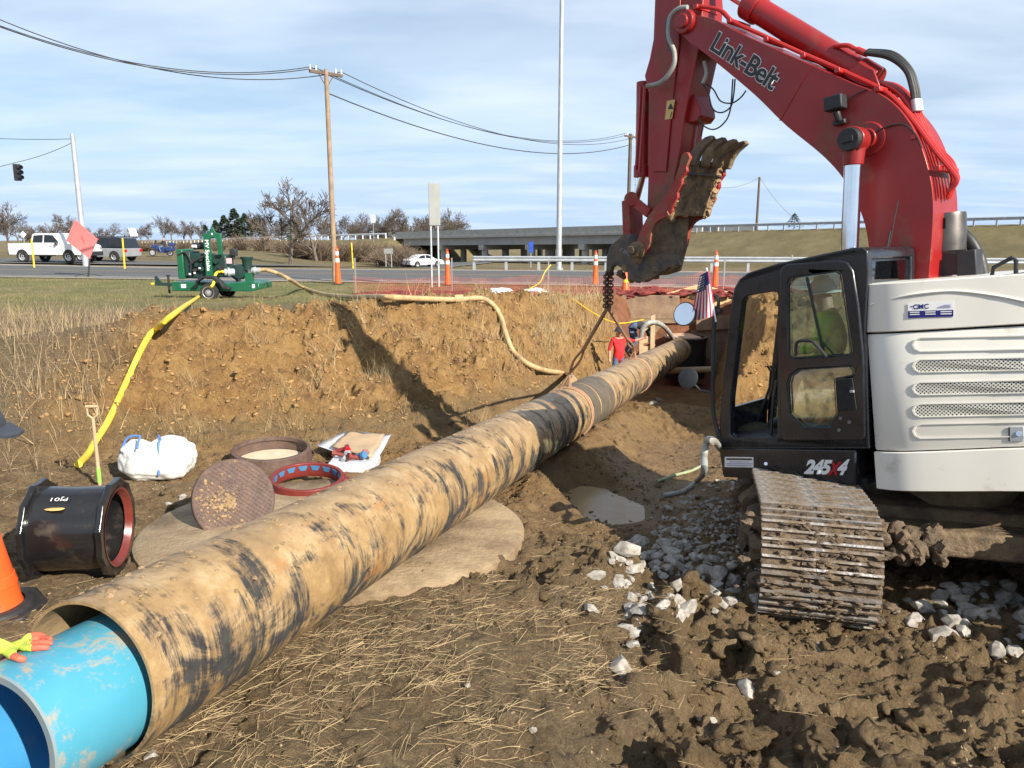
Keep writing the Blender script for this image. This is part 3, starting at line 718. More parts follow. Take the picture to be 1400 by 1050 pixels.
# ------------------------------------------------------------------ orange mesh fence
m_net, nt, bs = newmat('orange_mesh_fence')
co = coords(nt)
sx = nd(nt, 'ShaderNodeSeparateXYZ', {0: co})
fx = nd(nt, 'ShaderNodeMath', {0: nd(nt, 'ShaderNodeMath', {0: sx.outputs[0], 1: 14.0}, operation='MULTIPLY').outputs[0]}, operation='FRACT')
fz = nd(nt, 'ShaderNodeMath', {0: nd(nt, 'ShaderNodeMath', {0: sx.outputs[2], 1: 20.0}, operation='MULTIPLY').outputs[0]}, operation='FRACT')
h1 = nd(nt, 'ShaderNodeMath', {0: fx.outputs[0], 1: .09}, operation='LESS_THAN'); h2 = nd(nt, 'ShaderNodeMath', {0: fz.outputs[0], 1: .08}, operation='LESS_THAN')
hm = nd(nt, 'ShaderNodeMath', {0: h1.outputs[0], 1: h2.outputs[0]}, operation='MAXIMUM')
bs.inputs['Base Color'].default_value = (.60, .11, .07, 1); bs.inputs['Roughness'].default_value = .6
tr = nd(nt, 'ShaderNodeBsdfTransparent'); mx = nd(nt, 'ShaderNodeMixShader', {0: hm.outputs[0], 1: tr.outputs[0], 2: bs.outputs[0]}); nt.links.new(mx.outputs[0], nt.nodes['Material Output'].inputs[0])
fA, fB = at(484, 395, y=27.6), at(1090, 395, y=28.6)
fo = Vector((fA.x, fA.y, gz(fA.x, fA.y)))
fence = empty('mesh_fence', fo, 'sagging orange plastic mesh safety fence between the trench and the road', 'fence')
NP = 90; vs = []; fs = []
for i in range(NP + 1):
    p = fA.lerp(fB, i / NP); g = gz(p.x, p.y); sagv = .12 * abs(math.sin(i / NP * math.pi * 5)) + .05 * mnoise.noise(Vector((i * .4, 0, 0)))
    for j in range(6):
        f = j / 5; vs.append(Vector((p.x, p.y + .08 * mnoise.noise(Vector((i * .35, j * .8, 2))) + .05 * math.sin(i), g - .02 + f * (.70 - sagv))))
fs = [(i * 6 + j, (i + 1) * 6 + j, (i + 1) * 6 + j + 1, i * 6 + j + 1) for i in range(NP) for j in range(5)]
MB().add(vs, fs).build('mesh_panel', m_net, fence, fo)
m_net2 = mat('bunched_mesh', (.24, .035, .028), (.10, .022, .02), 5, .8, bump=.6, bscale=12)
b = MB(); random.seed(9)
for i in range(520):
    p = fA.lerp(fB, random.uniform(.02, .98)); g = gz(p.x, p.y - .3)
    b.lump(Vector((p.x, p.y - random.uniform(-.4, .9), g + .03)), random.uniform(.06, .17), i, 2, .7, (1.8, 1, .6))
b.build('bunched_mesh', m_net2, fence, fo, kind='stuff')
for f in (.003, .215, .43, .64, .83, .985):
    p = fA.lerp(fB, f); g = gz(p.x, p.y); MB().box((p.x, p.y + .1, g + .62), (.05, .04, 1.35)).build('post', m_signback, fence, fo)
b = MB()
for f in (): p = fA.lerp(fB, f); b.lump((p.x, p.y - .35, gz(p.x, p.y - .35) + .13), .2, int(f * 99), 2, .5, (2, .8, .7))
for f in (.455,):
    pass
for i, f in enumerate((.325, .40)):
    p = fA.lerp(fB, f); c = Vector((p.x, p.y - .45, gz(p.x, p.y - .45)))
    tag(MB().lump(c + Vector((0, 0, .12)), .22, i + 4, 3, .5, (1.7, .8, .6), 1.8).build('plastic_sheet', m_carwhite, None, c), ['crumpled white plastic bag caught by the mesh fence', 'flat crumpled white plastic caught by the mesh fence, toward the light pole'][i], 'plastic bag')
# ------------------------------------------------------------------ vehicles
def vehicle(name, loc, rz, label, cat, W, body, cabin, wins, wheels, wr, mb_, mc_, lights=(), extra=None):
    root = empty(name, loc, label, cat, rz=rz)
    MB().prism([(x, -W / 2, z) for x, z in body], (0, W, 0)).build('body', mb_, root, bevel=.05)
    zt = max(z for x, z in cabin); zb = min(z for x, z in cabin)
    def yy(z): return W / 2 * (.97 - .16 * (z - zb) / (zt - zb))
    n = len(cabin); b = MB()
    vs = [(x, -yy(z), z) for x, z in cabin] + [(x, yy(z), z) for x, z in cabin]
    tri = tessellate_polygon([[Vector((x, 0, z)) for x, z in cabin]])
    b.add(vs, [tuple(t) for t in tri] + [tuple(n + i for i in t) for t in tri] + [(i, (i + 1) % n, n + (i + 1) % n, n + i) for i in range(n)])
    cb = b.build('cabin', mc_, root, bevel=.04)
    for w_ in wins:
        for s_ in (-1, 1):
            MB().prism([(x, s_ * (yy(z) + .004), z) for x, z in w_], (0, s_ * .012, 0)).build('window', m_carglass, cb)
    for x in wheels:
        for s_ in (-1, 1):
            wl = MB().lathe([(wr * .62, -.11), (wr * .94, -.11), (wr, -.07), (wr, .07), (wr * .94, .11), (wr * .62, .11)], (x, s_ * (W / 2 - .10), wr), (0, s_, 0), 24).build('wheel', m_tyre, root)
            MB().lathe([(0, .06), (wr * .2, .085), (wr * .5, .06), (wr * .62, .10), (wr * .66, .105)], (x, s_ * (W / 2 - .10), wr), (0, s_, 0), 20).build('rim', m_rim, wl)
            MB().prism([(x + (wr + .07) * math.cos(a), s_ * (W / 2 - .02), wr + (wr + .07) * math.sin(a)) for a in np.linspace(-.15, math.pi + .15, 14)], (0, s_ * .026, 0)).build('wheel_arch', m_dark, root)
            wl.location.y += s_ * .03
    for (x, z, w_, h_, m_) in lights:
        for s_ in (-1, 1): MB().box((x, s_ * (W / 2 - .12), z), (.07, w_, h_)).build('lamp', m_, root, bevel=.01)
    if extra: extra(root, cb)
    return root
def spot(px, row, y):
    p = at(px, row, y=y); p.z = gz(p.x, p.y) + .10; return p
def pk(root, cb):
    MB().box((-2.9, 0, .62), (.18, 1.9, .22)).build('rear_bumper', m_blackmatte, root, bevel=.03)
    MB().box((2.95, 0, .62), (.18, 1.9, .3)).build('front_bumper', m_blackmatte, root, bevel=.03)
    MB().box((-2.825, 0, 1.0), (.03, 1.6, .5)).build('tailgate', m_carsilver, root, bevel=.01)
    for s_ in (-1, 1):
        MB().box((.1, s_ * 1.0, .50), (1.6, .1, .08)).build('side_step', m_blackmatte, root, bevel=.02)
        MB().box((.55, s_ * 1.01, 1.12), (.14, .03, .04)).build('door_handle', m_blackmatte, root)
        MB().box((1.15, s_ * 1.12, 1.32), (.12, .2, .22)).build('mirror', m_blackmatte, root, bevel=.03)
body = [(-2.85, .55), (-2.85, 1.30), (-1.0, 1.30), (1.15, 1.30), (2.6, 1.26), (2.85, 1.15), (2.9, .55)]
cab_ = [(-1.05, 1.28), (-.95, 1.92), (-.7, 1.99), (.7, 1.99), (1.0, 1.9), (1.6, 1.28)]
wins = [[(-.85, 1.36), (-.80, 1.84), (-.05, 1.88), (-.05, 1.36)], [(.05, 1.36), (.05, 1.88), (.72, 1.86), (1.2, 1.40), (1.2, 1.36)]]
vehicle('pickup_truck', spot(76, 348, 54), R(-12), 'white crew cab pickup truck half hidden by the pink diamond sign', 'pickup truck', 2.02, body, cab_, wins, (-1.75, 1.95), .42, m_carwhite, m_carwhite, ((-2.85, 1.1, .12, .3, m_taillight), (2.88, 1.0, .2, .18, m_carsilver)), pk)
def roofrack(root, cb): 
    for s_ in (-1, 1): MB().bar((-1.6, s_ * .62, 1.79), (.6, s_ * .62, 1.79), .04, .04).build('roof_rail', m_blackmatte, root)
body = [(-2.3, .35), (-2.35, .95), (1.2, .98), (2.2, .85), (2.3, .35)]
cab_ = [(-2.28, .93), (-2.05, 1.66), (-1.8, 1.76), (.3, 1.76), (.6, 1.68), (1.35, .95)]
wins = [[(-2.05, 1.02), (-1.9, 1.6), (-1.0, 1.66), (-1.0, 1.02)], [(-.92, 1.02), (-.92, 1.66), (-.1, 1.66), (-.1, 1.02)], [(-.02, 1.02), (-.02, 1.66), (.4, 1.62), (.95, 1.04)]]
vehicle('estate_car', spot(145, 348, 58), R(168), 'dark estate car with silver lower body behind the pink sign', 'car', 1.9, body, cab_, wins, (-1.45, 1.4), .36, m_carsilver, m_cardark, ((-2.33, .8, .3, .2, m_taillight),), roofrack)
body = [(-2.35, .30), (-2.4, .80), (-2.2, .98), (-1.3, 1.0), (1.0, .95), (2.1, .80), (2.35, .60), (2.35, .30)]
cab_ = [(-1.75, .96), (-1.0, 1.40), (-.4, 1.47), (.3, 1.44), (1.15, .95)]
wins = [[(-1.4, 1.0), (-.85, 1.36), (-.3, 1.41), (-.3, 1.0)], [(-.22, 1.0), (-.22, 1.41), (.25, 1.38), (.85, 1.0)]]
vehicle('sedan_car', spot(579, 361, 92), R(40), 'white sedan car on the road dipping under the overpass', 'car', 1.82, body, cab_, wins, (-1.45, 1.4), .33, m_carwhite, m_carwhite, ((-2.36, .75, .3, .14, m_taillight),))
body = [(-2.9, .4), (-2.95, 1.3), (2.0, 1.3), (2.8, 1.05), (2.9, .4)]
cab_ = [(-2.93, 1.28), (-2.85, 2.45), (-2.6, 2.6), (1.0, 2.6), (1.4, 2.45), (2.2, 1.28)]
wins = [[(.5, 1.5), (.5, 2.25), (1.25, 2.2), (1.8, 1.5)]]
pv = hw(196, 5.0, .05); pv = at(179, 325, y=pv.y); kk_ = None
for k_ in np.arange(110, 260, .5):
    p = hw(k_, 3, .05)
    if (700 + F * p.x / (p.y * CT - (p.z - EYE) * ST)) < 179: pv = p; break
vehicle('cargo_van', pv, math.atan2(-HWD[1], -HWD[0]), 'white high-roof van driving on the distant highway', 'van', 2.0, body, cab_, wins, (-1.8, 1.85), .38, m_carwhite, m_carwhite)
# motorcycle with rider
mo = spot(221, 348, 74); mr_ = empty('motorcycle', mo, 'blue touring motorcycle with rider in front of the brown bank', 'motorcycle', rz=R(185))
for x in (-.78, .82):
    wl = MB().lathe([(.24, -.06), (.30, -.07), (.33, 0), (.30, .07), (.24, .06)], (x, 0, .33), (0, 1, 0), 22).build('wheel', m_tyre, mr_)
    MB().lathe([(.0, -.03), (.24, -.02), (.24, .02), (.0, .03)], (x, 0, .33), (0, 1, 0), 12).build('rim', m_rim, wl)
MB().prism([(-1.1, -.12, .55), (-1.05, -.12, .85), (-.4, -.12, .78), (.1, -.12, .98), (.45, -.12, 1.0), (.55, -.12, .75), (.3, -.12, .35), (-.4, -.12, .3)], (0, .24, 0)).build('body', m_carblue, mr_, bevel=.04)
MB().prism([(.45, -.32, .75), (.5, -.3, 1.15), (.72, -.25, 1.1), (.85, -.25, .75)], (0, .6, 0)).build('fairing', m_carblue, mr_, bevel=.05)
for s_ in (-1, 1): MB().box((-.85, s_ * .35, .68), (.6, .24, .4)).build('pannier', m_carblue, mr_, bevel=.05)
MB().box((-1.0, 0, 1.1), (.5, .55, .35)).build('top_case', m_carblue, mr_, bevel=.06)
MB().tube([(.55, -.4, 1.12), (.6, 0, 1.08), (.55, .4, 1.12)], .025, 6).build('handlebar', m_carsilver, mr_)
MB().prism([(.52, -.22, 1.15), (.42, -.2, 1.5), (.42, .2, 1.5), (.52, .22, 1.15)], (.01, 0, 0)).build('windscreen', m_glass, mr_)
# ------------------------------------------------------------------ trees
m_bark = mat('grey_brown_bark', (.155, .125, .10), (.10, .08, .065), 3, .9)
m_twig = mat('bare_twigs', (.115, .09, .072), (.085, .068, .056), 2, .95)
m_needle = mat('evergreen_needles', (.030, .055, .028), (.05, .075, .035), 2, .8)
m_brush = mat('brown_brush_twigs', (.20, .145, .10), (.13, .10, .07), 2, .95)
def bare_tree(seed, H, spread=1.0, levels=6, rmin=.012):
    rmin = rmin * .6
    rnd = random.Random(seed); tr = MB(); cr = MB()
    def grow(p, d, L, r, lev):
        pts = [p]; q = p.copy(); dd = d.copy()
        for i in range(3):
            dd = (dd + Vector((rnd.gauss(0, .13), rnd.gauss(0, .13), rnd.gauss(.03, .08)))).normalized(); q = q + dd * (L / 3); pts.append(q)
        rs = [max(rmin, r * (1 - .13 * i)) for i in range(4)]
        (tr if lev < 2 else cr).tube(pts, rs, 7 if lev < 2 else 3, False)
        if lev >= levels: return
        n = (3 if lev == 0 else rnd.choice((3, 3, 4)))
        for k in range(n):
            f = 1.0 if k == 0 else rnd.uniform(.45, .98); i = min(2, int(f * 3)); b = pts[i].lerp(pts[i + 1], f * 3 - i)
            ang = rnd.uniform(.15, .40) if k == 0 else rnd.uniform(.45, .95) * spread
            x, y = perp(dd); t = rnd.uniform(0, 6.28)
            nd_ = (dd * math.cos(ang) + (x * math.cos(t) + y * math.sin(t)) * math.sin(ang)).normalized(); nd_.z = nd_.z + .12; nd_.normalize()
            grow(b, nd_, L * rnd.uniform(.66, .84) * (1 if k == 0 else .92), r * (.72 if k == 0 else .55), lev + 1)
    grow(Vector((0, 0, -.2)), Vector((0, 0, 1)), H * .26, H * .021, 0)
    return tr, cr
def tree_obj(name, seed, H, label, group, loc, spread=1.0, levels=6, rmin=.012):
    tr, cr = bare_tree(seed, H, spread, levels, rmin)
    root = empty(name, loc, label, 'tree', group)
    tr.build('trunk', m_bark, root); cr.build('crown', m_twig, root, smooth=0)
    return root
def place(px, y, dz=0):
    p = at(px, 330, y=y); p.z = gz(p.x, p.y) + dz; return p
def hscale(o, H0, px_h, y):
    top = at(700, 330 - px_h * 1.12, y=y).z if px_h < 90 else 0
    px_h = px_h * 1.0
    s_ = max(1.0, (top - o.location.z)) / H0; o.scale = (s_, s_, s_)
big = tree_obj('bare_tree', 4, 8.2, 'broad bare deciduous tree left of the tall wooden utility pole', None, place(396, 76), 1.05, 6, .034); big.scale = (1.3, 1.3, 1.3)
t2 = tree_obj('bare_tree', 12, 9.5, 'slender bare tree behind the broad one, close to the wooden pole', None, place(432, 95), .8, 6, .022)
LBT = 'leafless tree in the clump beyond the left end of the overpass'
LG = 'leafless trees on the skyline'
v1 = tree_obj('bare_tree', 21, 10, LBT, LG, place(612, 190), 1.15, 6, .035)
v2 = tree_obj('bare_tree', 33, 10, LBT, LG, place(541, 185), 1.05, 6, .035)
for i, (px, y, h, v) in enumerate([(8, 150, 60, v1), (-18, 140, 50, v2), (76, 160, 48, v2), (96, 175, 40, v1), (152, 230, 30, v1), (205, 260, 30, v2), (225, 250, 38, v1), (250, 255, 34, v2), (275, 240, 30, v1), (192, 250, 24, v1), (344, 215, 44, v1), (372, 230, 38, v2), (455, 210, 40, v1), (478, 190, 42, v2), (497, 195, 38, v1), (520, 200, 40, v1), (565, 200, 44, v2), (588, 190, 40, v1), (600, 210, 52, v2), (628, 200, 40, v2), (118, 240, 26, v2), (40, 200, 34, v1), (58, 220, 30, v2), (310, 250, 36, v2), (330, 240, 40, v2), (985, 190, 22, v1), (972, 185, 16, v2), (720, 260, 16, v1), (28, 170, 42, v2), (140, 200, 26, v2), (176, 235, 22, v2), (236, 262, 36, v1), (262, 248, 30, v1), (488, 215, 44, v1), (508, 205, 34, v2), (530, 215, 46, v2), (552, 210, 50, v1), (576, 220, 40, v1), (620, 225, 46, v1), (606, 180, 44, v2), (466, 225, 36, v2), (360, 225, 40, v1), (386, 225, 36, v1), (414, 215, 40, v2), (440, 205, 42, v1)]):
    o = copy_tree(v); o.location = place(px, y); o.rotation_euler = (0, 0, i * 1.3); hscale(o, 9.5, h, y)
    o['label'] = ('leafless tree on the skyline behind the white pickup' if px < 130 else 'small leafless tree on the skyline behind the motorcycle' if px < 300 else 'leafless tree in the row behind the broad bare tree' if px < 465 else LBT if px < 640 else 'faint leafless bush-like tree above the highway bridge')
hscale(v1, 9.5, 52, 190); hscale(v2, 9.5, 56, 185)
# evergreens
def conifer(seed, H, wid, n=420, drop=-.25):
    rnd = random.Random(seed); b = MB(); t = MB(); t.cyl((0, 0, -.2), (0, 0, H), H * .018, H * .004, 6)
    for i in range(n):
        f = rnd.random() ** .8; z = H * (.12 + .86 * f); R_ = wid * (1 - f) ** .8 * rnd.uniform(.35, 1.08) + .08; a = rnd.uniform(0, 6.28)
        c = Vector((R_ * math.cos(a), R_ * math.sin(a), z + drop * R_ * .4)); o_ = Vector((math.cos(a), math.sin(a), drop * .5))
        sd = Vector((-math.sin(a), math.cos(a), rnd.uniform(-.3, .3)))
        s_ = H * rnd.uniform(.03, .065)
        for _ in range(3):
            w_ = Vector((rnd.gauss(0, .5), rnd.gauss(0, .5), rnd.gauss(0, .4)))
            b.add([c - o_ * s_ * 1.5 + w_ * s_, c + (sd + w_ * .3) * s_ * .7, c + o_ * s_ * 1.4 + w_ * s_ * .4, c - (sd - w_ * .3) * s_ * .7], [(0, 1, 2, 3)])
    return t, b
def conifer_obj(name, seed, H, wid, label, loc, group=None, n=420):
    t, b = conifer(seed, H, wid, n); root = empty(name, loc, label, 'tree', group)
    t.build('trunk', m_bark, root); b.build('crown', m_needle, root, smooth=0); return root
EL, EGp = 'dark evergreen in the clump behind the green pump', 'evergreens behind the pump'
e1 = conifer_obj('evergreen_tree', 3, 8, 3.2, EL, place(322, 200), EGp)
for px, y, h in ((308, 205, 32), (336, 200, 34), (350, 198, 30), (282, 215, 20), (296, 212, 26), (404, 150, 26)):
    o = copy_tree(e1); o.location = place(px, y); o.rotation_euler = (0, 0, px); hscale(o, 8, h, y)
hscale(e1, 8, 40, 200)
pine = conifer_obj('pine_tree', 8, 3.6, 2.3, 'lone dark pine tree beside the guardrail on the embankment', hw(14, -3, 0) if False else place(1084, 92), None, 260)
hscale(pine, 3.6, 34, 92)
# brown brush on the far banks
def brush(seed, n=150):
    rnd = random.Random(seed); b = MB()
    for i in range(n):
        a = rnd.uniform(0, 6.28); t = rnd.uniform(0, .9); r0 = rnd.uniform(0, .5)
        p = Vector((r0 * math.cos(a), r0 * math.sin(a), -.1)); d = Vector((math.sin(t) * math.cos(a), math.sin(t) * math.sin(a), math.cos(t)))
        q = p + d * rnd.uniform(.5, 1.1); r = q + (d + Vector((rnd.gauss(0, .4), rnd.gauss(0, .4), -.1))) * .4
        b.tube([p, q, r], [.02, .014, .008], 3, False)
        for _ in range(3): b.tube([q, q + (d + Vector((rnd.gauss(0, .6), rnd.gauss(0, .6), rnd.gauss(0, .4)))) * .45], .008, 3, False)
    return b
BLB, BGp = 'low brown leafless brush on the bank beside the overpass abutment', 'brush on the highway bank'
br0 = brush(2).build('brush_shrub', m_brush, None); tag(br0, BLB, 'shrub', BGp); br0.location = place(452, 100); br0.scale = (1.9, 1.9, 1.8)
for i, (px, y, s_) in enumerate([(436, 98, 3), (470, 102, 3), (486, 104, 3.4), (500, 105, 3), (518, 106, 3.5), (540, 108, 3.4), (560, 110, 2.8), (420, 99, 2.6), (405, 100, 2.6), (385, 110, 2.4), (250, 130, 2.2), (215, 140, 2.6), (195, 140, 2.4), (180, 140, 2), (160, 150, 2.6), (526, 95, 2.8), (546, 92, 3), (300, 130, 2.4), (330, 120, 2.8), (360, 115, 2.8)]):
    o = br0.copy(); COL.objects.link(o); o.location = place(px, y); o.scale = (s_ * .75, s_ * .75, s_ * .55); o.rotation_euler = (0, 0, i)
    o['label'] = 'low brown leafless brush on the bank behind the motorcycle' if px < 345 else 'low brown leafless brush around the foot of the broad bare tree' if px < 445 else BLB
# ------------------------------------------------------------------ excavator
AL = R(43); PIT = R(9)
UH = Vector((-math.sin(AL), math.cos(AL), 0)); LL = Vector((-math.cos(AL), -math.sin(AL), 0))
UU = UH * math.cos(PIT) - Vector((0, 0, math.sin(PIT))); NN = UH * math.sin(PIT) + Vector((0, 0, math.cos(PIT)))
EC = Vector((4.13, 6.92, 0.9))
EB = Vector((4.13, 6.92, -.1))
exc = empty('excavator', EB, 'red and ivory crawler excavator standing in mud beside the long casing pipe', 'excavator')
def mp(px, py, lam): return onplane(px, py, EC + LL * lam, LL)
def mc(a, b, lam): return EC + UU * a + NN * b + LL * lam
def mco(p):
    q = p - EC; return q.dot(UU), q.dot(NN), q.dot(LL)
def outl(pts, lam): return [mp(x, y, lam) for x, y in pts]
def part(mb, name, m, parent=None, **k): return mb.build(name, m, parent or exc, EB, **k)
def smooth2(pts, n=6): return [(p.x, p.y) for p in bez([(x, y, 0) for x, y in pts], n)]
# --- boom
BL = .33
up_edge = smooth2([(946, 20), (976, 26), (1010, 44), (1074, 73), (1160, 111), (1211, 133), (1246, 171), (1267, 223), (1276, 279), (1271, 369), (1262, 470)], 6)
lo_edge = smooth2([(1202, 470), (1188, 339), (1177, 291), (1156, 249), (1126, 214), (1074, 171), (1031, 129), (971, 79), (941, 57)], 5)
tip = [(931, 46), (927, 36), (927, 27), (933, 20)]
boom = part(MB().prism(outl(up_edge + lo_edge + tip, BL), -LL * .62), 'boom', m_red, bevel=.012)
bw = MB()                                             # flange plates standing proud along both edges, weld seams
for e in (up_edge, lo_edge):
    P = outl(e, BL)
    for i in range(len(P) - 1):
        pass
seam = outl([(1106, 94), (1066, 165)], BL + .004); bw.bar(seam[0], seam[1], .012, .006, LL)
seam = outl([(1269, 235), (1178, 252)], BL + .004)
part(bw, 'weld_seam', m_red, boom)
b = MB()
for px, py, r, l2 in ((937, 30, .13, .05), (1187, 190, .16, .03)):
    c = mp(px, py, BL); b = MB(); b.cyl(c - LL * .02, c + LL * l2, r, r * .93, 24); b.cyl(c, c + LL * (l2 + .03), r * .6, r * .55, 20); part(b, 'pin_boss', m_red, boom, bevel=.008)
P0, X1, Y1 = mp(971, 67, BL), mp(1056, 124, BL), mp(984, 43, BL)
_, wd = text_mesh('Link-Belt', P0, X1, Y1, m_blackdec, boom, EB, 'lettering', .016, None, 0, .92, LL * .012)
text_mesh('Link-Belt', P0, X1, Y1, m_whitedec, boom, EB, 'lettering_outline', .045, wd, 0, .92, LL * .006)
# boom lights and cables
b = MB(); c = mp(1142, 141, BL + .10); b.box(c, (.17, .13, .13), (UU, LL, NN)); b.cyl(c - NN * .06, c - NN * .16 - LL * .05, .035, n=8); b.box(c - NN * .17 - LL * .06, (.12, .05, .05), (UU, LL, NN))
wl = part(b, 'work_light', m_blackmatte, boom, bevel=.015)
part(MB().tube(bez([mp(1150, 145, BL + .05), mp(1165, 132, BL + .03), mp(1185, 122, BL + .02)]), .007, 6).tube(bez([mp(1182, 190, BL + .06), mp(1205, 176, BL + .03), mp(1235, 170, BL + .02), mp(1255, 190, BL + .01), mp(1268, 235, BL - .05)]), .008, 6), 'cable', m_rubber, boom)
# hydraulic tubes along the top of the boom
top_path = [(952, 8), (985, 14), (1003, 30), (1040, 47), (1090, 70), (1165, 103), (1214, 128)]
back = [(1246, 165), (1275, 205), (1300, 235), (1306, 248), (1296, 262)]
for k, l2 in enumerate((.26, .20, .13, .05, -.03, -.11)):
    dx = k * 2.2
    if k < 2: pts = top_path[k:] + [(x + 2 + k, y - 3 * k) for x, y in back]
    else: pts = [(1150 + 8 * k, 93 + 4 * k), (1214 + dx, 122 - k), (1240 + dx, 152 - 2 * k), (1266 + dx, 195), (1292 + dx * .9, 232 - k * 2), (1300 + dx * .6, 246), (1296, 268 + k)]
    o = part(MB().tube(bez(outl(pts, l2), 6), .021, 8), 'hydraulic_tube', m_redpipe, boom)
b = MB()
for x, y in ((965, 14), (1010, 33), (1060, 58), (1110, 80), (1160, 101), (1214, 126), (1262, 190), (1294, 232)):
    c = mp(x, y, .1); part(MB().box(c, (.05, .5 if x > 1150 else .4, .045), (UU, LL, NN)), 'tube_clamp', m_redpipe, boom, bevel=.006)

part(MB().tube(bez(outl([(1262, 210), (1272, 240), (1278, 290), (1279, 345)], .1), 6), .022, 8).tube(bez(outl([(1258, 200), (1267, 238), (1273, 290), (1274, 345)], .16), 6), .02, 8), 'hose', m_rubber, boom)
# --- stick cylinder on top of the boom
a, c = mp(1186, 106, .0), mp(1027, 8, .0); dd = (c - a).normalized()
sc_ = MB().cyl(a, c, .125, n=24); sc_.cyl(c - dd * .12, c + dd * .05, .15, n=24); sc_.cyl(a - dd * .1, a + dd * .12, .14, n=24)
cyl1 = part(sc_, 'arm_cylinder', m_red, bevel=.01)
part(MB().cyl(c, c + dd * 1.0, .062, n=18), 'cylinder_rod', m_chrome, cyl1)
b = MB()
for s_ in (-1, 1): b.prism(outl([(1150, 103), (1180, 88), (1196, 96), (1206, 122), (1180, 118)], .0 + s_ * .17), LL * .03)
part(b, 'bracket', m_red, boom, bevel=.006)
part(MB().tube(bez(outl([(1140, 63), (1158, 62), (1167, 66), (1176, 70)], .10), 6), .022, 8).cyl(mp(1172, 68, .1), mp(1186, 74, .1), .032, n=10), 'feed_tube', m_redpipe, cyl1)
b = MB()
for k in range(3): b.tube(bez(outl([(1183 + k * 2, 72 - k), (1215 + k * 3, 78 - k * 2), (1238 + k * 3, 95), (1247 + k * 3, 120), (1250 + k * 3, 143)], .14 - k * .07), 8), .026, 8)
part(b, 'hose', m_rubber, cyl1)
b = MB()
for k in range(3): c = mp(1250 + k * 3, 136, .14 - k * .07); b.cyl(c, mp(1252 + k * 3, 152, .14 - k * .07), .031, n=10)
part(b, 'hose_fitting', m_galv, cyl1)
# --- boom lift cylinders, one each side
for l2, sd in ((.56, 1), (-.54, -1)):
    t_, l_ = mp(1168, 192, l2), mp(1161, 352, l2)
    lc = part(MB().cyl(t_ - LL * .08, t_ + LL * .08, .12, n=20).cyl(t_, t_ + (l_ - t_).normalized() * .22, .105, .085, 20), 'boom_cylinder', m_red, bevel=.01)
    part(MB().cyl(t_ + (l_ - t_).normalized() * .15, l_ + (l_ - t_) * .35, .078, n=24), 'cylinder_rod', m_chrome, lc)
    part(MB().cyl(t_ + LL * .08, t_ + LL * .14, .105, .095, 20).box(t_ + LL * .15, (.1, .02, .05), (UU, LL, NN)), 'pin_cap', m_blackmatte, lc)
# --- stick
SL = .19
stick = part(MB().prism(outl([(896, -75), (895, 0), (893, 54), (888, 80), (881, 104), (887, 128), (886, 240), (884, 300), (872, 336), (880, 352), (894, 350), (908, 322), (919, 258), (930, 205), (936, 160), (944, 120), (957, 60), (961, 0), (955, -75)], SL), -LL * .40), 'stick', m_red, bevel=.012)
part(MB().plate(outl([(898, -20), (932, -20), (930, 60), (922, 125), (912, 235), (894, 235), (895, 130), (897, 60)], SL + .001), [], LL * .02), 'side_plate', m_red, stick, bevel=.006)
d1 = outl([(912, 138), (923, 136), (919, 162), (909, 164)], SL + .022)
wd_ = part(MB().prism(d1, LL * .003), 'warning_decal', m_yeldec, stick)
a_ = outl([(917, 141), (921, 149), (913, 149)], SL + .027); part(MB().prism(a_, LL * .002), 'warning_symbol', m_blackdec, wd_)
a_ = outl([(918, 153), (919, 153), (917, 161), (916, 161)], SL + .027); part(MB().prism(a_, LL * .002), 'warning_symbol', m_blackdec, wd_)
# hose looping past the boom tip
part(MB().tube(bez(outl([(940, 10), (928, 12), (916, 24), (914, 50), (922, 72), (920, 92), (904, 112), (884, 118)], .36), 8), .026, 10), 'hose', m_hosegrey, stick)
part(MB().tube(bez(outl([(936, 10), (922, 15), (912, 30), (913, 55), (921, 75)], .34), 8), .022, 8), 'hose', m_rubber, stick)
part(MB().tube(bez(outl([(963, 84), (966, 100), (961, 114)], .25), 6), .022, 8), 'hose', m_hosegrey, stick)
b = MB()
for p in ([(961, 112), (975, 122), (985, 138), (1000, 141), (1012, 134), (1020, 124)], [(960, 113), (968, 126), (974, 148), (986, 154), (999, 146), (1003, 130), (1005, 108)], [(955, 162), (962, 172), (975, 177), (988, 170), (998, 152), (1002, 108)], [(954, 163), (961, 172), (958, 186)]):
    b.tube(bez(outl(p, .2), 8), .008, 6)
part(b, 'cable', m_rubber, stick)
# bucket cylinder at the back of the stick
a, c = mp(880, 112, .0), mp(878, 240, .0)
bc = part(MB().cyl(a, c, .085, n=20).cyl(c - (c - a).normalized() * .12, c + (c - a).normalized() * .02, .105, n=20), 'bucket_cylinder', m_red, bevel=.008)
part(MB().cyl(c, mp(868, 277, .0), .05, n=16), 'cylinder_rod', m_chrome, bc)
part(MB().tube(outl([(876, 118), (875, 140), (872, 190), (869, 232)], .12), .014, 8).tube(outl([(881, 118), (880, 140), (877, 190), (874, 236)], .14), .014, 8), 'hydraulic_tube', m_redpipe, bc)
# linkage
for s_ in (-1, 1):
    part(MB().bar(mp(863, 272, s_ * .24), mp(888, 292, s_ * .24), .05, .11, NN).cyl(mp(863, 272, s_ * .22), mp(863, 272, s_ * .30), .085, n=18), 'link_arm', m_redmud, bevel=.01)
part(MB().bar(mp(864, 274, 0), mp(866, 330, 0), .26, .13, UU), 'bucket_link', m_redmud, bevel=.015)
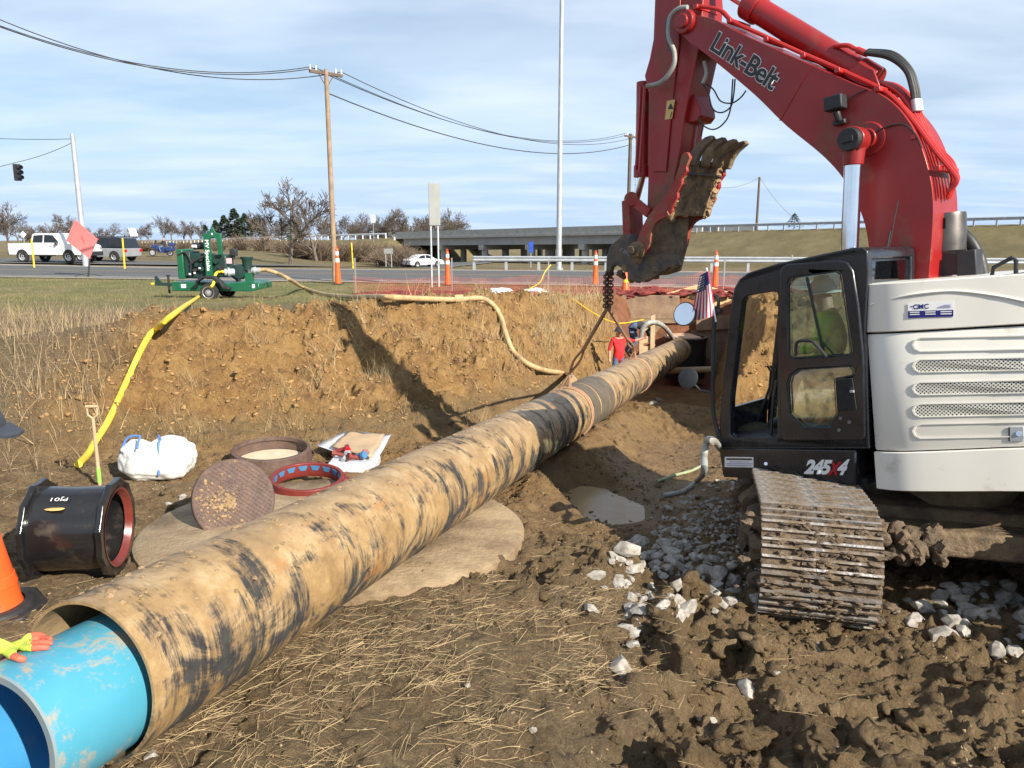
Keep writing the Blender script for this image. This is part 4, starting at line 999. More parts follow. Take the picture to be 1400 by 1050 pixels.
# --- hydraulic thumb folded up against the stick
TLn, TLf = .40, -.40
near_poly = smooth2([(868, 338), (871, 328), (887, 293), (905, 275), (918, 255), (928, 228), (932, 212), (939, 208), (943, 215)], 3) + [(943, 216), (938, 228), (939, 234), (932, 244), (932, 252), (926, 263), (926, 270), (920, 281), (917, 294)] + smooth2([(913, 296), (898, 303), (890, 318), (887, 336), (880, 348)], 3)
thumb = part(MB().prism(outl(near_poly, TLn), -LL * .06), 'thumb', m_redmud, bevel=.008)
text_mesh('20T', mp(909, 266, TLn), mp(924, 243, TLn), mp(905, 262, TLn), m_casting, thumb, EB, 'lettering', .01, None, 0, 1, LL * .004)
off = TLf - TLn
far_poly = [p + LL * (off + .06) for p in outl(near_poly, TLn)]
part(MB().prism(far_poly, -LL * .06), 'side_plate', m_redmud, thumb, bevel=.008)
# broad plate between the side plates: spans the serrated edge
q = outl([(937, 217), (915, 293)], TLn - .06); tn = (q[1] - q[0]).cross(LL).normalized()
b = MB(); b.prism([q[0], q[1], q[1] - tn * .05, q[0] - tn * .05], LL * (off + .12)); part(b, 'face_plate', m_thumb, thumb, bevel=.006)
nrm = tn if tn.dot(Vector((0, 0, EYE)) - q[0]) > 0 else -tn
b = MB(); random.seed(3)
for s_ in (0, 1):
    for k in range(11):
        f = k / 10; c = q[0].lerp(q[1], f) + LL * (off + .12) * s_ + nrm * .03
        b.lump(c, random.uniform(.035, .065), k + 20 * s_, 2, .7, (1, 1, 1), 2)
for k in range(26):
    c = q[0].lerp(q[1], random.random() ** .7) + LL * (off + .12) * random.random() + nrm * .01
    b.lump(c, random.uniform(.02, .06), k + 50, 2, .6)
part(b, 'clay_crust', m_dryclay, thumb, kind='stuff')
part(MB().bar(mp(937, 236, TLn - .06) + nrm * .03, mp(937, 236, TLn - .06) + nrm * .03 + LL * (off + .12), .02, .02), 'cross_bar', m_casting, thumb)
for k in range(4):
    l2 = TLn - .05 - k * .225
    sh = (mp(943, 215, TLn) + LL * (l2 - TLn))
    p2 = outl([(936, 226), (940, 208), (949, 195), (959, 187), (968, 184), (971.5, 189), (966, 194), (958, 201), (951, 212), (946, 226)], TLn)
    part(MB().prism([p + LL * (l2 - TLn) for p in p2], -LL * .075), 'tine', m_thumb if k else m_casting, thumb, bevel=.012)
part(MB().cyl(mp(946, 165, -.05), mp(934, 260, -.05), .075, n=16).cyl(mp(947, 160, -.05), mp(946, 172, -.05), .095, n=16), 'thumb_cylinder', m_red, thumb)
part(MB().prism(outl([(930, 140), (948, 128), (957, 148), (958, 158), (952, 166), (940, 168)], .12), -LL * .30), 'cylinder_bracket', m_red, stick, bevel=.01)
c = mp(872, 342, TLn)
part(MB().cyl(c + LL * (off - .05), c + LL * off, .09, n=20), 'pivot_pin', m_thumb, thumb, bevel=.01)
part(MB().cyl(c - LL * .04, c + LL * .05, .10, n=20).cyl(c + LL * .05, c + LL * .09, .085, n=20).cyl(c + LL * .09, c + LL * .14, .055, n=6), 'pivot_pin', m_thumb, thumb, bevel=.01)
part(MB().prism(outl([(889, 300), (914, 298), (912, 340), (904, 372), (884, 378), (878, 350), (884, 330)], .20), -LL * .42), 'stick_foot', m_mudsteel, stick, bevel=.02)
# --- quick coupler
cpl = [(857, 319), (846, 325), (834, 336), (829, 350), (828, 371), (834, 374), (836, 366), (842, 362), (848, 366), (857, 369), (858, 381), (870, 385), (882, 386), (892, 381), (898, 377), (910, 369), (925, 362), (924, 350), (905, 346), (890, 350), (876, 338), (868, 326)]
cp = MB()
for l2 in (.28, -.22): cp.prism(outl(cpl, l2), -LL * .07)
cp.cyl(mp(840, 348, .24), mp(840, 348, -.24), .07, n=14).cyl(mp(880, 372, .27), mp(880, 372, -.27), .09, n=14).cyl(mp(866, 328, .3), mp(866, 328, -.3), .07, n=14)
cp.prism(outl([(862, 345), (895, 356), (890, 376), (860, 366)], .2), -LL * .4)
coup = part(cp, 'quick_coupler', m_casting, bevel=.015)
text_mesh('C 20 20-4', mp(847, 342, .285), mp(866, 353, .285), mp(849, 338.5, .285), m_greydec, coup, EB, 'lettering', 0, None, .2, 1, LL * .004)
b = MB()
for k in range(22):
    px, py = random.choice([(835, 340), (850, 372), (870, 380), (892, 374), (905, 362), (918, 358), (880, 360), (900, 345)])
    b.lump(mp(px + random.uniform(-8, 8), py + random.uniform(-6, 6), random.uniform(-.25, .3)), random.uniform(.03, .06), k, 2, .5)
part(b, 'mud_cake', m_thumb, coup, kind='stuff')
# --- house: ivory hood bands swept round the tail
a0 = mco(mp(1187, 500, 1.33))[0]
plan = [(a0 + .0, 1.30), (a0 - .10, 1.325), (a0 - .20, 1.33), (a0 - .28, 1.32), (a0 - .38, 1.296), (a0 - .6, 1.235), (a0 - .85, 1.155), (-1.0, 1.07)]
plan = [p for p in plan if p[0] > -1.0] + [(-1.05, 1.07), (-1.25, .97), (-1.45, .80), (-1.6, .55), (-1.7, .28), (-1.72, 0), (-1.7, -.28), (-1.6, -.55), (-1.45, -.80), (-1.25, -.97), (-1.05, -1.07), (a0 - .6, -1.235), (a0 - .2, -1.33), (a0, -1.33)]
_pa = [p[0] for p in plan if p[1] > 0][::-1]; _pl = [p[1] for p in plan if p[1] > 0][::-1]
def ms(px, py, off):
    l = 1.33
    for _ in range(8):
        a = mco(mp(px, py, l + off))[0]; l = float(np.interp(a, _pa, _pl))
    return mp(px, py, l + off)
def outs(pts, off): return [ms(x, y, off) for x, y in pts]
def bb(px, py): return mco(mp(px, py, 1.33))[1]
aR = mco(mp(1400, 500, 1.33))[0]
def band(ya, yb, yc, yd, name, m, insets=((0, 0), (0, 0)), ov=0.0):
    """ya,yb rows of lower edge at x=1187 and 1400; yc,yd rows of upper edge"""
    l0, l1, u0, u1 = bb(1187, ya), bb(1400, yb), bb(1187, yc), bb(1400, yd)
    prof = [(0.0, .030), (.0, .012), (.02, 0), (.98, 0), (1.0, .012), (1.0, .03)]
    rows = []
    for f, ins in prof:
        r = []
        for a, l in plan:
            k = min(1.3, (a0 - a) / (a0 - aR)); lo = l0 + (l1 - l0) * k; hi = u0 + (u1 - u0) * k
            q = math.hypot(a + .35, l); sc = (q - ins + ov) / q
            r.append(mc((a + .35) * sc - .35, lo + (hi - lo) * f, l * sc))
        rows.append(r)
    n = len(plan); vs = [p for r in rows for p in r]
    fs = [(j * n + i, j * n + i + 1, (j + 1) * n + i + 1, (j + 1) * n + i) for j in range(len(rows) - 1) for i in range(n - 1)]
    b = MB().add(vs, fs)
    return part(b, name, m, smooth=50)
band(668, 681, 617.5, 619.5, 'counterweight', m_white, ov=.02)
hp = band(616, 618, 457.5, 449, 'engine_door', m_white)
up = band(455, 446, 388, 375, 'engine_hood', m_white, ov=.012)
lid = [mc(a, bb(1187, 390) + (bb(1400, 376.5) - bb(1187, 390)) * min(1.3, (a0 - a) / (a0 - aR)), l * .992) for a, l in plan]
part(MB().prism(lid, NN * .012), 'hood_lid', m_white, up)
core = [mc(a * .97 - .01, bb(1187, 664), l * .965) for a, l in plan]
part(MB().prism(core, NN * (bb(1187, 395) - bb(1187, 664))), 'engine_bay', m_dark)
# raised crease on the upper hood
pts = bez(outs([(1190, 417), (1240, 404), (1300, 398), (1360, 404), (1420, 416)], .014), 8)
part(MB().tube(pts, .012, 6), 'crease', m_white, up)
# grille slots
def slot(x0, x1, y0, y1):
    r = (y1 - y0) / 2; ym = (y0 + y1) / 2
    xa = x0 + r * 1.1; xx = [xa + (x1 - xa) * k / 8 for k in range(9)]
    return [(x, y1 - .02 * (x - xa)) for x in reversed(xx)] + [(x0 + r * .35, y1 - r * .35), (x0, ym), (x0 + r * .35, y0 + r * .35)] + [(x, y0 - .02 * (x - xa)) for x in xx]
m_perf, nt, bs = newmat('perforated_grille')
co = coords(nt)
dU = nd(nt, 'ShaderNodeVectorMath', {0: co, 1: tuple((UU + NN) * .7071)}, operation='DOT_PRODUCT'); dN = nd(nt, 'ShaderNodeVectorMath', {0: co, 1: tuple((UU - NN) * .7071)}, operation='DOT_PRODUCT')
cv = nd(nt, 'ShaderNodeCombineXYZ', {0: dU.outputs['Value'], 1: dN.outputs['Value']})
vo = nd(nt, 'ShaderNodeTexVoronoi', {'Vector': cv.outputs[0], 'Scale': 52, 'Randomness': 0.0}, voronoi_dimensions='2D')
pf = ramp(nt, vo.outputs['Distance'], [(.30, (0, 0, 0)), (.36, (1, 1, 1))])
nt.links.new(mix(nt, pf, (.012, .012, .012), (.56, .54, .48)), bs.inputs['Base Color']); bs.inputs['Roughness'].default_value = .5
for y0, y1, g in ((461, 481, 0), (491, 509.5, 1), (522, 540.5, 1), (551.5, 570.5, 1), (579, 600, 0)):
    o_ = outs(slot(1247, 1450, y0, y1), .004); i_ = outs(slot(1250, 1450, y0 + 1.5, y1 - 1.5), .004)
    part(MB().plate(o_, [i_], LL * .008), 'slot_rim', m_white, hp, bevel=.003)
    if g: part(MB().prism(i_, LL * .002), 'grille', m_perf, hp)
lt = part(MB().prism(outs([(1381, 584), (1400, 583), (1400, 603), (1381, 603)], 0.003), LL * .01), 'door_latch', m_galv, hp, bevel=.003)
part(MB().cyl(ms(1393, 593, 0.013), ms(1393, 593, 0.019), .02, n=14), 'lock', m_chrome, lt)
part(MB().prism(outs([(1379, 584), (1383, 584), (1383, 603), (1379, 603)], 0.004), LL * .004), 'latch_recess', m_dark, hp)
# company sticker
st = part(MB().prism(outs([(1241.5, 415), (1304, 412), (1304, 433), (1241.5, 435)], 0.016), LL * .002), 'sticker', m_whitedec, up)
part(MB().prism(outs([(1241.5, 425.3), (1303.5, 423.6), (1303.5, 432.6), (1241.5, 434.8)], 0.019), LL * .001), 'sticker_band', m_bluedec, st)
text_mesh('CMC', ms(1248.5, 422.6, 0.016), ms(1270, 421.5, 0.016), ms(1248.5, 416.4, 0.016), m_bluedec, st, EB, 'lettering', .03, None, 0, 1, LL * .004)
def tick(pts, l2, m, par, f=None): part(MB().prism((f or outl)(pts, l2), LL * .001), 'fine_print', m, par)
for x0, x1, y in ((1245, 1247.5, 419), (1282, 1300, 420.3), (1285, 1300, 418.8), (1290, 1300, 417)):
    tick([(x0, y - .5), (x1, y - .6), (x1, y + .4), (x0, y + .5)], .019, m_greydec if x0 > 1250 else m_blackdec, st, outs)
for x0, x1 in ((1244, 1257), (1265, 1279), (1286, 1301)):
    for y in (427, 430):
        y -= (x0 - 1244) * .02; tick([(x0, y - .6), (x1, y - .9), (x1, y + .4), (x0, y + .7)], .021, m_whitedec, st, outs)
# muffler, air intake, rail
c0 = mc(-.62, 0, -.10)
mtop, mbot = onplane(1292, 292, c0, LL), onplane(1292, 346, c0, LL)
ax_ = (mtop - mbot); mr = .175
muf = part(MB().lathe([(.0, 0), (mr * .9, 0), (mr, .02), (mr, ax_.length - .03), (mr * .97, ax_.length), (mr * .9, ax_.length), (.0, ax_.length - .01)], mbot, ax_, 28), 'muffler', m_muffler)
part(MB().bar(onplane(1291, 298, c0 + LL * .18, LL), onplane(1291, 312, c0 + LL * .18, LL), .03, .02, LL), 'strap', m_dark, muf)
part(MB().prism([onplane(x, y, c0 + LL * .15, LL) for x, y in ((1272, 345), (1312, 345), (1316, 376), (1272, 376))], -LL * .3).box(onplane(1326, 362, c0 + LL * .1, LL), (.16, .2, .26), (UU, LL, NN)), 'intake_housing', m_blackmatte, bevel=.01)
part(MB().tube(bez([onplane(x, y, c0 - LL * .1, LL) for x, y in ((1314, 318), (1326, 330), (1338, 352), (1344, 378))]), .055, 10), 'intake_hose', m_rubber)
part(MB().tube([mp(x, y, .9) for x, y in ((1356, 378), (1358, 366), (1384, 352), (1389, 356), (1389, 378))], .016, 8), 'handrail', m_blackmatte)
# --- cab
CL, CW = 1.35, 1.0
sil = [(983, 613), (985, 552), (997.7, 425), (1003, 394), (1010, 382), (1022, 373), (1063, 360), (1117, 349), (1166, 338.5), (1180, 338), (1186, 343), (1187.5, 371), (1183, 454), (1188, 613)]
fwin = [(1015, 413), (1018, 407), (1024, 404), (1060, 398), (1063, 402), (1062, 600), (1058, 606), (1004, 600), (998, 594), (999.5, 544)]
door = [(1065, 374), (1068, 366), (1075, 361), (1146, 355.5), (1158, 358), (1166, 370), (1174, 420), (1180, 483), (1182, 596), (1178, 602), (1072, 603), (1066, 598)]
uwin = [(1077, 388), (1081, 379), (1144, 370.5), (1150, 374), (1166, 482), (1163, 485), (1084, 490), (1078, 486)]
lwin = [(1077, 525), (1080, 514), (1092, 505), (1163, 501), (1168, 506), (1167, 512), (1141, 517), (1144, 566), (1131.5, 586), (1099, 586), (1079, 566)]
din = [(x * .97 + 1123 * .03, y * .975 + 480 * .025) for x, y in door]
cab = part(MB().plate(outl(sil, CL), [outl(fwin, CL), outl(din, CL)], -LL * .09), 'cab', m_black, bevel=.012)
dr = part(MB().plate(outl(door, CL + .03), [outl(uwin, CL + .03), outl(lwin, CL + .03)], -LL * .05), 'door', m_black, cab, bevel=.012)
for wn_, nm in ((uwin, 'door_glass'), (lwin, 'door_glass')):
    o_ = outl([(x + (1 if x > 1120 else -1), y) for x, y in wn_], CL + .005); part(MB().prism(o_, -LL * .006), nm, m_glass, dr)
    k = [(x * .96 + sum(p[0] for p in wn_) / len(wn_) * .04, y * .97 + sum(p[1] for p in wn_) / len(wn_) * .03) for x, y in wn_]
    part(MB().plate(outl(wn_, CL + .031), [outl(k, CL + .031)], LL * .006), 'gasket', m_blackmatte, dr)
part(MB().bar(mp(1103, 379, CL + .012), mp(1125, 480, CL + .012), .02, .012, LL), 'window_divider', m_blackmatte, dr)
part(MB().tube(bez(outl([(1088, 486), (1090, 468), (1108, 466), (1116, 472), (1130, 488)], CL + .08), 6), .014, 8), 'door_handle', m_blackmatte, dr)
b = MB(); b.prism(outl([(1143, 520), (1166, 516), (1172, 560), (1146, 562)], CL + .031), LL * .012); 
part(b, 'latch_plate', m_dark, dr, bevel=.006)
for x, y in ((1149, 572), (1161, 577), (1147, 588), (1166, 530)): part(MB().cyl(mp(x, y, CL + .03), mp(x, y, CL + .04), .016, n=10), 'bolt', m_blackmatte, dr)
part(MB().box(mp(1165, 535, CL + .05), (.03, .02, .02), (UU, LL, NN)), 'latch', m_galv, dr)
# far side of the cab, roof, floor, rear wall, glass
farw = [(1003, 420), (1011, 392), (1026, 384), (1170, 356), (1178, 400), (1179, 570), (1120, 592), (991, 594)]
part(MB().plate([p - LL * (CW - .09) for p in outl(sil, CL)], [[p - LL * (CW - .09) for p in outl(farw, CL)]], -LL * .09), 'far_side_frame', m_black, cab, bevel=.01)
part(MB().prism([p - LL * (CW - .05) for p in outl(farw, CL)], -LL * .006), 'far_side_glass', m_glass, cab)
roof = sil[4:11]; P = outl(roof, CL)
part(MB().prism(P + [p - NN * .07 for p in reversed(P)], -LL * CW), 'roof', m_black, cab, bevel=.02)
fl = outl([(984, 598), (1187, 600), (1188, 613), (983, 613)], CL); part(MB().prism(fl, -LL * CW), 'floor', m_blackmatte, cab)
fp = outl([(985, 552), (997.7, 425), (1003, 394), (1010, 382)], CL)
for l2 in (.06,):
    part(MB().prism(outl([(983, 610), (985, 560), (991, 560), (990, 610)], CL - .09), -LL * (CW - .18)), 'front_panel', m_black, cab)
part(MB().prism(outl([(1187.5, 395), (1188, 610), (1184, 610), (1182, 395)], CL - .09), -LL * (CW - .18)), 'rear_wall', m_black, cab)
part(MB().prism(outl([(1186, 345), (1187.5, 360), (1184, 360), (1182, 345)], CL - .09), -LL * (CW - .18)), 'rear_header', m_black, cab)
part(MB().prism(outl([(1187, 358), (1187, 396), (1185.5, 396), (1185.5, 358)], CL - .05), -LL * (CW - .1)), 'rear_glass', m_glass, cab)
# skirt under the cab with model number
sk = part(MB().prism(outl([(983, 612.5), (1170, 615.5), (1170, 662.5), (1150, 662), (1000, 653), (988, 650)], CL), -LL * .6), 'cab_skirt', m_black, bevel=.012)
part(MB().prism(outl([(988, 640), (1186, 655), (1186, 664), (990, 652)], CL - .1), -LL * (CW + .2)), 'deck_underside', m_dark)
text_mesh('245', mp(1099.5, 646.5, CL), mp(1137, 647.5, CL), mp(1101, 629, CL), m_whitedec, sk, EB, 'lettering', .05, None, .22, .9, LL * .006)
text_mesh('4', mp(1144, 648, CL), mp(1160, 648, CL), mp(1146, 629, CL), m_whitedec, sk, EB, 'lettering', .05, None, .4, .9, LL * .006)
text_mesh('X', mp(1131, 648.5, CL), mp(1150, 648.5, CL), mp(1133, 632, CL), m_reddec, sk, EB, 'lettering', .05, None, .3, .9, LL * .009)
st = part(MB().prism(outl([(991, 624.5), (1030, 625), (1030.5, 639), (991, 638.5)], CL), LL * .003), 'sticker', m_whitedec, sk)
tick([(993, 626.5), (1028, 626.8), (1028, 629), (993, 628.7)], CL + .004, m_blackdec, st)
for y, a, c in ((631.3, 997, 1024), (634, 992.5, 1029), (636.4, 994, 1027)): tick([(a, y - .5), (c, y - .4), (c, y + .7), (a, y + .6)], CL + .004, m_greydec, st)
part(MB().plate(outl([(1036, 622), (1096, 623), (1096, 652), (1036, 646)], CL), [outl([(1037, 623), (1095, 624), (1095, 651), (1037, 645)], CL)], LL * .003), 'access_panel', m_blackmatte, sk)
part(MB().cyl(mp(1047, 634, CL), mp(1047, 634, CL + .008), .016, n=12), 'panel_lock', m_chrome, sk)
# beacon, antennas
c = mp(1205, 350, .75); b = MB().cyl(mp(1190, 347, .75), mp(1212, 350, .75), .06, n=14); part(b, 'beacon', m_blackmatte, cab)
part(MB().tube([mp(1213, 352, .72), mp(1228, 274, .72)], .005, 5).tube([mp(1212, 345, .74), mp(1217, 316, .74)], .008, 5), 'antenna', m_blackmatte, cab)
# mirrors on a bracket ahead of the cab
part(MB().tube(bez(outl([(984, 600), (975, 560), (975, 500), (977, 440), (981, 420)], CL), 6), .022, 8).tube(bez(outl([(982, 420), (982, 409), (977, 404), (970, 405)], CL), 6), .016, 8).tube(outl([(986, 425), (976, 426)], CL), .03, 8), 'mirror_bracket', m_blackmatte, cab)
def mirror(px, py, rw, m1, nm, tilt):
    c = mp(px, py, CL + .1); n = (Vector((0, 0, EYE)) - c).normalized(); n = (n + Vector(tilt)).normalized()
    o = part(MB().lathe([(0, -.05), (rw * .7, -.045), (rw, -.01), (rw * 1.03, .008), (rw * .95, .012), (0, .012)], c, n, 32), nm, m_blackmatte, cab)
    if m1: part(MB().lathe([(0, .0145), (rw * .94, .0138)], c, n, 32), 'mirror_glass', m1, o)
    return c
c = mirror(936.5, 429.5, .115, m_mirror, 'mirror', (-.75, -.15, .30))
part(MB().tube([c - ray(936, 430) * -.01, mp(958, 412, CL - .1), mp(978, 420, CL)], .01, 6), 'mirror_arm', m_blackmatte, cab)
c = mirror(941, 517, .10, None, 'lower_mirror', (-.9, -.3, .3))
part(MB().tube([c, mp(958, 534, CL + .05), mp(975, 538, CL)], .011, 6), 'mirror_arm', m_blackmatte, cab)
# seat, levers
sa = mco(mp(1130, 500, .85))
b = MB().box(mc(sa[0] - .12, sa[1] - .12, .85), (.5, .5, .14), (UU, LL, NN)).box(mc(sa[0] - .38, sa[1] + .25, .85), (.14, .48, .75), (UU, LL, NN)); part(b, 'seat', m_seat, cab, bevel=.04)
b = MB()
for dx, dz in ((0, 0), (4, 1)): b = MB(); b.tube(outl([(1034 + dx * 2, 582), (1052 + dx, 530), (1054 + dx, 508), (1049 + dx, 500)], .8 - dx * .08), .012, 6); part(b, 'control_lever', m_blackmatte, cab)
part(MB().tube(bez(outl([(1054, 604), (1056, 560), (1062, 520)], 1.2), 5), .014, 6), 'grab_rail', m_blackmatte, cab)
part(MB().lump(mp(1035, 590, .85), .16, 3, 2, .5, (1.4, 1, .5)), 'floor_mat', mat('olive_mat', (.07, .065, .04), (.05, .045, .03), 8, .9), cab)
# --- undercarriage
AZ = R(14); UP_ = R(4)
ta = Vector((math.sin(AZ) * math.cos(UP_), math.cos(AZ) * math.cos(UP_), -math.sin(UP_))); tp = Vector((math.cos(AZ), -math.sin(AZ), 0)); tn_ = tp.cross(ta)
TC = Vector((3.93, 6.92, -.10)) + tn_ * .0
def tloc(a, p, n): return TC + ta * a + tp * p + tn_ * n
HL, RR, TW = 1.52, .44, .86        # half wheelbase, end radius, shoe width
shoe_b = MB(); shoe_b.cur = 0
shoe_b.box((0, 0, 0), (.188, TW, .028))
shoe_b.cur = 1
for k in (-.075, 0, .075): shoe_b.box((k, 0, .028), (.020, TW * .99, .034))
m_shoe = mat('muddy_track_shoe', (.17, .12, .075), (.10, .072, .048), 9, .9, bump=.8, bscale=25)
m_grous = mat('worn_grouser_steel', (.46, .44, .42), (.30, .28, .26), 6, .35, metal=.75, dirt=(.20, .145, .09), damt=.50, dscale=5, bump=.3)
so_ = shoe_b.build('track_shoe', [m_shoe, m_grous]); sme = so_.data; bpy.data.objects.remove(so_)
per = 4 * HL + 2 * math.pi * RR; NS = 48
random.seed(11)
for side, pp in ((-1, -1.2), (1, 1.2)):
    fr = MB(); fr.box(tloc(0, pp, RR), (2.9, .42, .34), (ta, tp, tn_))
    for a in (-HL, HL): fr.cyl(tloc(a, pp - .12, RR), tloc(a, pp + .12, RR), RR - .07, n=24)
    for a in np.linspace(-1.2, 1.2, 7): fr.cyl(tloc(a, pp - .16, .13), tloc(a, pp + .16, .13), .11, n=12)
    tk = part(fr, 'track_frame', m_mudsteel, bevel=.02)
    for i in range(NS if side < 0 else 40):
        s_ = i / (NS if side < 0 else 40) * per
        if s_ < 2 * HL: a, n_, dr_, up_ = -HL + s_, 2 * RR, ta, tn_
        elif s_ < 2 * HL + math.pi * RR:
            t = (s_ - 2 * HL) / RR; a = HL + RR * math.sin(t); n_ = RR + RR * math.cos(t); dr_ = ta * math.cos(t) - tn_ * math.sin(t); up_ = ta * math.sin(t) + tn_ * math.cos(t)
        elif s_ < 4 * HL + math.pi * RR: a, n_, dr_, up_ = HL - (s_ - 2 * HL - math.pi * RR), 0, -ta, -tn_
        else:
            t = (s_ - 4 * HL - math.pi * RR) / RR; a = -HL - RR * math.sin(t); n_ = RR - RR * math.cos(t); dr_ = -ta * math.cos(t) + tn_ * math.sin(t); up_ = -ta * math.sin(t) - tn_ * math.cos(t)
        o = bpy.data.objects.new('track_shoe', sme); COL.objects.link(o); o.parent = tk
        p = tloc(a, pp, n_) - EB
        rx = up_.cross(dr_)
        M_ = Matrix((dr_, rx, up_)).transposed().to_4x4(); M_.translation = p; o.matrix_local = M_
    b = MB()
    for k in range(520 if side < 0 else 30):
        t = random.uniform(0, math.pi * 1.25) ; a = -HL - RR * math.sin(min(t, math.pi)) * 1.03 + (max(0, t - math.pi) * 1.4); n_ = RR - RR * math.cos(min(t, math.pi)) * 1.05
        b.lump(tloc(a, pp + random.gauss(0, .19), n_), random.uniform(.012, .036), k, 2, .7, (1.5, 1.5, .6), 2.0)
    for k in range(40): b.lump(tloc(random.uniform(-1.5, 1), pp + random.choice((-1, 1)) * TW * .46, random.uniform(.0, .8)), random.uniform(.05, .14), k + 300, 2, .6)
    part(b, 'caked_mud', m_shoe, tk, kind='stuff')
part(MB().box(tloc(0, 0, .55), (1.5, 2.0, .36), (ta, tp, tn_)).box(tloc(-.9, .1, .52), (.35, 1.6, .22), (ta, tp, tn_)).box(tloc(.9, 0, .52), (.35, 1.6, .22), (ta, tp, tn_)), 'carbody', m_mudsteel, bevel=.03)
part(MB().cyl(tloc(0, 0, .7), mc(0, bb(1187, 660), 0), .62, n=32), 'slew_ring', m_mudsteel)
b = MB()
for k in range(60): b.lump(tloc(-1.0 - random.random() * .25, -.72 + random.random() * .55, .40 + random.random() * .22), random.uniform(.03, .08), k + 70, 2, .6, (1, 1, 1), 2.2)
part(b, 'dirt_lump', m_shoe, exc, kind='stuff')
# ------------------------------------------------------------------ casing and carrier pipe
PX, PY = perp(PDIR)
if PY.z < 0: PY = -PY
PX = PY.cross(PDIR)
def pring(t, r, th, dz=0): return pipe(t) + PX * (r * math.cos(th)) + PY * (r * math.sin(th) + dz)
def tubemesh(name, prof, mat_, parent, org, dz=0, n=72, wob=0, label=None):
    """prof: list of (t, r) along the pipe; makes uv = (theta, t)"""
    vs = []; uv = []
    for t, r in prof:
        for k in range(n + 1):
            th = 2 * math.pi * k / n - math.pi / 2
            rr = r * (1 + wob * mnoise.noise(Vector((math.cos(th) * 2, math.sin(th) * 2, t * .8))))
            vs.append(pring(t, rr, th, dz) - org); uv.append((k / n, t))
    m = len(prof); fs = [(j * (n + 1) + k, j * (n + 1) + k + 1, (j + 1) * (n + 1) + k + 1, (j + 1) * (n + 1) + k) for j in range(m - 1) for k in range(n)]
    me = bpy.data.meshes.new(name); me.from_pydata([tuple(v) for v in vs], [], fs)
    l = me.uv_layers.new(name='uv'); 
    for p in me.polygons:
        for li in p.loop_indices: l.data[li].uv = uv[me.loops[li].vertex_index]
    me.polygons.foreach_set('use_smooth', [True] * len(me.polygons)); me.set_sharp_from_angle(angle=R(40))
    bm = bmesh.new(); bm.from_mesh(me); bmesh.ops.recalc_face_normals(bm, faces=bm.faces); bm.to_mesh(me); bm.free()
    me.materials.append(mat_); o = bpy.data.objects.new(name, me); COL.objects.link(o)
    if parent: o.parent = parent
    else: o.location = org
    return o
m_casing, nt, bs = newmat('clay_smeared_casing')
uvn = nd(nt, 'ShaderNodeUVMap', uv_map='uv').outputs[0]
ob = coords(nt)
black = ramp(nt, noise(nt, ob, 9, 6, .6), [(.35, (.018, .018, .020)), (.7, (.055, .052, .048))])
tan = ramp(nt, noise(nt, ob, 5, 10, .7), [(.28, (.19, .12, .055)), (.5, (.33, .215, .10)), (.70, (.46, .335, .185))])
rust = (.36, .15, .045)
big = noise(nt, ob, 2.6, 11, .70, .7)
strk = noise(nt, uvn, 1.0, 8, .68, .6, (3.2, 6.5, 1))       # circumferential scrape streaks
drip = noise(nt, uvn, 1.0, 9, .72, .3, (5.0, 34.0, 1))
sep_ = nd(nt, 'ShaderNodeSeparateXYZ', {0: uvn})
# how much of the coating shows: more on the flanks, less on top; clay lies where it fell
tw = nd(nt, 'ShaderNodeMath', {0: sep_.outputs[0], 1: math.tau}, operation='MULTIPLY')
a1 = nd(nt, 'ShaderNodeMath', {0: big, 1: 1.15}, operation='MULTIPLY')
a2 = nd(nt, 'ShaderNodeMath', {0: strk, 1: .65}, operation='MULTIPLY')
a3 = nd(nt, 'ShaderNodeMath', {0: drip, 1: .42}, operation='MULTIPLY')
s1 = nd(nt, 'ShaderNodeMath', {0: a1.outputs[0], 1: a2.outputs[0]}, operation='ADD')
s2 = nd(nt, 'ShaderNodeMath', {0: s1.outputs[0], 1: a3.outputs[0]}, operation='ADD')
cw = nd(nt, 'ShaderNodeMath', {0: tw.outputs[0]}, operation='COSINE')
cw2 = nd(nt, 'ShaderNodeMath', {0: cw.outputs[0], 1: -.085}, operation='MULTIPLY')
s3 = nd(nt, 'ShaderNodeMath', {0: s2.outputs[0], 1: cw2.outputs[0]}, operation='ADD')
fac = ramp(nt, nd(nt, 'ShaderNodeMapRange', {0: s3.outputs[0], 1: .8, 2: 1.5, 3: 0, 4: 1}).outputs[0], [(.30, (1, 1, 1)), (.50, (0, 0, 0))])
col = mix(nt, fac, tan, black)
rf = ramp(nt, noise(nt, uvn, 1.0, 6, .6, .4, (9.0, 1.4, 1)), [(.62, (0, 0, 0)), (.72, (.7, .7, .7))])
col = mix(nt, rf, col, rust)
wsc = ramp(nt, noise(nt, uvn, 1.0, 8, .75, 1.2, (7.0, 90.0, 1)), [(.64, (0, 0, 0)), (.72, (.75, .75, .75))])
col = mix(nt, wsc, col, (.56, .45, .28))
nt.links.new(col, bs.inputs['Base Color'])
rr_ = nd(nt, 'ShaderNodeMapRange', {0: fac, 1: 0, 2: 1, 3: .38, 4: .9}); nt.links.new(rr_.outputs[0], bs.inputs['Roughness'])
hsum = nd(nt, 'ShaderNodeMath', {0: noise(nt, ob, 18, 8, .7), 1: fac}, operation='ADD')
bn = nd(nt, 'ShaderNodeBump', {'Height': hsum.outputs[0], 'Strength': .45, 'Distance': .02}); nt.links.new(bn.outputs[0], bs.inputs['Normal'])
m_casin = mat('casing_inside', (.34, .24, .13), (.25, .17, .09), 5, .9, bump=.3)
RO, RI = PD / 2, PD / 2 - .016
ORG = Vector((PN.x, PN.y, PN.z - RO))
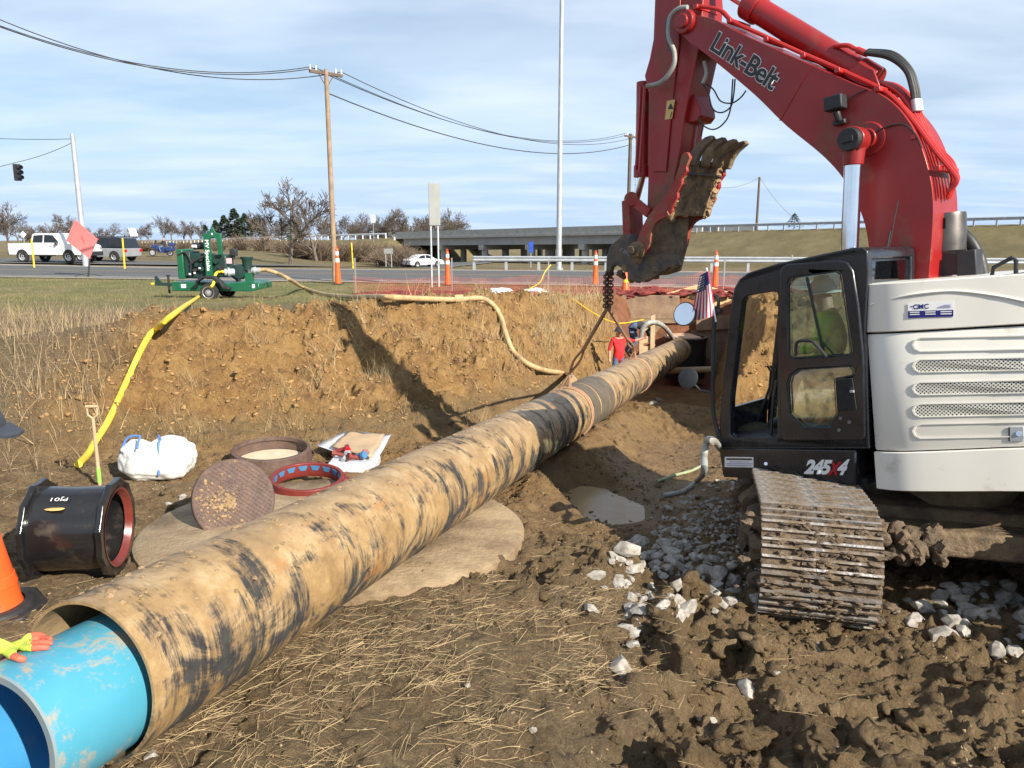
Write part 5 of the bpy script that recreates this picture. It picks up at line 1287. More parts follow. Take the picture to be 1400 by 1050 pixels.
cas = empty('casing_pipe', ORG, 'long clay-smeared black steel casing pipe lying through the work pit', 'pipe')
prof = [(T_NEAR, RI), (T_NEAR, RO)] + [(t, RO) for t in np.arange(T_NEAR + .12, T_FAR, .15)] + [(T_FAR, RO), (T_FAR, RI)]
tubemesh('pipe_wall', prof, m_casing, cas, ORG)
tubemesh('pipe_bore', [(T_NEAR, RI), (T_NEAR + .6, RI), (T_FAR, RI)], m_casin, cas, ORG)
for t in (T_NEAR + 3.05, T_NEAR + 6.1, 12.1, 12.75, 13.3, 18.4, 21.3):
    tubemesh('weld_bead', [(t - .03, RO - .003), (t - .012, RO + .008), (t + .012, RO + .008), (t + .03, RO - .003)], m_casing, cas, ORG)
tubemesh('coating_band', [(11.6, RO + .002), (11.6, RO + .007), (12.05, RO + .007), (12.05, RO + .002)], mat('dark_wrap_tape', (.085, .070, .052), (.13, .105, .075), 4, .75), cas, ORG)
tubemesh('coating_band', [(12.15, RO + .002), (12.15, RO + .007), (13.2, RO + .007), (13.2, RO + .002)], bpy.data.materials['dark_wrap_tape'], cas, ORG)
b = MB(); random.seed(5)
for k in range(260):
    t = T_NEAR + .1 + random.random() ** 1.4 * 9; th = math.pi / 2 + random.gauss(0, .5)
    b.lump(pring(t, RO, th), random.choice((.006, .008, .012, .018)) * random.uniform(.6, 1.3), k, 1, .5, (1.3, 1.3, .6))
b.build('clay_crumbs', m_dryclay, cas, ORG, kind='stuff')
# blue carrier pipe, resting on the bottom of the casing
BR = .318; BDZ = -(RI - BR - .012); TB = T_NEAR - .44
m_blue, nt, bs = newmat('blue_pvc')
ob = coords(nt)
bl = ramp(nt, noise(nt, ob, 2.5, 6), [(.3, (.06, .28, .40)), (.7, (.08, .32, .44))])
dm = noise(nt, ob, 3.2, 10, .72, .8); dm2 = noise(nt, ob, 30, 5, .6)
df = ramp(nt, nd(nt, 'ShaderNodeMath', {0: dm, 1: nd(nt, 'ShaderNodeMath', {0: dm2, 1: .22}, operation='MULTIPLY').outputs[0]}, operation='ADD').outputs[0], [(.62, (0, 0, 0)), (.70, (.85, .85, .85))])
nt.links.new(mix(nt, df, bl, (.36, .30, .22)), bs.inputs['Base Color']); bs.inputs['Roughness'].default_value = .32
m_blueend = mat('blue_pvc_cut_end', (.16, .24, .29), (.27, .25, .20), 7, .6)
m_bluein = mat('blue_pvc_inside', (.04, .22, .46), (.06, .27, .50), 2, .35, dirt=(.30, .33, .34), damt=.30, dscale=4)
BORG = Vector((pipe(TB).x, pipe(TB).y, pipe(TB).z + BDZ - BR))
bp = empty('carrier_pipe', BORG, 'bright blue plastic water pipe sticking out of the casing end', 'pipe')
tubemesh('pipe_wall', [(TB + .008, BR)] + [(TB + .008 + .2 * k, BR) for k in range(1, 20)], m_blue, bp, BORG, BDZ)
tubemesh('cut_end', [(TB + .008, BR), (TB, BR - .008), (TB + .002, BR - .040)], m_blueend, bp, BORG, BDZ)
tubemesh('pipe_bore', [(TB + .002, BR - .040), (TB + .8, BR - .041), (TB + 4, BR - .041)], m_bluein, bp, BORG, BDZ)
# ------------------------------------------------------------------ rigging
hook = mp(832, 372, .0)
kn = Vector((hook.x, hook.y, at(829, 420, y=hook.y).z))
m_ch = MB()
L_ = (hook - kn).length; nl = 12
for st_ in range(3):
    for i in range(nl):
        c = hook.lerp(kn, (i + .5) / nl) + Vector((math.sin(st_ * 2.1) * .035, math.cos(st_ * 2.1) * .035, 0)); hl = L_ / nl * .72
        side = Vector((1, 0, 0)) if (i + st_) % 2 else Vector((0, 1, 0))
        ring = [c + Vector((0, 0, 1)) * (hl * math.sin(a)) + side * (.032 * math.cos(a)) for a in np.linspace(0, 2 * math.pi, 11)[:-1]]
        m_ch.tube(ring + [ring[0]], .011, 5, False)
m_ch.tube([hook + Vector((0, 0, .12)), hook + Vector((.03, 0, .0)), hook - Vector((.0, 0, .06))], .035, 8)
chn = m_ch.build('lifting_chain', m_chain, None, kn)
tag(chn, 'rusty bundle of lifting chain hanging from the excavator coupler', 'chain')
def sling(ts, label, w=.034):
    c = pipe(ts); top = c + PY * (RO + .01)
    root = empty('lifting_sling', (top.x, top.y, top.z - RO), label, 'sling'); og = root.location.copy()
    b = MB()
    ap = top + Vector((0, 0, .16)) + (kn - top).normalized() * .10
    for dt in (-.06, .05):
        pts = [ap] + [pring(ts + dt * (1 - abs(math.sin(a_)) * .3), RO + .012, math.pi / 2 + a_) for a_ in np.linspace(-.25, 2 * math.pi * .5 - .0, 14)] 
        pts2 = [ap] + [pring(ts + dt * .8, RO + .012, math.pi / 2 - a_) for a_ in np.linspace(-.1, math.pi, 14)]
        b.tube(pts, w * .55, 6); b.tube(pts2, w * .55, 6)
    b.build('pipe_loop', m_sling, root, og)
    d_ = (kn - ap)
    b = MB()
    for s_ in (-1, 1): b.tube(bez([ap, ap + d_ * .22 + PX * (.045 * s_), ap + d_ * .40 + PX * .01 * s_]), w * .55, 6)
    b.build('eye', m_sling, root, og)
    MB().tube([ap + d_ * .38, kn], .028, 6).build('leg', m_sling, root, og)
    return ap
def t_at(px, py): return min(np.arange(2, 27, .02), key=lambda t: abs(proj(pipe(t))[0] - px))
def proj(p):
    x, y, z = p; z -= EYE; d_ = y * CT - z * ST
    return 700 + F * x / d_, 525 - F * (y * ST + z * CT) / d_
sling(t_at(775, 575), 'tan webbing sling choking the casing below the coupler, beside the dark wrapped band')
sling(t_at(866, 500), 'tan webbing sling round the casing in front of the worker in red')
# ------------------------------------------------------------------ people helper
def person(name, org, joints, bones, mats, label, root='pelvis', sub=2):
    names = list(joints); me = bpy.data.meshes.new(name); org = Vector(org)
    me.from_pydata([tuple(Vector(joints[n][0]) - org) for n in names], [(names.index(a), names.index(b)) for a, b, m in bones], [])
    o = bpy.data.objects.new(name, me); COL.objects.link(o)
    sk = o.modifiers.new('s', 'SKIN'); sk.use_smooth_shade = True
    for i, n in enumerate(names):
        r = joints[n][1]; me.skin_vertices[0].data[i].radius = r if isinstance(r, tuple) else (r, r)
        me.skin_vertices[0].data[i].use_root = (n == root)
    sb_ = o.modifiers.new('u', 'SUBSURF'); sb_.levels = sub; sb_.render_levels = sub
    dg = bpy.context.evaluated_depsgraph_get(); dg.update()
    ne = bpy.data.meshes.new_from_object(o.evaluated_get(dg)); bpy.data.objects.remove(o)
    seg = [(Vector(joints[a][0]) - org, Vector(joints[b][0]) - org, m, max(joints[b][1] if not isinstance(joints[b][1], tuple) else joints[b][1][0], .01)) for a, b, m in bones]
    ne.materials.clear()
    for m in mats: ne.materials.append(m)
    for p in ne.polygons:
        c = p.center; best = 1e9; p.use_smooth = True
        for a, b, m, r in seg:
            d = b - a; t = max(0, min(1, (c - a).dot(d) / max(d.length_squared, 1e-9))); q = (c - a - d * t).length / r
            if q < best: best = q; p.material_index = m
    ob = bpy.data.objects.new(name, ne); COL.objects.link(ob); ob.location = org
    return tag(ob, label, 'person')
def hardhat(parent, c, org, up, fwd, m, r=.135):
    up = Vector(up).normalized(); fwd = Vector(fwd).normalized()
    b = MB().lathe([(0, r * 1.0), (r * .45, r * .93), (r * .8, r * .62), (r * .98, r * .1), (r * 1.0, 0), (r * 1.22, -.012), (r * 1.2, -.022), (r * .98, -.01)], c, up, 28)
    s = up.cross(fwd).normalized()
    b.prism([c + fwd * r * .8 + s * r * .75, c + fwd * r * 1.55 + s * r * .45 - up * .02, c + fwd * r * 1.65 - up * .025, c + fwd * r * 1.55 - s * r * .45 - up * .02, c + fwd * r * .8 - s * r * .75], up * -.012)
    b.tube([c + up * r * .98 - fwd * r * .5, c + up * r * 1.06, c + up * r * .95 + fwd * r * .6], .014, 6)
    return b.build('hard_hat', m, parent, org)
# --- man at the blue pipe, hand on it
def blue_surf(px, py, lift=.012):
    best = None
    r = ray(px, py); e = Vector((0, 0, EYE)); c0 = PA0 + PY * BDZ
    w_ = e - c0; rd = r - PDIR * r.dot(PDIR); wd2 = w_ - PDIR * w_.dot(PDIR)
    A_, B_, C_ = rd.dot(rd), 2 * rd.dot(wd2), wd2.dot(wd2) - BR * BR; D_ = B_ * B_ - 4 * A_ * C_
    t = (-B_ - math.sqrt(max(D_, 0))) / (2 * A_); p = e + r * t
    n = (p - c0) - PDIR * (p - c0).dot(PDIR); n.normalize(); return p + n * lift
hx = Vector((-2.52, 3.42, 2.02))
J = {}
J['pelvis'] = (Vector((-3.15, 3.66, 1.24)), .14); J['waist'] = (Vector((-3.08, 3.60, 1.42)), .14); J['chest'] = (Vector((-2.90, 3.52, 1.64)), .155); J['neck'] = (Vector((-2.64, 3.47, 1.89)), .06); J['head'] = (Vector((-2.50, 3.44, 2.03)), .088); J['crown'] = (Vector((-2.48, 3.43, 2.13)), .075)
J['nose'] = (Vector((-2.385, 3.41, 2.02)), .018)
J['rsh'] = (Vector((-2.86, 3.32, 1.74)), .075); J['lsh'] = (Vector((-2.98, 3.72, 1.76)), .075)
wr_ = blue_surf(-14, 893, .04)
J['relb'] = (Vector((-2.56, 3.05, 1.50)), .052); J['rwrist'] = (wr_, .034)
J['lelb'] = (Vector((-3.20, 3.86, 1.50)), .052); J['lwrist'] = (Vector((-3.16, 3.92, 1.24)), .036); J['lhand'] = (Vector((-3.12, 3.92, 1.15)), .04)
g0 = gz(-3.15, 3.62) - .02
J['rhip'] = (Vector((-3.14, 3.55, 1.16)), .105); J['rknee'] = (Vector((-3.10, 3.52, .78)), .072); J['rank'] = (Vector((-3.15, 3.56, g0 + .10)), .055); J['rtoe'] = (Vector((-2.97, 3.50, g0 + .05)), .045)
J['lhip'] = (Vector((-3.18, 3.76, 1.16)), .105); J['lknee'] = (Vector((-3.16, 3.80, .78)), .072); J['lank'] = (Vector((-3.22, 3.84, g0 + .10)), .055); J['ltoe'] = (Vector((-3.04, 3.80, g0 + .05)), .045)
J['palm'] = (blue_surf(12, 890, .016), (.040, .018)); J['palm2'] = (blue_surf(28, 887, .014), (.042, .015))
B = [('pelvis', 'waist', 0), ('waist', 'chest', 0), ('chest', 'neck', 0), ('neck', 'head', 1), ('head', 'crown', 1), ('head', 'nose', 1), ('chest', 'rsh', 0), ('rsh', 'relb', 0), ('relb', 'rwrist', 0), ('chest', 'lsh', 0), ('lsh', 'lelb', 0), ('lelb', 'lwrist', 0), ('lwrist', 'lhand', 2), ('pelvis', 'rhip', 3), ('rhip', 'rknee', 3), ('rknee', 'rank', 3), ('rank', 'rtoe', 3), ('pelvis', 'lhip', 3), ('lhip', 'lknee', 3), ('lknee', 'lank', 3), ('lank', 'ltoe', 3), ('rwrist', 'palm', 2), ('palm', 'palm2', 2)]
fing = {'index': [(43, 891), (56, 890), (68, 888)], 'middle': [(44, 885), (59, 883), (73, 882)], 'ring': [(42, 879), (57, 877), (71, 876)], 'little': [(40, 874), (52, 872), (63, 872)], 'thumb': [(18, 902), (28, 906), (37, 905)]}
for fn, pts in fing.items():
    prev = 'palm' if fn == 'thumb' else 'palm2'
    for k, (x, y) in enumerate(pts):
        J[fn + str(k)] = (blue_surf(x, y, (.016, .017, .009)[k]), (.015, .0138, .0115)[k] * (1.15 if fn == 'thumb' else 1)); B.append((prev, fn + str(k), 2 if k == 0 else 4)); prev = fn + str(k)
man = person('person', (-3.15, 3.62, g0), J, B, [m_darkcloth, m_skin, m_glovey, m_denim, m_gloved], 'worker in dark hard hat resting a lime and coral gloved hand on the blue pipe', sub=3)
hardhat(man, Vector((-2.485, 3.43, 2.135)), man.location, (.05, 0, 1), (1, -.08, -.05), m_hathat, .135)
# --- worker in red in the trench
def stand(name, foot, face, label, mats, H=1.75, arms=None, hat=None, lean=0):
    f = Vector(foot); fw = Vector(face).normalized(); sd = fw.cross(Vector((0, 0, 1))); k = H / 1.75
    P = lambda a, s_, z: f + fw * (a * k) + sd * (s_ * k) + Vector((0, 0, z * k))
    J = {'pelvis': (P(0, 0, .95), .14 * k), 'waist': (P(lean * .3, 0, 1.12), .135 * k), 'chest': (P(lean, 0, 1.32), .15 * k), 'neck': (P(lean * 1.2, 0, 1.5), .058 * k), 'head': (P(lean * 1.3 + .03, 0, 1.61), .088 * k), 'crown': (P(lean * 1.3 + .02, 0, 1.70), .072 * k), 'nose': (P(lean * 1.3 + .125, 0, 1.6), .02 * k),
         'rsh': (P(lean, .18, 1.43), .072 * k), 'lsh': (P(lean, -.18, 1.43), .072 * k), 'rhip': (P(0, .09, .88), .10 * k), 'lhip': (P(0, -.09, .88), .10 * k), 'rknee': (P(.03, .11, .48), .07 * k), 'lknee': (P(.03, -.11, .48), .07 * k), 'rank': (P(-.02, .12, .09), .05 * k), 'lank': (P(-.02, -.12, .09), .05 * k), 'rtoe': (P(.16, .14, .045), .042 * k), 'ltoe': (P(.16, -.14, .045), .042 * k)}
    arms = arms or {'r': [(.05, .27, 1.15), (.15, .25, .92)], 'l': [(.05, -.27, 1.15), (.15, -.25, .92)]}
    B = [('pelvis', 'waist', 0), ('waist', 'chest', 0), ('chest', 'neck', 1), ('neck', 'head', 1), ('head', 'crown', 1), ('head', 'nose', 1), ('pelvis', 'rhip', 2), ('pelvis', 'lhip', 2), ('rhip', 'rknee', 2), ('lhip', 'lknee', 2), ('rknee', 'rank', 2), ('lknee', 'lank', 2), ('rank', 'rtoe', 3), ('lank', 'ltoe', 3), ('chest', 'rsh', 0), ('chest', 'lsh', 0)]
    for s_ in 'rl':
        e_, w_ = arms[s_]; J[s_ + 'elb'] = (P(*e_), .048 * k); J[s_ + 'wr'] = (P(*w_), .034 * k)
        d = (J[s_ + 'wr'][0] - J[s_ + 'elb'][0]).normalized(); J[s_ + 'pm'] = (J[s_ + 'wr'][0] + d * .08, .04 * k)
        B += [(s_ + 'sh', s_ + 'elb', 0), (s_ + 'elb', s_ + 'wr', 1), (s_ + 'wr', s_ + 'pm', 4)]
        x, y = perp(d)
        for q in range(4): J[s_ + 'f%d' % q] = (J[s_ + 'pm'][0] + d * (.075 - .008 * abs(q - 1)) + x * ((q - 1.5) * .02), .009 * k); B.append((s_ + 'pm', s_ + 'f%d' % q, 4))
        J[s_ + 'th'] = (J[s_ + 'pm'][0] + x * .06 + d * .02, .011 * k); B.append((s_ + 'pm', s_ + 'th', 4))
    o = person(name, foot, J, B, mats, label)
    if hat: hardhat(o, J['crown'][0] - Vector((0, 0, .02)), o.location, (0, 0, 1), fw, hat, .13 * k)
    return o
rw_ = at(846, 470, y=21.4); rw_.z = at(847, 446, y=21.4).z - 1.80
stand('person', rw_, (.15, -1, 0), 'worker in red shirt and dark hard hat standing in the trench holding the crate edge', [m_redshirt, m_skin, m_denim, m_rubber, m_skin], 1.75, {'r': [(.05, -.40, 1.36), (.10, -.62, 1.44)], 'l': [(.0, .27, 1.15), (.05, .27, .90)]} if False else {'r': [(.0, .27, 1.15), (.05, .27, .90)], 'l': [(.05, -.42, 1.38), (.10, -.66, 1.46)]}, m_hathat)
# --- bent worker in jeans behind the crate
bp_ = at(866, 445, y=24.8); bz = bp_.z - .95
J = {'pelvis': (Vector((bp_.x, 24.8, bz + .98)), .16), 'waist': (Vector((bp_.x + .12, 24.78, bz + 1.02)), .15), 'chest': (Vector((bp_.x + .42, 24.7, bz + .86)), .15), 'neck': (Vector((bp_.x + .60, 24.68, bz + .72)), .06), 'head': (Vector((bp_.x + .68, 24.66, bz + .62)), .09),
     'rhip': (Vector((bp_.x - .05, 24.72, bz + .88)), .11), 'lhip': (Vector((bp_.x - .05, 24.92, bz + .88)), .11), 'rknee': (Vector((bp_.x + .10, 24.70, bz + .5)), .08), 'lknee': (Vector((bp_.x + .0, 24.95, bz + .5)), .08), 'rank': (Vector((bp_.x - .12, 24.7, bz + .08)), .055), 'lank': (Vector((bp_.x - .2, 24.95, bz + .08)), .055), 'rtoe': (Vector((bp_.x + .06, 24.68, bz + .05)), .045), 'ltoe': (Vector((bp_.x - .02, 24.93, bz + .05)), .045),
     'rsh': (Vector((bp_.x + .45, 24.52, bz + .84)), .075), 'relb': (Vector((bp_.x + .55, 24.48, bz + .56)), .05), 'rwr': (Vector((bp_.x + .65, 24.5, bz + .32)), .036), 'lsh': (Vector((bp_.x + .45, 24.88, bz + .84)), .075), 'lelb': (Vector((bp_.x + .55, 24.92, bz + .56)), .05), 'lwr': (Vector((bp_.x + .65, 24.9, bz + .32)), .036)}
B = [('pelvis', 'waist', 0), ('waist', 'chest', 1), ('chest', 'neck', 2), ('neck', 'head', 2), ('pelvis', 'rhip', 0), ('pelvis', 'lhip', 0), ('rhip', 'rknee', 0), ('lhip', 'lknee', 0), ('rknee', 'rank', 0), ('lknee', 'lank', 0), ('rank', 'rtoe', 1), ('lank', 'ltoe', 1), ('chest', 'rsh', 1), ('rsh', 'relb', 1), ('relb', 'rwr', 2), ('chest', 'lsh', 1), ('lsh', 'lelb', 1), ('lelb', 'lwr', 2)]
person('person', (bp_.x, 24.8, bz), J, B, [m_denim, m_darkcloth, m_skin], 'worker in blue jeans bending over at the trench boards')
# --- operator in the cab
pm_ = lambda x, y, l=.85: mp(x, y, l)
J = {'pelvis': (pm_(1138, 500), .15), 'waist': (pm_(1137, 478), .15), 'chest': (pm_(1133, 448), .16), 'neck': (pm_(1129, 422), .06), 'head': (pm_(1126, 408), .09), 'crown': (pm_(1125, 395), .075), 'nose': (pm_(1112, 408), .02), 'rsh': (pm_(1132, 438, .65), .075), 'lsh': (pm_(1134, 438, 1.05), .075), 'relb': (pm_(1118, 475, .6), .052), 'lelb': (pm_(1120, 475, 1.12), .052), 'rwr': (pm_(1092, 478, .62), .036), 'lwr': (pm_(1094, 480, 1.08), .036), 'lpm': (pm_(1085, 478, 1.07), .04), 'rpm': (pm_(1084, 477, .62), .04), 'rk': (pm_(1085, 510, .72), .085), 'lk': (pm_(1085, 510, .98), .085), 'ra': (pm_(1072, 575, .74), .055), 'la': (pm_(1072, 575, .96), .055), 'rt': (pm_(1050, 580, .74), .045), 'lt': (pm_(1050, 580, .96), .045)}
B = [('pelvis', 'waist', 0), ('waist', 'chest', 0), ('chest', 'neck', 0), ('neck', 'head', 1), ('head', 'crown', 1), ('head', 'nose', 1), ('chest', 'rsh', 0), ('chest', 'lsh', 0), ('rsh', 'relb', 0), ('lsh', 'lelb', 0), ('relb', 'rwr', 0), ('lelb', 'lwr', 0), ('rwr', 'rpm', 1), ('lwr', 'lpm', 1), ('pelvis', 'rk', 2), ('pelvis', 'lk', 2), ('rk', 'ra', 2), ('lk', 'la', 2), ('ra', 'rt', 3), ('la', 'lt', 3)]
op = person('person', tuple(pm_(1138, 512)), J, B, [m_hivis, m_skin, m_denim, m_rubber], 'excavator operator in a lime hi-vis shirt seated behind the cab door glass')
hardhat(op, J['crown'][0] - NN * .02, op.location, NN, UU, m_whitedec, .13)
# --- motorcycle rider
ml = lambda x, y, z: Vector((mo.x + x * math.cos(R(185)) - y * math.sin(R(185)), mo.y + x * math.sin(R(185)) + y * math.cos(R(185)), mo.z + z))
J = {'pelvis': (ml(-.35, 0, .92), .15), 'waist': (ml(-.36, 0, 1.08), .14), 'chest': (ml(-.33, 0, 1.3), .16), 'neck': (ml(-.30, 0, 1.48), .06), 'head': (ml(-.28, 0, 1.60), .1), 'crown': (ml(-.28, 0, 1.7), .08), 'rs': (ml(-.3, -.2, 1.4), .075), 'ls': (ml(-.3, .2, 1.4), .075), 're': (ml(0, -.32, 1.2), .05), 'le': (ml(0, .32, 1.2), .05), 'rw': (ml(.45, -.36, 1.14), .04), 'lw': (ml(.45, .36, 1.14), .04), 'rk': (ml(.1, -.28, .85), .09), 'lk': (ml(.1, .28, .85), .09), 'ra': (ml(-.05, -.3, .42), .06), 'la': (ml(-.05, .3, .42), .06), 'rt': (ml(.15, -.3, .38), .05), 'lt': (ml(.15, .3, .38), .05)}
B = [('pelvis', 'waist', 0), ('waist', 'chest', 0), ('chest', 'neck', 1), ('neck', 'head', 1), ('head', 'crown', 1), ('chest', 'rs', 0), ('chest', 'ls', 0), ('rs', 're', 0), ('ls', 'le', 0), ('re', 'rw', 0), ('le', 'lw', 0), ('pelvis', 'rk', 2), ('pelvis', 'lk', 2), ('rk', 'ra', 2), ('lk', 'la', 2), ('ra', 'rt', 0), ('la', 'lt', 0)]
person('person', ml(-.35, 0, .8), J, B, [m_darkcloth, m_skin, m_denim], 'motorcycle rider in dark top and jeans sitting on the blue motorcycle')
# ------------------------------------------------------------------ small american flag on the mirror bracket
fp0, fp1 = mp(966, 366, CL + .06), mp(979, 440, CL + .03)
flag = empty('flag', fp1, 'small stars and stripes flag on a white stick beside the round mirror', 'flag')
MB().cyl(fp1, fp0, .008, n=8).build('stick', m_whitedec, flag, fp1)
NU, NV = 26, 24; TLc, TRc, BLc, BRc = (957, 377), (968.5, 370), (944.5, 441), (976.5, 431)
vs = []; 
def fpt(u, v):
    x = (TLc[0] * (1 - u) + TRc[0] * u) * (1 - v) + (BLc[0] * (1 - u) + BRc[0] * u) * v + 3.0 * math.sin(v * 2.2) * (u - .3)
    y = (TLc[1] * (1 - u) + TRc[1] * u) * (1 - v) + (BLc[1] * (1 - u) + BRc[1] * u) * v
    return mp(x, y, CL + .07 + .028 * math.sin(u * 9 + v * 2.5) * (.4 + v))
cl_ = MB(); cl_.add([fpt(i / NU, j / NV) for j in range(NV + 1) for i in range(NU + 1)], [])
for j in range(NV):
    for i in range(NU):
        cl_.f.append((j * (NU + 1) + i, j * (NU + 1) + i + 1, (j + 1) * (NU + 1) + i + 1, (j + 1) * (NU + 1) + i))
        cl_.mi.append(2 if (i < 16 and j < 9) or (j < 7 and i < 24) else ((i // 2) % 2))
fm = [mat('flag_red', (.50, .02, .05), (.44, .02, .05), 8, .8), mat('flag_white', (.74, .74, .74), (.68, .68, .68), 8, .8), mat('flag_blue', (.02, .03, .13), (.02, .03, .11), 8, .8)]
fc = cl_.build('cloth', fm, flag, fp1)
sb2 = MB()
for j in range(6):
    for i in range(6 if j % 2 else 5):
        u = (i + (.5 if j % 2 else 1.0)) / 6.4 * .62; v = .03 + (j + .5) / 6 * .33; c = fpt(u, v) + LL * .004
        a1_ = (fpt(u + .02, v) - fpt(u, v)).normalized(); a2_ = (fpt(u, v + .02) - fpt(u, v)).normalized()
        sb2.add([c + a1_ * (.0085 * math.cos(k * math.pi / 5) * (1 if k % 2 == 0 else .45)) + a2_ * (.0085 * math.sin(k * math.pi / 5) * (1 if k % 2 == 0 else .45)) for k in range(10)], [tuple(range(10))])
sb2.build('stars', fm[1], fc, fp1, kind='stuff')
# ------------------------------------------------------------------ pump trailer
PO = hit(299, 407, 14); PO.z -= .02
sc1 = PO.y / F * 1.0
pt = empty('pump_trailer', PO, 'green engine-driven pump on a single-axle trailer at the top of the clay bank', 'pump')
def L3(X, Y, y=0): return Vector((PO.x + ((200 + X / 7) - 299) * sc1, PO.y + y, PO.z + (407 - (300 + Y / 7)) * sc1 * 1.01))
def lb(X0, X1, Y0, Y1, y0, y1): 
    a, c = L3(X0, Y1, y0), L3(X1, Y0, y1); return MB().box((a + c) / 2, (c.x - a.x, c.y - a.y, c.z - a.z))
def pb(mb, name, m, par=None, **k): return mb.build(name, m, par or pt, PO, **k)
ch_ = MB().prism([L3(325, 585, -.55), L3(560, 585, -.55), L3(840, 600, -.55), L3(1060, 578, -.55), L3(1140, 600, -.55), L3(1140, 655, -.55), L3(1060, 672, -.55), L3(850, 672, -.55), L3(325, 668, -.55)], (0, 1.3, 0))
pb(ch_, 'chassis', m_green, bevel=.02)
pb(lb(415, 460, 605, 640, -.556, -.55), 'label_plate', m_whitedec); pb(lb(1075, 1100, 605, 640, -.556, -.55), 'label_plate', m_whitedec)
for y in (-.72, .75):
    wl = pb(MB().lathe([(.10, -.1), (.25, -.1), (.275, -.05), (.275, .05), (.25, .1), (.10, .1)], L3(695, 676, y), (0, -1, 0), 28), 'wheel', m_tyre)
    pb(MB().lathe([(0, .09), (.04, .10), (.06, .07), (.13, .06), (.165, .10), (.18, .105)], L3(695, 676, y), (0, -1, 0), 24), 'rim', m_rim, wl)
    pb(MB().prism([L3(x_, y_, y - .13) for x_, y_ in ((575, 640), (600, 580), (660, 545), (740, 545), (800, 590), (830, 640), (890, 650), (890, 630), (840, 620), (815, 575), (750, 528), (650, 528), (585, 570))], (0, .26, 0)), 'mudguard', m_blackmatte, bevel=.01)
pb(MB().bar(L3(100, 612), L3(330, 625), .1, .1).prism([L3(105, 600, -.03), L3(100, 545, -.03), L3(120, 540, -.03), L3(160, 600, -.03)], (0, .06, 0)), 'tongue', m_darkgreen)
pb(MB().cyl(L3(228, 700), L3(228, 530), .035, n=10).box(L3(228, 535), (.1, .06, .04)), 'jack', m_blackmatte)
pb(MB().box(L3(80, 612), (.12, .08, .06)), 'hitch', m_yellow, bevel=.01)
pb(lb(380, 440, 290, 560, -.45, .45), 'radiator', m_green, bevel=.03)
pb(lb(440, 500, 310, 540, -.4, .4), 'fan_shroud', m_darkgreen, bevel=.03)
pb(lb(490, 660, 330, 560, -.32, .32), 'engine_block', m_darkgreen, bevel=.04)
pb(lb(640, 830, 340, 545, -.35, .3), 'bell_housing', m_darkgreen, bevel=.05)
for k, (X, Y, r) in enumerate(((520, 400, .07), (560, 430, .08), (600, 380, .07), (540, 480, .07), (610, 470, .08), (740, 400, .09), (780, 460, .09))):
    pb(MB().cyl(L3(X, Y, -.30), L3(X, Y, -.46), r, r * .8, 14), 'engine_fitting', m_darkgreen if k % 3 else m_blackmatte)
for X, Y in ((590, 460), (540, 505), (495, 515)): pb(MB().box(L3(X, Y, -.47), (.06, .02, .05)), 'sticker', m_whitedec)
pb(MB().tube(bez([L3(395, 340, -.46), L3(470, 320, -.47), L3(510, 400, -.46), L3(500, 480, -.45)]), .025, 8).tube(bez([L3(500, 430, -.47), L3(580, 380, -.48), L3(640, 350, -.45)]), .03, 8), 'coolant_hose', m_rubber)
af = pb(MB().cyl(L3(520, 262, -.2), L3(625, 258, -.2), .11, n=18), 'air_filter', m_blackmatte); pb(MB().cyl(L3(520, 265, -.33), L3(560, 265, -.33), .05, n=12), 'filter_cap', m_whitedec, af)
pb(MB().cyl(L3(860, 300, 0), L3(860, 380, 0), .06, n=12).box(L3(865, 320, .0), (.2, .2, .22)), 'control_box', m_blackmatte, bevel=.02)
pb(lb(830, 880, 372, 420, -.36, -.34), 'paper_tag', mat('pink_tag', (.70, .45, .50), (.62, .4, .45), 6, .7))
bl_ = pb(MB().prism([*[L3(a_, b_, -.52) for a_, b_ in ((650, 560), (650, 150), (700, 140), (735, 85), (765, 140), (815, 150), (815, 340), (775, 340), (772, 200), (735, 180), (706, 200), (710, 560))]], (0, .09, 0)), 'lifting_bail', m_green, bevel=.012)
text_mesh('MV Specialte', L3(664, 205, -.526), L3(664, 485, -.526), L3(698, 205, -.526), m_whitedec, bl_, PO, 'lettering', .02, None)
pb(MB().box(L3(735, 152, -.53), (.04, .012, .06)), 'shackle_pin', m_whitedec, bl_)
pb(MB().lathe([(.0, 0), (.17, 0), (.17, .03), (.13, .04), (.15, .30), (.19, .36), (.19, .40), (.0, .40)], L3(995, 480, -.1), (0, 0, 1), 20), 'priming_chamber', m_darkgreen)
pb(MB().lathe([(.0, -.16), (.2, -.14), (.24, 0), (.2, .14), (.0, .16)], L3(925, 500, -.1), (0, 1, 0), 22), 'pump_volute', m_darkgreen)
pb(MB().cyl(L3(800, 500, -.34), L3(880, 500, -.2), .115, n=16).cyl(L3(830, 500, -.3), L3(845, 500, -.28), .15, n=16), 'discharge_coupling', m_galv)
pb(MB().cyl(L3(1040, 487, -.1), L3(1120, 487, -.1), .09, n=16).cyl(L3(1060, 487, -.1), L3(1072, 487, -.1), .12, n=16), 'suction_coupling', m_galv)
pb(MB().box(L3(1010, 545, -.1), (.2, .3, .25)), 'pump_stand', m_green)
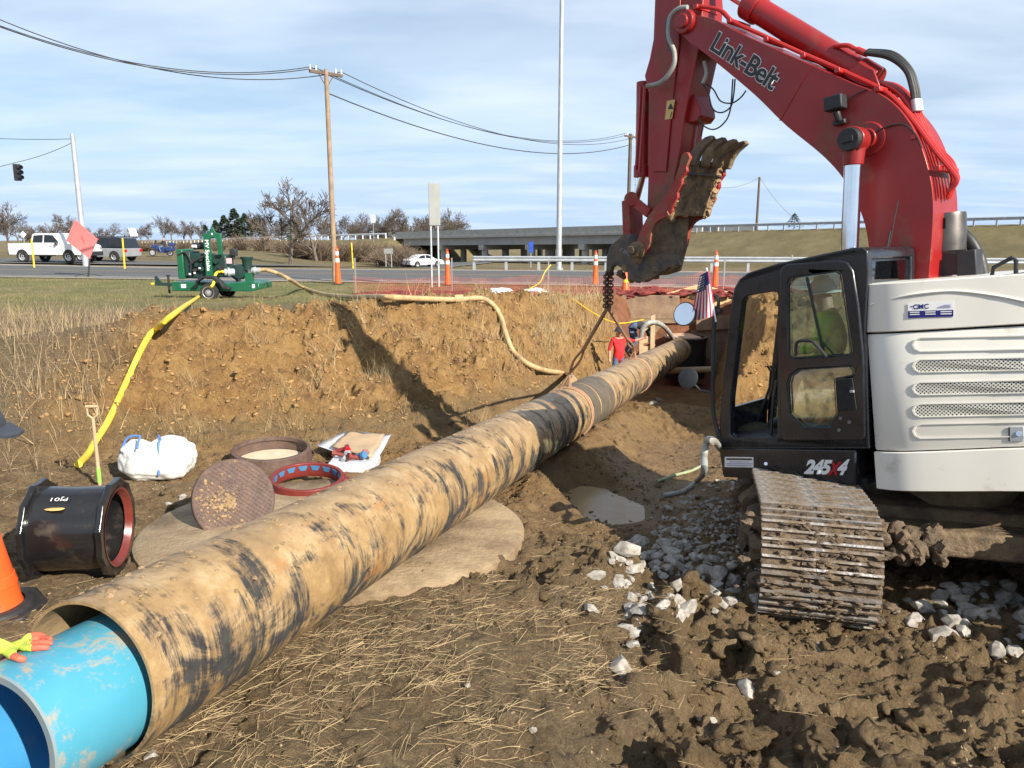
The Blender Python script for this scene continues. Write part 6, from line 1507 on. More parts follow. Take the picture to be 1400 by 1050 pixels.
# ------------------------------------------------------------------ hoses and ropes
def hose(name, pts, r, m, label, n=10, sub=6, parts=None, flat=1):
    P = bez(pts, sub); o = MB().tube(P, r, n).build(name, m, None, P[len(P) // 2]); return tag(o, label, 'hose')
yp = [L3(812, 500, -.36), L3(770, 492, -.40), L3(730, 520, -.45)]
yp.append(at(290, 391, y=PO.y - .9))
for x, y in ((272, 408), (245, 429), (212, 456), (203, 466), (190, 490), (172, 530), (150, 578), (133, 606), (120, 628), (108, 641)):
    h = hit(x, y); h.z += .06; yp.append(h)
hose('yellow_hose', yp, .046, m_hoseyel, 'yellow lay-flat discharge hose running from the green pump down the clay bank', 12)
tp_ = [L3(1110, 487, -.1), L3(1180, 482, -.15), at(380, 374, y=PO.y - .2), at(396, 382, y=PO.y - .3)]
for x, y in ((414, 393), (440, 402), (475, 407), (520, 409), (570, 411), (622, 412), (655, 410)): h = hit(x, y + 3); h.z += .09; tp_.append(h)
ly = tp_[-1].y
for x, y in ((672, 417), (684, 434), (692, 460), (702, 483), (722, 500), (748, 509), (775, 512)): tp_.append(hit(x, y + 3) + Vector((0, -.10, .10)))
ph = pipe(t_at(812, 530)); tp_.append(Vector((ph.x - .35, ph.y + .15, ph.z + .30)))
P = bez(tp_, 6)
th_ = empty('suction_hose', P[len(P) // 2], 'long tan suction hose lying along the crest and drooping into the trench', 'hose')
MB().tube(P, .06, 12).build('hose_body', m_hosetan, th_, th_.location)
cpt = hit(627, 414); cpt.z += .09; MB().cyl(cpt - Vector((.10, .03, 0)), cpt + Vector((.10, .03, 0)), .10, n=16).build('coupling', m_hosetan, th_, th_.location, bevel=.02)
def rope(pts, label, r=.018, m=None): 
    P = bez(pts, 6); tag(MB().tube(P, r, 6).build('rope', m or m_yellow, None, P[0]), label, 'rope')
ry = 25.0
rope([at(753, 362, y=27.9), at(745, 372, y=27.6), at(738, 386, y=26.5), at(722, 396, y=25), at(708, 404, y=23.8)], 'yellow rope hanging from the mesh fence onto the bank')
rope([at(708, 405, y=23.6), at(740, 405, y=23.2), at(770, 402.5, y=22.9), at(785, 410, y=22.4), at(805, 424, y=22), at(828, 437, y=21.6), at(850, 442, y=21.6), at(880, 437, y=23)], 'thin yellow rope running over the grassy bank edge to the trench', .016)
gp = [mp(1000, 632, CL - .15), mp(984, 612, CL - .05), at(976, 603, 6.9), at(967, 602, 7.2), at(963, 622, 7.2), at(962, 645, 7.1)]
h = hit(955, 660); gp += [h + Vector((0, 0, .05)), hit(935, 674) + Vector((0, 0, .03)), hit(905, 680) + Vector((0, 0, .02))]
hose('grey_hose', gp, .032, m_hosegrey, 'grey hose hanging off the cab front down to the puddle')
hose('green_hose', [hit(898, 662) + Vector((0, 0, .04)), hit(920, 655) + Vector((0, 0, .05)), hit(945, 648) + Vector((0, 0, .05)), hit(962, 640) + Vector((0, 0, .06))], .022, mat('pale_green_hose', (.30, .34, .20), (.24, .27, .16), 6, .6), 'thin pale green hose lying across the puddle')
# ------------------------------------------------------------------ trench end: manhole, shield panels, crate
YM = 26.6
mtop = at(937, 461, y=YM); mz = mtop.z
mh = empty('manhole_riser', (mtop.x, YM, mz - 1.4), 'black round manhole riser at the end of the casing in the trench', 'manhole'); og = mh.location.copy()
m_tar = mat('tar_black', (.010, .010, .011), (.02, .019, .018), 4, .45)
MB().lathe([(.72, 0), (.72, 1.3), (.76, 1.31), (.77, 1.4), (.62, 1.4), (.60, 1.28), (.58, 0)], og, (0, 0, 1), 40).build('riser_wall', m_tar, mh, og)
MB().lathe([(.78, 1.402), (.78, 1.44), (.66, 1.44), (.66, 1.402)], og, (0, 0, 1), 40, True).build('rim_ring', m_iron, mh, og, bevel=.01)
MB().prism([og + Vector((.64 * math.cos(a), .64 * math.sin(a), 1.43)) for a in np.linspace(.35 * math.pi, 1.75 * math.pi, 22)], (0, 0, .03)).build('plywood_cover', mat('pinkish_plywood', (.58, .40, .28), (.50, .34, .24), 4, .8), mh, og)
sp = at(912, 507, y=25.6), at(975, 505, y=25.9)
tag(MB().cyl(sp[0], sp[1], .11, n=16).lathe([(.0, -.02), (.14, -.02), (.14, .02), (0, .02)], sp[1], sp[1] - sp[0], 16).build('trench_strut', mat('pale_strut_paint', (.48, .36, .22), (.40, .29, .17), 4, .7), None, sp[0]), 'tan round strut bracing the trench under the casing end', 'strut')
def panel(pts, y, th, m, name, label, cat, zoff=0, dy=()):
    P = [at(x, yy, y=y + (dy[i] if dy else 0)) for i, (x, yy) in enumerate(pts)]
    o = MB().prism(P, (0, th, 0)).build(name, m, None, P[0], bevel=.01); return tag(o, label, cat)
sh = at(847, 402, y=27.4)
ts_ = empty('trench_shield', Vector((sh.x, 27.4, sh.z - 2)), 'rusty brown steel trench shield panel behind the worker in red', 'trench shield'); og = ts_.location.copy()
MB().prism([at(x, y, y=27.4) for x, y in ((847, 403), (929, 404), (929, 436), (847, 436))], (0, .10, 0)).build('upper_plate', m_rustplate, ts_, og, bevel=.015)
MB().prism([at(x, y, y=27.3) for x, y in ((845, 437), (931, 437), (931, 442), (845, 442))], (0, .25, 0)).build('flange', m_rustplate, ts_, og, bevel=.01)
MB().prism([at(x, y, y=27.42) for x, y in ((847, 443), (931, 443), (931, 520), (847, 520))], (0, .10, 0)).build('lower_plate', m_rustplate, ts_, og, bevel=.015)
panel([(910, 401), (958, 388), (1000, 400), (1000, 440), (932, 440), (930, 404)], 27.7, .02, m_plywood, 'plywood_sheet', 'pale plywood sheet sticking up behind the flag', 'plywood')
panel([(952, 434), (1062, 428), (1062, 446), (952, 452)], 27.2, .10, m_rustplate, 'trench_board', 'brown shoring board behind the mirror bracket', 'board')
panel([(945, 452), (1062, 448), (1062, 520), (945, 520)], 27.35, .08, m_rustplate, 'shoring_sheet', 'dark brown shoring sheet behind the manhole riser', 'shoring')
panel([(1028, 408), (1066, 404), (1066, 440), (1028, 444)], 26.9, .03, m_plywood, 'plywood_sheet', 'pale plywood sheet seen through the cab window', 'plywood')
cr0 = at(884, 470, y=24.0); cz = at(884, 484, y=24.0).z - .3
cr_ = empty('wooden_crate', Vector((cr0.x, 24, cz)), 'leaning frame of pale lumber with a grey hose over its corner', 'crate'); og = cr_.location.copy()
for pts in ([(874, 452), (879, 447), (880, 486), (874, 486)], [(890, 432), (896, 430), (895, 484), (889, 484)]): MB().prism([at(x, y, y=24.0) for x, y in pts], (0, .06, 0)).build('upright', m_lumber, cr_, og, bevel=.005)
for k, pts in enumerate(([(874, 453), (890, 437), (892, 443), (876, 459)], [(875, 462), (892, 460), (892, 468), (875, 470)], [(875, 474), (891, 473), (891, 481), (875, 482)])): MB().prism([at(x, y, y=24.07) for x, y in pts], (0, .05, 0)).build('board', m_lumber, cr_, og, bevel=.005)
hose('grey_hose', [at(876, 462, y=23.9), at(879, 449, y=23.85), at(887, 441.5, y=23.85), at(897, 441, y=24.1), at(907, 446, y=24.6), at(916, 456, y=25.4), at(921, 466, y=26.4)], .075, m_hosegrey, 'grey hose arching over the crate into the manhole riser')
# ------------------------------------------------------------------ concrete slab under the pipe
m_slab = mat('sandy_concrete', (.38, .285, .175), (.29, .21, .125), 3, .9, bump=.5, bscale=22, dirt=(.22, .15, .085), damt=.42, dscale=1.6)
sn = Vector((PDIR.x * .074, PDIR.y * .074, 1)).normalized()
sc2 = Vector((-1.68, 7.05, 0)); sc2.z = .52 - .0786 * ((sc2.x - PN.x) * HD.x + (sc2.y - PN.y) * HD.y) + .02
slb = MB().lathe([(0, -.28), (1.76, -.28), (1.80, -.26), (1.80, -.03), (1.76, 0), (1.2, .004), (0, .004)], sc2, sn, 64).build('concrete_slab', m_slab, None, sc2 - sn * .28)
tag(slb, 'round sandy precast concrete slab lying under the casing pipe', 'slab')
def slabz(x, y): return sc2.z - ((x - sc2.x) * sn.x + (y - sc2.y) * sn.y) / sn.z
# ------------------------------------------------------------------ black flanged sleeve
c0 = hit(95, 800); fr_ = .40
ax = Vector((math.sin(R(82)), math.cos(R(82)), -.03)).normalized(); c0 = Vector((c0.x - .02, c0.y + .25, gz(c0.x, c0.y + .2) + fr_ - .03))
m_tarc = mat('glossy_black_coating', (.010, .010, .011), (.016, .015, .015), 3, .22, dirt=(.10, .075, .05), damt=.30, dscale=4, coat=.3)
sv = empty('pipe_sleeve', c0 - Vector((0, 0, fr_)), 'short black flanged pipe sleeve with scalloped rims lying on the straw', 'pipe sleeve'); og = sv.location.copy()
MB().lathe([(.315, -.30), (.315, .30), (.335, .30), (.335, .2), (.328, 0), (.335, -.2), (.335, -.30)], c0, ax, 48, True).build('barrel', m_tarc, sv, og)
sx_, sy_ = perp(ax)
for s_ in (-1, 1):
    cc_ = c0 + ax * (.30 * s_)
    outer = [cc_ + (sx_ * math.cos(a) + sy_ * math.sin(a)) * (fr_ * (1.0 if k % 2 else .945)) for k, a in enumerate(np.linspace(0, 2 * math.pi, 25)[:-1])]
    inner = [cc_ + (sx_ * math.cos(a) + sy_ * math.sin(a)) * .318 for a in np.linspace(0, 2 * math.pi, 37)[:-1]]
    fl_ = MB().plate(outer, [inner], ax * (.045 * -s_)).build('flange', m_tarc, sv, og, bevel=.008)
    if s_ > 0: MB().lathe([(.318, -.002), (.285, -.05), (.275, -.05), (.30, -.0), (.318, .004)], cc_, ax, 48).build('lining_ring', mat('oxide_red_lining', (.16, .028, .02), (.12, .02, .016), 5, .3, coat=.3), fl_, og)
dn = (Vector((0, 0, EYE)) - c0).normalized(); dn = (dn - ax * dn.dot(ax)).normalized(); upv = (Vector((0, 0, 1)) * .75 + dn * .5); upv = (upv - ax * upv.dot(ax)).normalized(); tv = ax.cross(upv)
if tv.dot(dn) < 0: tv = -tv
pc = c0 + upv * .338
text_mesh('PJ01', pc + ax * .0, pc - ax * .12, pc + tv * .035, m_whitedec, sv, og, 'lettering', .0, None, 0, 1, upv * .004)
MB().lump(pc - ax * .07 + tv * .10 - upv * .016, .05, 2, 2, .3, (1.6, .7, .15)).build('chalk_mark', m_yeldec, sv, og)
# ------------------------------------------------------------------ rings, lid, fittings
def base_at(px, py): return hit(px, py)
rc = base_at(372, 636); rc.z = gz(rc.x, rc.y)
rg_ = empty('manhole_ring', rc, 'brown cast iron manhole frame ring lying flat behind the leaning lid', 'manhole frame')
rr0 = 56 * rc.y / F
MB().lathe([(rr0, 0), (rr0 * 1.06, 0), (rr0 * 1.06, .025), (rr0, .03), (rr0 * .97, .22), (rr0 * .88, .23), (rr0 * .87, .18), (rr0 * .92, .17), (rr0 * .92, 0)], rc + Vector((0, 0, .0)), (.03, -.05, 1), 48, True).build('ring_body', m_iron, rg_, rc, bevel=.006)
MB().lathe([(0, .05), (rr0 * .9, .05)], rc, (.03, -.05, 1), 32).build('sand_fill', mat('pale_sand', (.58, .50, .38), (.5, .42, .3), 9, .95), rg_, rc)
rc2 = base_at(421, 684); rc2 = base_at(421, 676); rc2.z = gz(rc2.x, rc2.y) + .04
r2 = 55 * rc2.y / F
m_oxred = mat('oxide_red_iron', (.20, .028, .022), (.15, .024, .02), 6, .5, dirt=(.25, .17, .1), damt=.25, dscale=6)
gl = empty('gland_ring', rc2, 'oxide red iron restraint gland ring with blue wedges lying flat by the casing', 'flange ring')
na = Vector((.05, -.10, 1)).normalized()
MB().lathe([(r2 * .86, .0), (r2 * 1.0, 0), (r2 * 1.0, .055), (r2 * .95, .07), (r2 * .93, .17), (r2 * .84, .17), (r2 * .82, .06)], rc2, na, 56, True).build('ring_body', m_oxred, gl, rc2, bevel=.006)
gx, gy = perp(na); m_wedge = mat('blue_wedge', (.05, .16, .34), (.06, .2, .38), 6, .5)
for k in range(16):
    a = k * 2 * math.pi / 16; d_ = gx * math.cos(a) + gy * math.sin(a); t_ = na.cross(d_)
    lug = MB().box(rc2 + d_ * r2 * .99 + na * .05, (.09, .10, .09), (d_, t_, na)).build('lug', m_oxred, gl, rc2, bevel=.012)
    MB().cyl(rc2 + d_ * r2 * 1.02 + na * .06, rc2 + d_ * (r2 * 1.02 + .06) + na * .06, .022, n=6).build('bolt', m_wedge if k % 2 else m_oxred, lug, rc2)
    MB().prism([rc2 + d_ * (r2 * .835) + t_ * s_ + na * z for s_, z in ((-.055, .14), (.055, .14), (.03, .085), (-.03, .085))], d_ * -.012).build('wedge', m_wedge, gl, rc2)
lc = at(321, 683, 7.35); lr = 55 * 7.35 / F * 1.02
lnm = ((Vector((0, 0, EYE)) - lc).normalized() + Vector((.42, 0, .12))).normalized()
ld = empty('manhole_cover', lc - Vector((0, 0, lr * .93)), 'round cast iron manhole lid with grid tread standing on edge behind the casing', 'manhole lid'); og = ld.location.copy()
MB().lathe([(0, -.045), (lr, -.045), (lr, 0), (lr * .97, .008), (lr * .93, .004), (0, .004)], lc, lnm, 56).build('disc', m_iron, ld, og)
lx, ly_ = perp(lnm); lx, ly_ = (lx + ly_).normalized(), (ly_ - lx).normalized()
for dirv, oth in ((lx, ly_), (ly_, lx)):
    for k in range(-10, 11):
        o_ = k * lr / 11; hl = math.sqrt(max(0, (lr * .93) ** 2 - o_ ** 2))
        if hl > .03: MB().bar(lc + oth * o_ - dirv * hl + lnm * .006, lc + oth * o_ + dirv * hl + lnm * .006, .008, .008, lnm).build('tread_bar', m_iron, ld, og)
for row, tx in enumerate(('SANITARY', 'SEWER', 'OCTC')):
    q = lc - ly_ * (.03 + .09 * row) * 1 - lx * (.19 - .04 * row); text_mesh(tx, q, q + lx * (.36 - .06 * row), q + ly_ * .055, m_iron, ld, og, 'raised_lettering', .01, None, 0, 1, lnm * .014)
b = MB(); random.seed(4)
for k in range(240):
    a, q = random.gauss(-1.6, .7), abs(random.gauss(.45, .3)) * lr
    if q < lr * .95: b.lump(lc + Vector((math.cos(a), 0, math.sin(a))) * 0 + lx * (q * math.cos(a + .8)) + ly_ * (q * math.sin(a + .8)) + lnm * .006, random.uniform(.004, .013), k, 1, .5, (1.5, 1.5, 1.5))
b.build('dried_mud', m_dryclay, ld, og, kind='stuff')
# plastic wrapped package with cardboard and fittings
pk0 = hit(485, 640); 
def gp_(x, y, dz=.0): h = hit(x, y); h.z += dz; return h
m_poly = mat('white_poly_film', (.66, .68, .72), (.56, .58, .62), 6, .3, bump=.3, bscale=12)
P = [at(x, y, 10.0) for x, y in ((433, 622), (464, 604), (535, 612), (520, 640), (470, 655), (440, 642))]
ctr = sum(P, Vector()) / len(P); 
pkg = empty('wrapped_package', Vector((ctr.x, ctr.y, gz(ctr.x, ctr.y))), 'white plastic film and brown cardboard package beside the red gland ring', 'package'); og = pkg.location.copy()
def film(pts, dz, m, name, par, seed, n=10):
    Q = [hit(x, y) for x, y in pts]; zc = max(q.z for q in Q); vs = []
    for j in range(n + 1):
        for i in range(n + 1):
            u, v = i / n, j / n; p = (Q[0] * (1 - u) + Q[1] * u) * (1 - v) + (Q[3] * (1 - u) + Q[2] * u) * v
            vs.append(Vector((p.x, p.y, p.z * .5 + zc * .5 + dz + .035 * mnoise.noise(Vector((u * 3, v * 3, seed))))))
    return MB().add(vs, [(j * (n + 1) + i, j * (n + 1) + i + 1, (j + 1) * (n + 1) + i + 1, (j + 1) * (n + 1) + i) for j in range(n) for i in range(n)]).build(name, m, par, og)
o = film([(432, 620), (470, 605), (536, 612), (512, 650)], .12, m_poly, 'plastic_film', pkg, 1); o.modifiers.new('s', 'SOLIDIFY').thickness = .004
o = film([(455, 628), (475, 613), (527, 618), (508, 642)], .17, mat('cardboard', (.50, .36, .22), (.44, .31, .19), 5, .85), 'cardboard_sheet', pkg, 5); o.modifiers.new('s', 'SOLIDIFY').thickness = .02
MB().box(pk0 + Vector((0, 0, .06)), (.6, .45, .14)).build('parcel', m_poly, pkg, og, bevel=.03)
for k, (x, y, m_) in enumerate(((470, 627, m_oxred), (478, 632, m_reddec), (486, 638, m_oxred), (494, 636, m_wedge), (474, 638, m_galv), (466, 634, m_oxred), (500, 632, m_oxred))):
    h = hit(x, y + 6); c = h + Vector((0, -.05, .20)); d_ = Vector((math.cos(k * 1.9), math.sin(k * 1.9), .3)).normalized()
    o = MB().cyl(c - d_ * .07, c + d_ * .07, .028, n=8).cyl(c + d_ * .05, c + d_ * .09, .05, n=6).build('tee_bolt', m_, None, c - Vector((0, 0, .04)))
    tag(o, 'loose painted tee bolt lying on the plastic package', 'bolt', 'loose tee bolts on the package')
# white bulk bag
bc_ = hit(218, 652); bc_.z = gz(bc_.x, bc_.y); sw = 50 * bc_.y / F * 1.02
bag = empty('sand_bag', bc_, 'white woven bulk bag with blue straps slumped at the foot of the bank', 'bag')
vs, fs = ico(5); m_bag = mat('white_woven_poly', (.74, .74, .72), (.66, .65, .62), 3, .6, bump=.25, bscale=14, dirt=(.40, .30, .18), damt=.25, dscale=3)
out = []
for p in vs:
    z = p.z; k = 1 + .10 * mnoise.noise(p * 2.2 + Vector((3, 1, 0))) + .05 * mnoise.noise(p * 5)
    x = math.copysign(abs(p.x) ** .8, p.x) * sw * k; y = math.copysign(abs(p.y) ** .8, p.y) * sw * .75 * k; zz = max(-.02, .24 + (math.copysign(abs(z) ** .75, z)) * .26 * k)
    gr = math.exp(-((x + .12) / .10) ** 2) * max(0, z); zz -= .11 * gr
    out.append(bc_ + Vector((x, y, zz)))
MB().add(out, fs).build('sack', m_bag, bag, bc_, smooth=80)
m_bstrap = mat('blue_strap', (.10, .22, .55), (.08, .18, .48), 6, .7)
def bagp(x, y, dz=0): 
    q = math.sqrt(max(0, 1 - (abs(x) ** 2.2 + abs(y) ** 2.2))) ; return bc_ + Vector((x * sw, y * sw * .75, .25 + .265 * q ** .75 + dz))
MB().tube(bez([bagp(-.92, -.45, .0), bagp(-.7, -.3, .05), bagp(-.35, -.3, .04), bagp(-.28, -.55, .01), bagp(-.22, -.85, .02)], 5), .014, 6).build('strap', m_bstrap, bag, bc_)
MB().tube(bez([bagp(.15, -.2, .02), bagp(.28, -.45, .02), bagp(.32, -.75, .02), bc_ + Vector((.34 * sw, -.74 * sw, .12))], 5), .014, 6).build('strap', m_bstrap, bag, bc_)
# shovel
sb0 = hit(137, 668); st0 = at(127, 572, sb0.y * 1.02)
shv = empty('shovel', sb0, 'wooden D-handle shovel stuck upright in the mud beside the yellow hose', 'shovel')
dirs = (st0 - sb0).normalized()
MB().tube([sb0 + dirs * -.15, sb0 + dirs * .3, st0], [.017, .021, .019], 10).build('shaft', m_lumber, shv, sb0)
sdv = Vector((1, .1, 0)); tpv = st0 + dirs * .14
MB().tube([st0, st0 + dirs * .04 + sdv * .05, tpv + sdv * .055], .012, 8).tube([st0, st0 + dirs * .04 - sdv * .05, tpv - sdv * .055], .012, 8).cyl(tpv - sdv * .065, tpv + sdv * .065, .018, n=10).build('d_grip', m_lumber, shv, sb0)
MB().cyl(sb0 + dirs * .08, sb0 + dirs * .26, .0235, n=10).build('tape_wrap', mat('lime_tape', (.30, .62, .10), (.26, .55, .1), 6, .6), shv, sb0)
MB().prism([sb0 + dirs * .05 + sdv * .1, sb0 - dirs * .18 + sdv * .09, sb0 - dirs * .26, sb0 - dirs * .18 - sdv * .09, sb0 + dirs * .05 - sdv * .1], (0, .004, 0)).build('blade', m_iron, shv, sb0)
# orange cone by the coupling
cb_ = hit(-14, 836); cb_.z = gz(cb_.x, cb_.y)
ocn = empty('traffic_cone', cb_, 'large orange traffic cone on a black rubber base beside the black sleeve', 'traffic cone')
ra = .36; MB().prism([cb_ + Vector((ra * math.cos(a), ra * math.sin(a), -.02)) for a in np.linspace(.39, .39 + 2 * math.pi, 9)[:-1]], (0, 0, .05)).lathe([(.29, .03), (.27, .055), (.22, .06)], cb_, (0, 0, 1), 32).build('base', m_rubber, ocn, cb_, bevel=.012)
MB().lathe([(.21, .05), (.20, .08), (.185, .20), (.19, .205), (.175, .27), (.168, .275), (.13, .48), (.075, .82), (.05, .90), (0, .90)], cb_, (.02, 0, 1), 32).build('body', m_orange, ocn, cb_)
MB().tube(bez([cb_ + Vector((.19, -.16, .12)), cb_ + Vector((.20, -.22, .07)), cb_ + Vector((.26, -.28, .04)), cb_ + Vector((.33, -.25, .045))]), .006, 5).build('cord', m_rubber, ocn, cb_)
MB().bar(cb_ + Vector((-.3, -.42, -.005)), cb_ + Vector((.25, -.36, .0)), .09, .05).build('wood_block', m_lumber, ocn, cb_) if False else None
tag(MB().bar(cb_ + Vector((-.5, -.46, .03)), cb_ + Vector((.2, -.40, .03)), .09, .05).build('lumber_offcut', m_lumber, None, cb_ + Vector((-.2, -.43, .0)), bevel=.005), 'short lumber offcut lying in front of the cone base', 'lumber')
# ------------------------------------------------------------------ scatter: rocks, clods, straw, grass
rng = np.random.default_rng(5)
def inpoly(px, py, poly):
    c = np.zeros(px.shape, bool); n = len(poly)
    for i in range(n):
        x0, y0 = poly[i]; x1, y1 = poly[(i + 1) % n]
        c ^= ((y0 > py) != (y1 > py)) & (px < (x1 - x0) * (py - y0) / (y1 - y0 + 1e-9) + x0)
    return c
def rand_poly(poly, n):
    p = np.array(poly, float); lo, hi = p.min(0), p.max(0); out = []
    while len(out) < n:
        q = lo + rng.random((n * 3, 2)) * (hi - lo); q = q[inpoly(q[:, 0], q[:, 1], poly)]; out += q.tolist()
    return out[:n]
# heavy churned mud lumps
big_l = []
def mudlumps():
    N = 260; x = rng.normal(1.0, .95, N); y = rng.uniform(3.1, 6.0, N); z, zn = terrain(x, y)
    i = np.where((zn['straw'] < .5) & (zn['pitm'] > .6))[0]
    scatter('mud_lumps', lumps(10, 3, 1.15, .7, 11), np.stack([x[i], y[i], z[i] - .01], -1), .03 + .085 * rng.random(len(i)) ** 2, rng.uniform(0, 6.28, len(i)), m_ground, 'heavy churned mud lumps in front of the crushed stone', 'mud lumps', rng.normal(0, .5, len(i)))
# angular crushed stone
m_stone = mat('crushed_limestone', (.42, .40, .365), (.20, .17, .135), 1.6, .85, bump=.3, bscale=12)
rock_me = []
for k in range(9):
    bm = bmesh.new(); rs_ = np.random.default_rng(k)
    for _ in range(18):
        v = rs_.normal(size=3); v /= np.linalg.norm(v); v *= rs_.uniform(.8, 1.0); bm.verts.new((v[0] * 1.15, v[1] * .9, v[2] * .72))
    bmesh.ops.convex_hull(bm, input=bm.verts); bmesh.ops.delete(bm, geom=[v for v in bm.verts if not v.link_faces], context='VERTS')
    bmesh.ops.bevel(bm, geom=bm.edges[:], offset=.03, segments=1, affect='EDGES')
    me = bpy.data.meshes.new('rock'); bm.to_mesh(me); bm.free(); me.materials.append(m_stone); rock_me.append(me)
def put_rock(px, py, r):
    h = hit(px, py); o = bpy.data.objects.new('rock', rock_me[rng.integers(9)]); COL.objects.link(o); o.parent = ground
    o.location = (h.x, h.y, gz(h.x, h.y) - r * .06); o.scale = (r * rng.uniform(.8, 1.35), r * rng.uniform(.8, 1.15), r * rng.uniform(.7, 1.1)); o.rotation_euler = tuple(rng.uniform(-.5, .5, 2)) + (rng.uniform(0, 6.28),)
for poly, n, r0, r1 in (([(880, 715), (930, 680), (985, 655), (1060, 662), (1150, 668), (1140, 676), (1000, 686), (985, 720), (930, 735)], 118, .028, .06),
                        ([(805, 805), (850, 735), (930, 720), (1000, 730), (1005, 830), (960, 850), (900, 835)], 106, .035, .10),
                        ([(1215, 835), (1290, 800), (1400, 790), (1400, 905), (1340, 890), (1270, 865)], 48, .045, .11),
                        ([(840, 830), (880, 835), (870, 870), (845, 870)], 4, .07, .10)):
    for x, y in rand_poly(poly, n): put_rock(x, y, rng.uniform(r0, r1))
for x, y, r in ((808, 836, .085), (860, 862, .09), (866, 880, .045), (848, 912, .09), (900, 838, .08), (880, 838, .09), (1035, 826, .12), (1020, 945, .07), (970, 990, .07), (1060, 925, .035), (207, 1035, .05), (640, 940, .03), (730, 1000, .03), (175, 645, .07), (250, 680, .06), (232, 690, .05), (900, 548, .16), (893, 552, .14), (1120, 890, .05)):
    put_rock(x, y, r)
def scatter(name, variants, P, sc, rot, m, label, cat, tilt=None, parent=None, sq=None):
    """many small pieces merged in one mesh; variants: list of (verts, tris)"""
    n = len(P); ch = rng.integers(0, len(variants), n); V_, F_ = [], []; base = 0
    for k, (v, f) in enumerate(variants):
        i = np.where(ch == k)[0]
        if not len(i): continue
        v = np.asarray(v); c, s = np.cos(rot[i]), np.sin(rot[i])
        t = np.zeros(len(i)) if tilt is None else tilt[i]; ct, st = np.cos(t), np.sin(t)
        X = v[None, :, 0] * np.ones((len(i), 1)); Y = v[None, :, 1] * ct[:, None] - v[None, :, 2] * st[:, None]; Z = v[None, :, 1] * st[:, None] + v[None, :, 2] * ct[:, None]
        x = X * c[:, None] - Y * s[:, None]; y = X * s[:, None] + Y * c[:, None]
        q = np.stack([x, y, Z], -1) * sc[i][:, None, None] + P[i][:, None, :]
        V_.append(q.reshape(-1, 3)); F_.append((np.asarray(f)[None] + (np.arange(len(i)) * len(v))[:, None, None] + base).reshape(-1, len(f[0]))); base += len(i) * len(v)
    o = np_mesh(name, np.concatenate(V_), np.concatenate(F_), m, parent, kind='stuff')
    if not parent: tag(o, label, cat)
    return o
def lumps(n, sub=2, amp=.5, sq=.7, seed=0):
    out = []
    for k in range(n):
        vs, fs = ico(sub); sd = Vector((k * 7.1 + seed, k * 3.3, k))
        out.append(([tuple(Vector((p.x * 1.2, p.y, p.z * sq)) * (1 + amp * mnoise.noise(p * 1.4 + sd) + amp * .6 * mnoise.noise(p * 3.1 + sd))) for p in vs], fs))
    return out
def chips(n, seed=0, sq=.75):
    out = []
    for k in range(n):
        bm = bmesh.new(); r_ = np.random.default_rng(k + seed)
        for _ in range(9):
            v = r_.normal(size=3); v /= np.linalg.norm(v); bm.verts.new((v[0] * 1.2, v[1] * .9, v[2] * sq))
        bmesh.ops.convex_hull(bm, input=bm.verts); bmesh.ops.delete(bm, geom=[v for v in bm.verts if not v.link_faces], context='VERTS')
        bmesh.ops.triangulate(bm, faces=bm.faces); bm.verts.index_update()
        out.append(([tuple(v.co) for v in bm.verts], [tuple(v.index for v in f.verts) for f in bm.faces])); bm.free()
    return out
def zones(x, y): return terrain(x, y)
N = 16000; x = rng.uniform(-5.5, 7.2, N); y = rng.uniform(2.9, 13, N); y = 2.9 + (y - 2.9) ** 1.0
z, zn = zones(x, y); keep = (zn['pitm'] > .6) & (np.hypot(x - sc2.x, y - sc2.y) > 1.85) & (rng.random(N) < (.30 + .6 * ss(.6, 1.6, x) * (1 - ss(6.5, 8, y))) * (1 - .6 * zn['straw'])); i = np.where(keep)[0]
m_clod = mat('mud_clods', (.15, .10, .06), (.22, .155, .095), 5, .9, bump=.5, bscale=30)
scatter('mud_clods', lumps(12, 2, 1.0, .75), np.stack([x[i], y[i], z[i] - .012], -1), .008 + .042 * rng.random(len(i)) ** 3.0, rng.uniform(0, 6.28, len(i)), m_ground, 'crumbly brown mud clods strewn over the pit floor', 'mud clods')
N = 60000; x = rng.uniform(-8, 5, N); y = rng.uniform(9.5, 24, N)
z, zn = zones(x, y); i = np.where((zn['bank'] > .35) & (rng.random(N) < .6))[0]
m_crumb = mat('clay_crumbs', (.38, .235, .10), (.24, .135, .052), 7, .95, bump=.4, bscale=20)
scatter('clay_crumbs', chips(10, 40), np.stack([x[i], y[i], z[i]], -1), .006 + .030 * rng.random(len(i)) ** 3 + .05 * rng.random(len(i)) ** 10, rng.uniform(0, 6.28, len(i)), m_crumb, 'loose orange clay crumbs covering the bank face', 'clay crumbs')
N = 52000; x = rng.uniform(-6, 7.2, N); y = 2.9 + 10 * rng.random(N) ** 1.5
z, zn = zones(x, y); keep = (zn['pitm'] > .5) & (np.hypot(x - sc2.x, y - sc2.y) > 1.82) & (rng.random(N) < (.25 + .75 * ss(-.2, .3, fbm(x * 1.6, y * 1.6, 3, 95))) * (1 - .5 * zn['straw'])); i = np.where(keep)[0]
h2_ = i[::2]; h1_ = i[1::2]
scatter('mud_crumbs', chips(12, 60, .8), np.stack([x[h1_], y[h1_], z[h1_]], -1), .004 + .022 * rng.random(len(h1_)) ** 2.6, rng.uniform(0, 6.28, len(h1_)), m_ground, 'fine broken mud crumbs over the churned ground', 'mud crumbs', rng.normal(0, .5, len(h1_)))
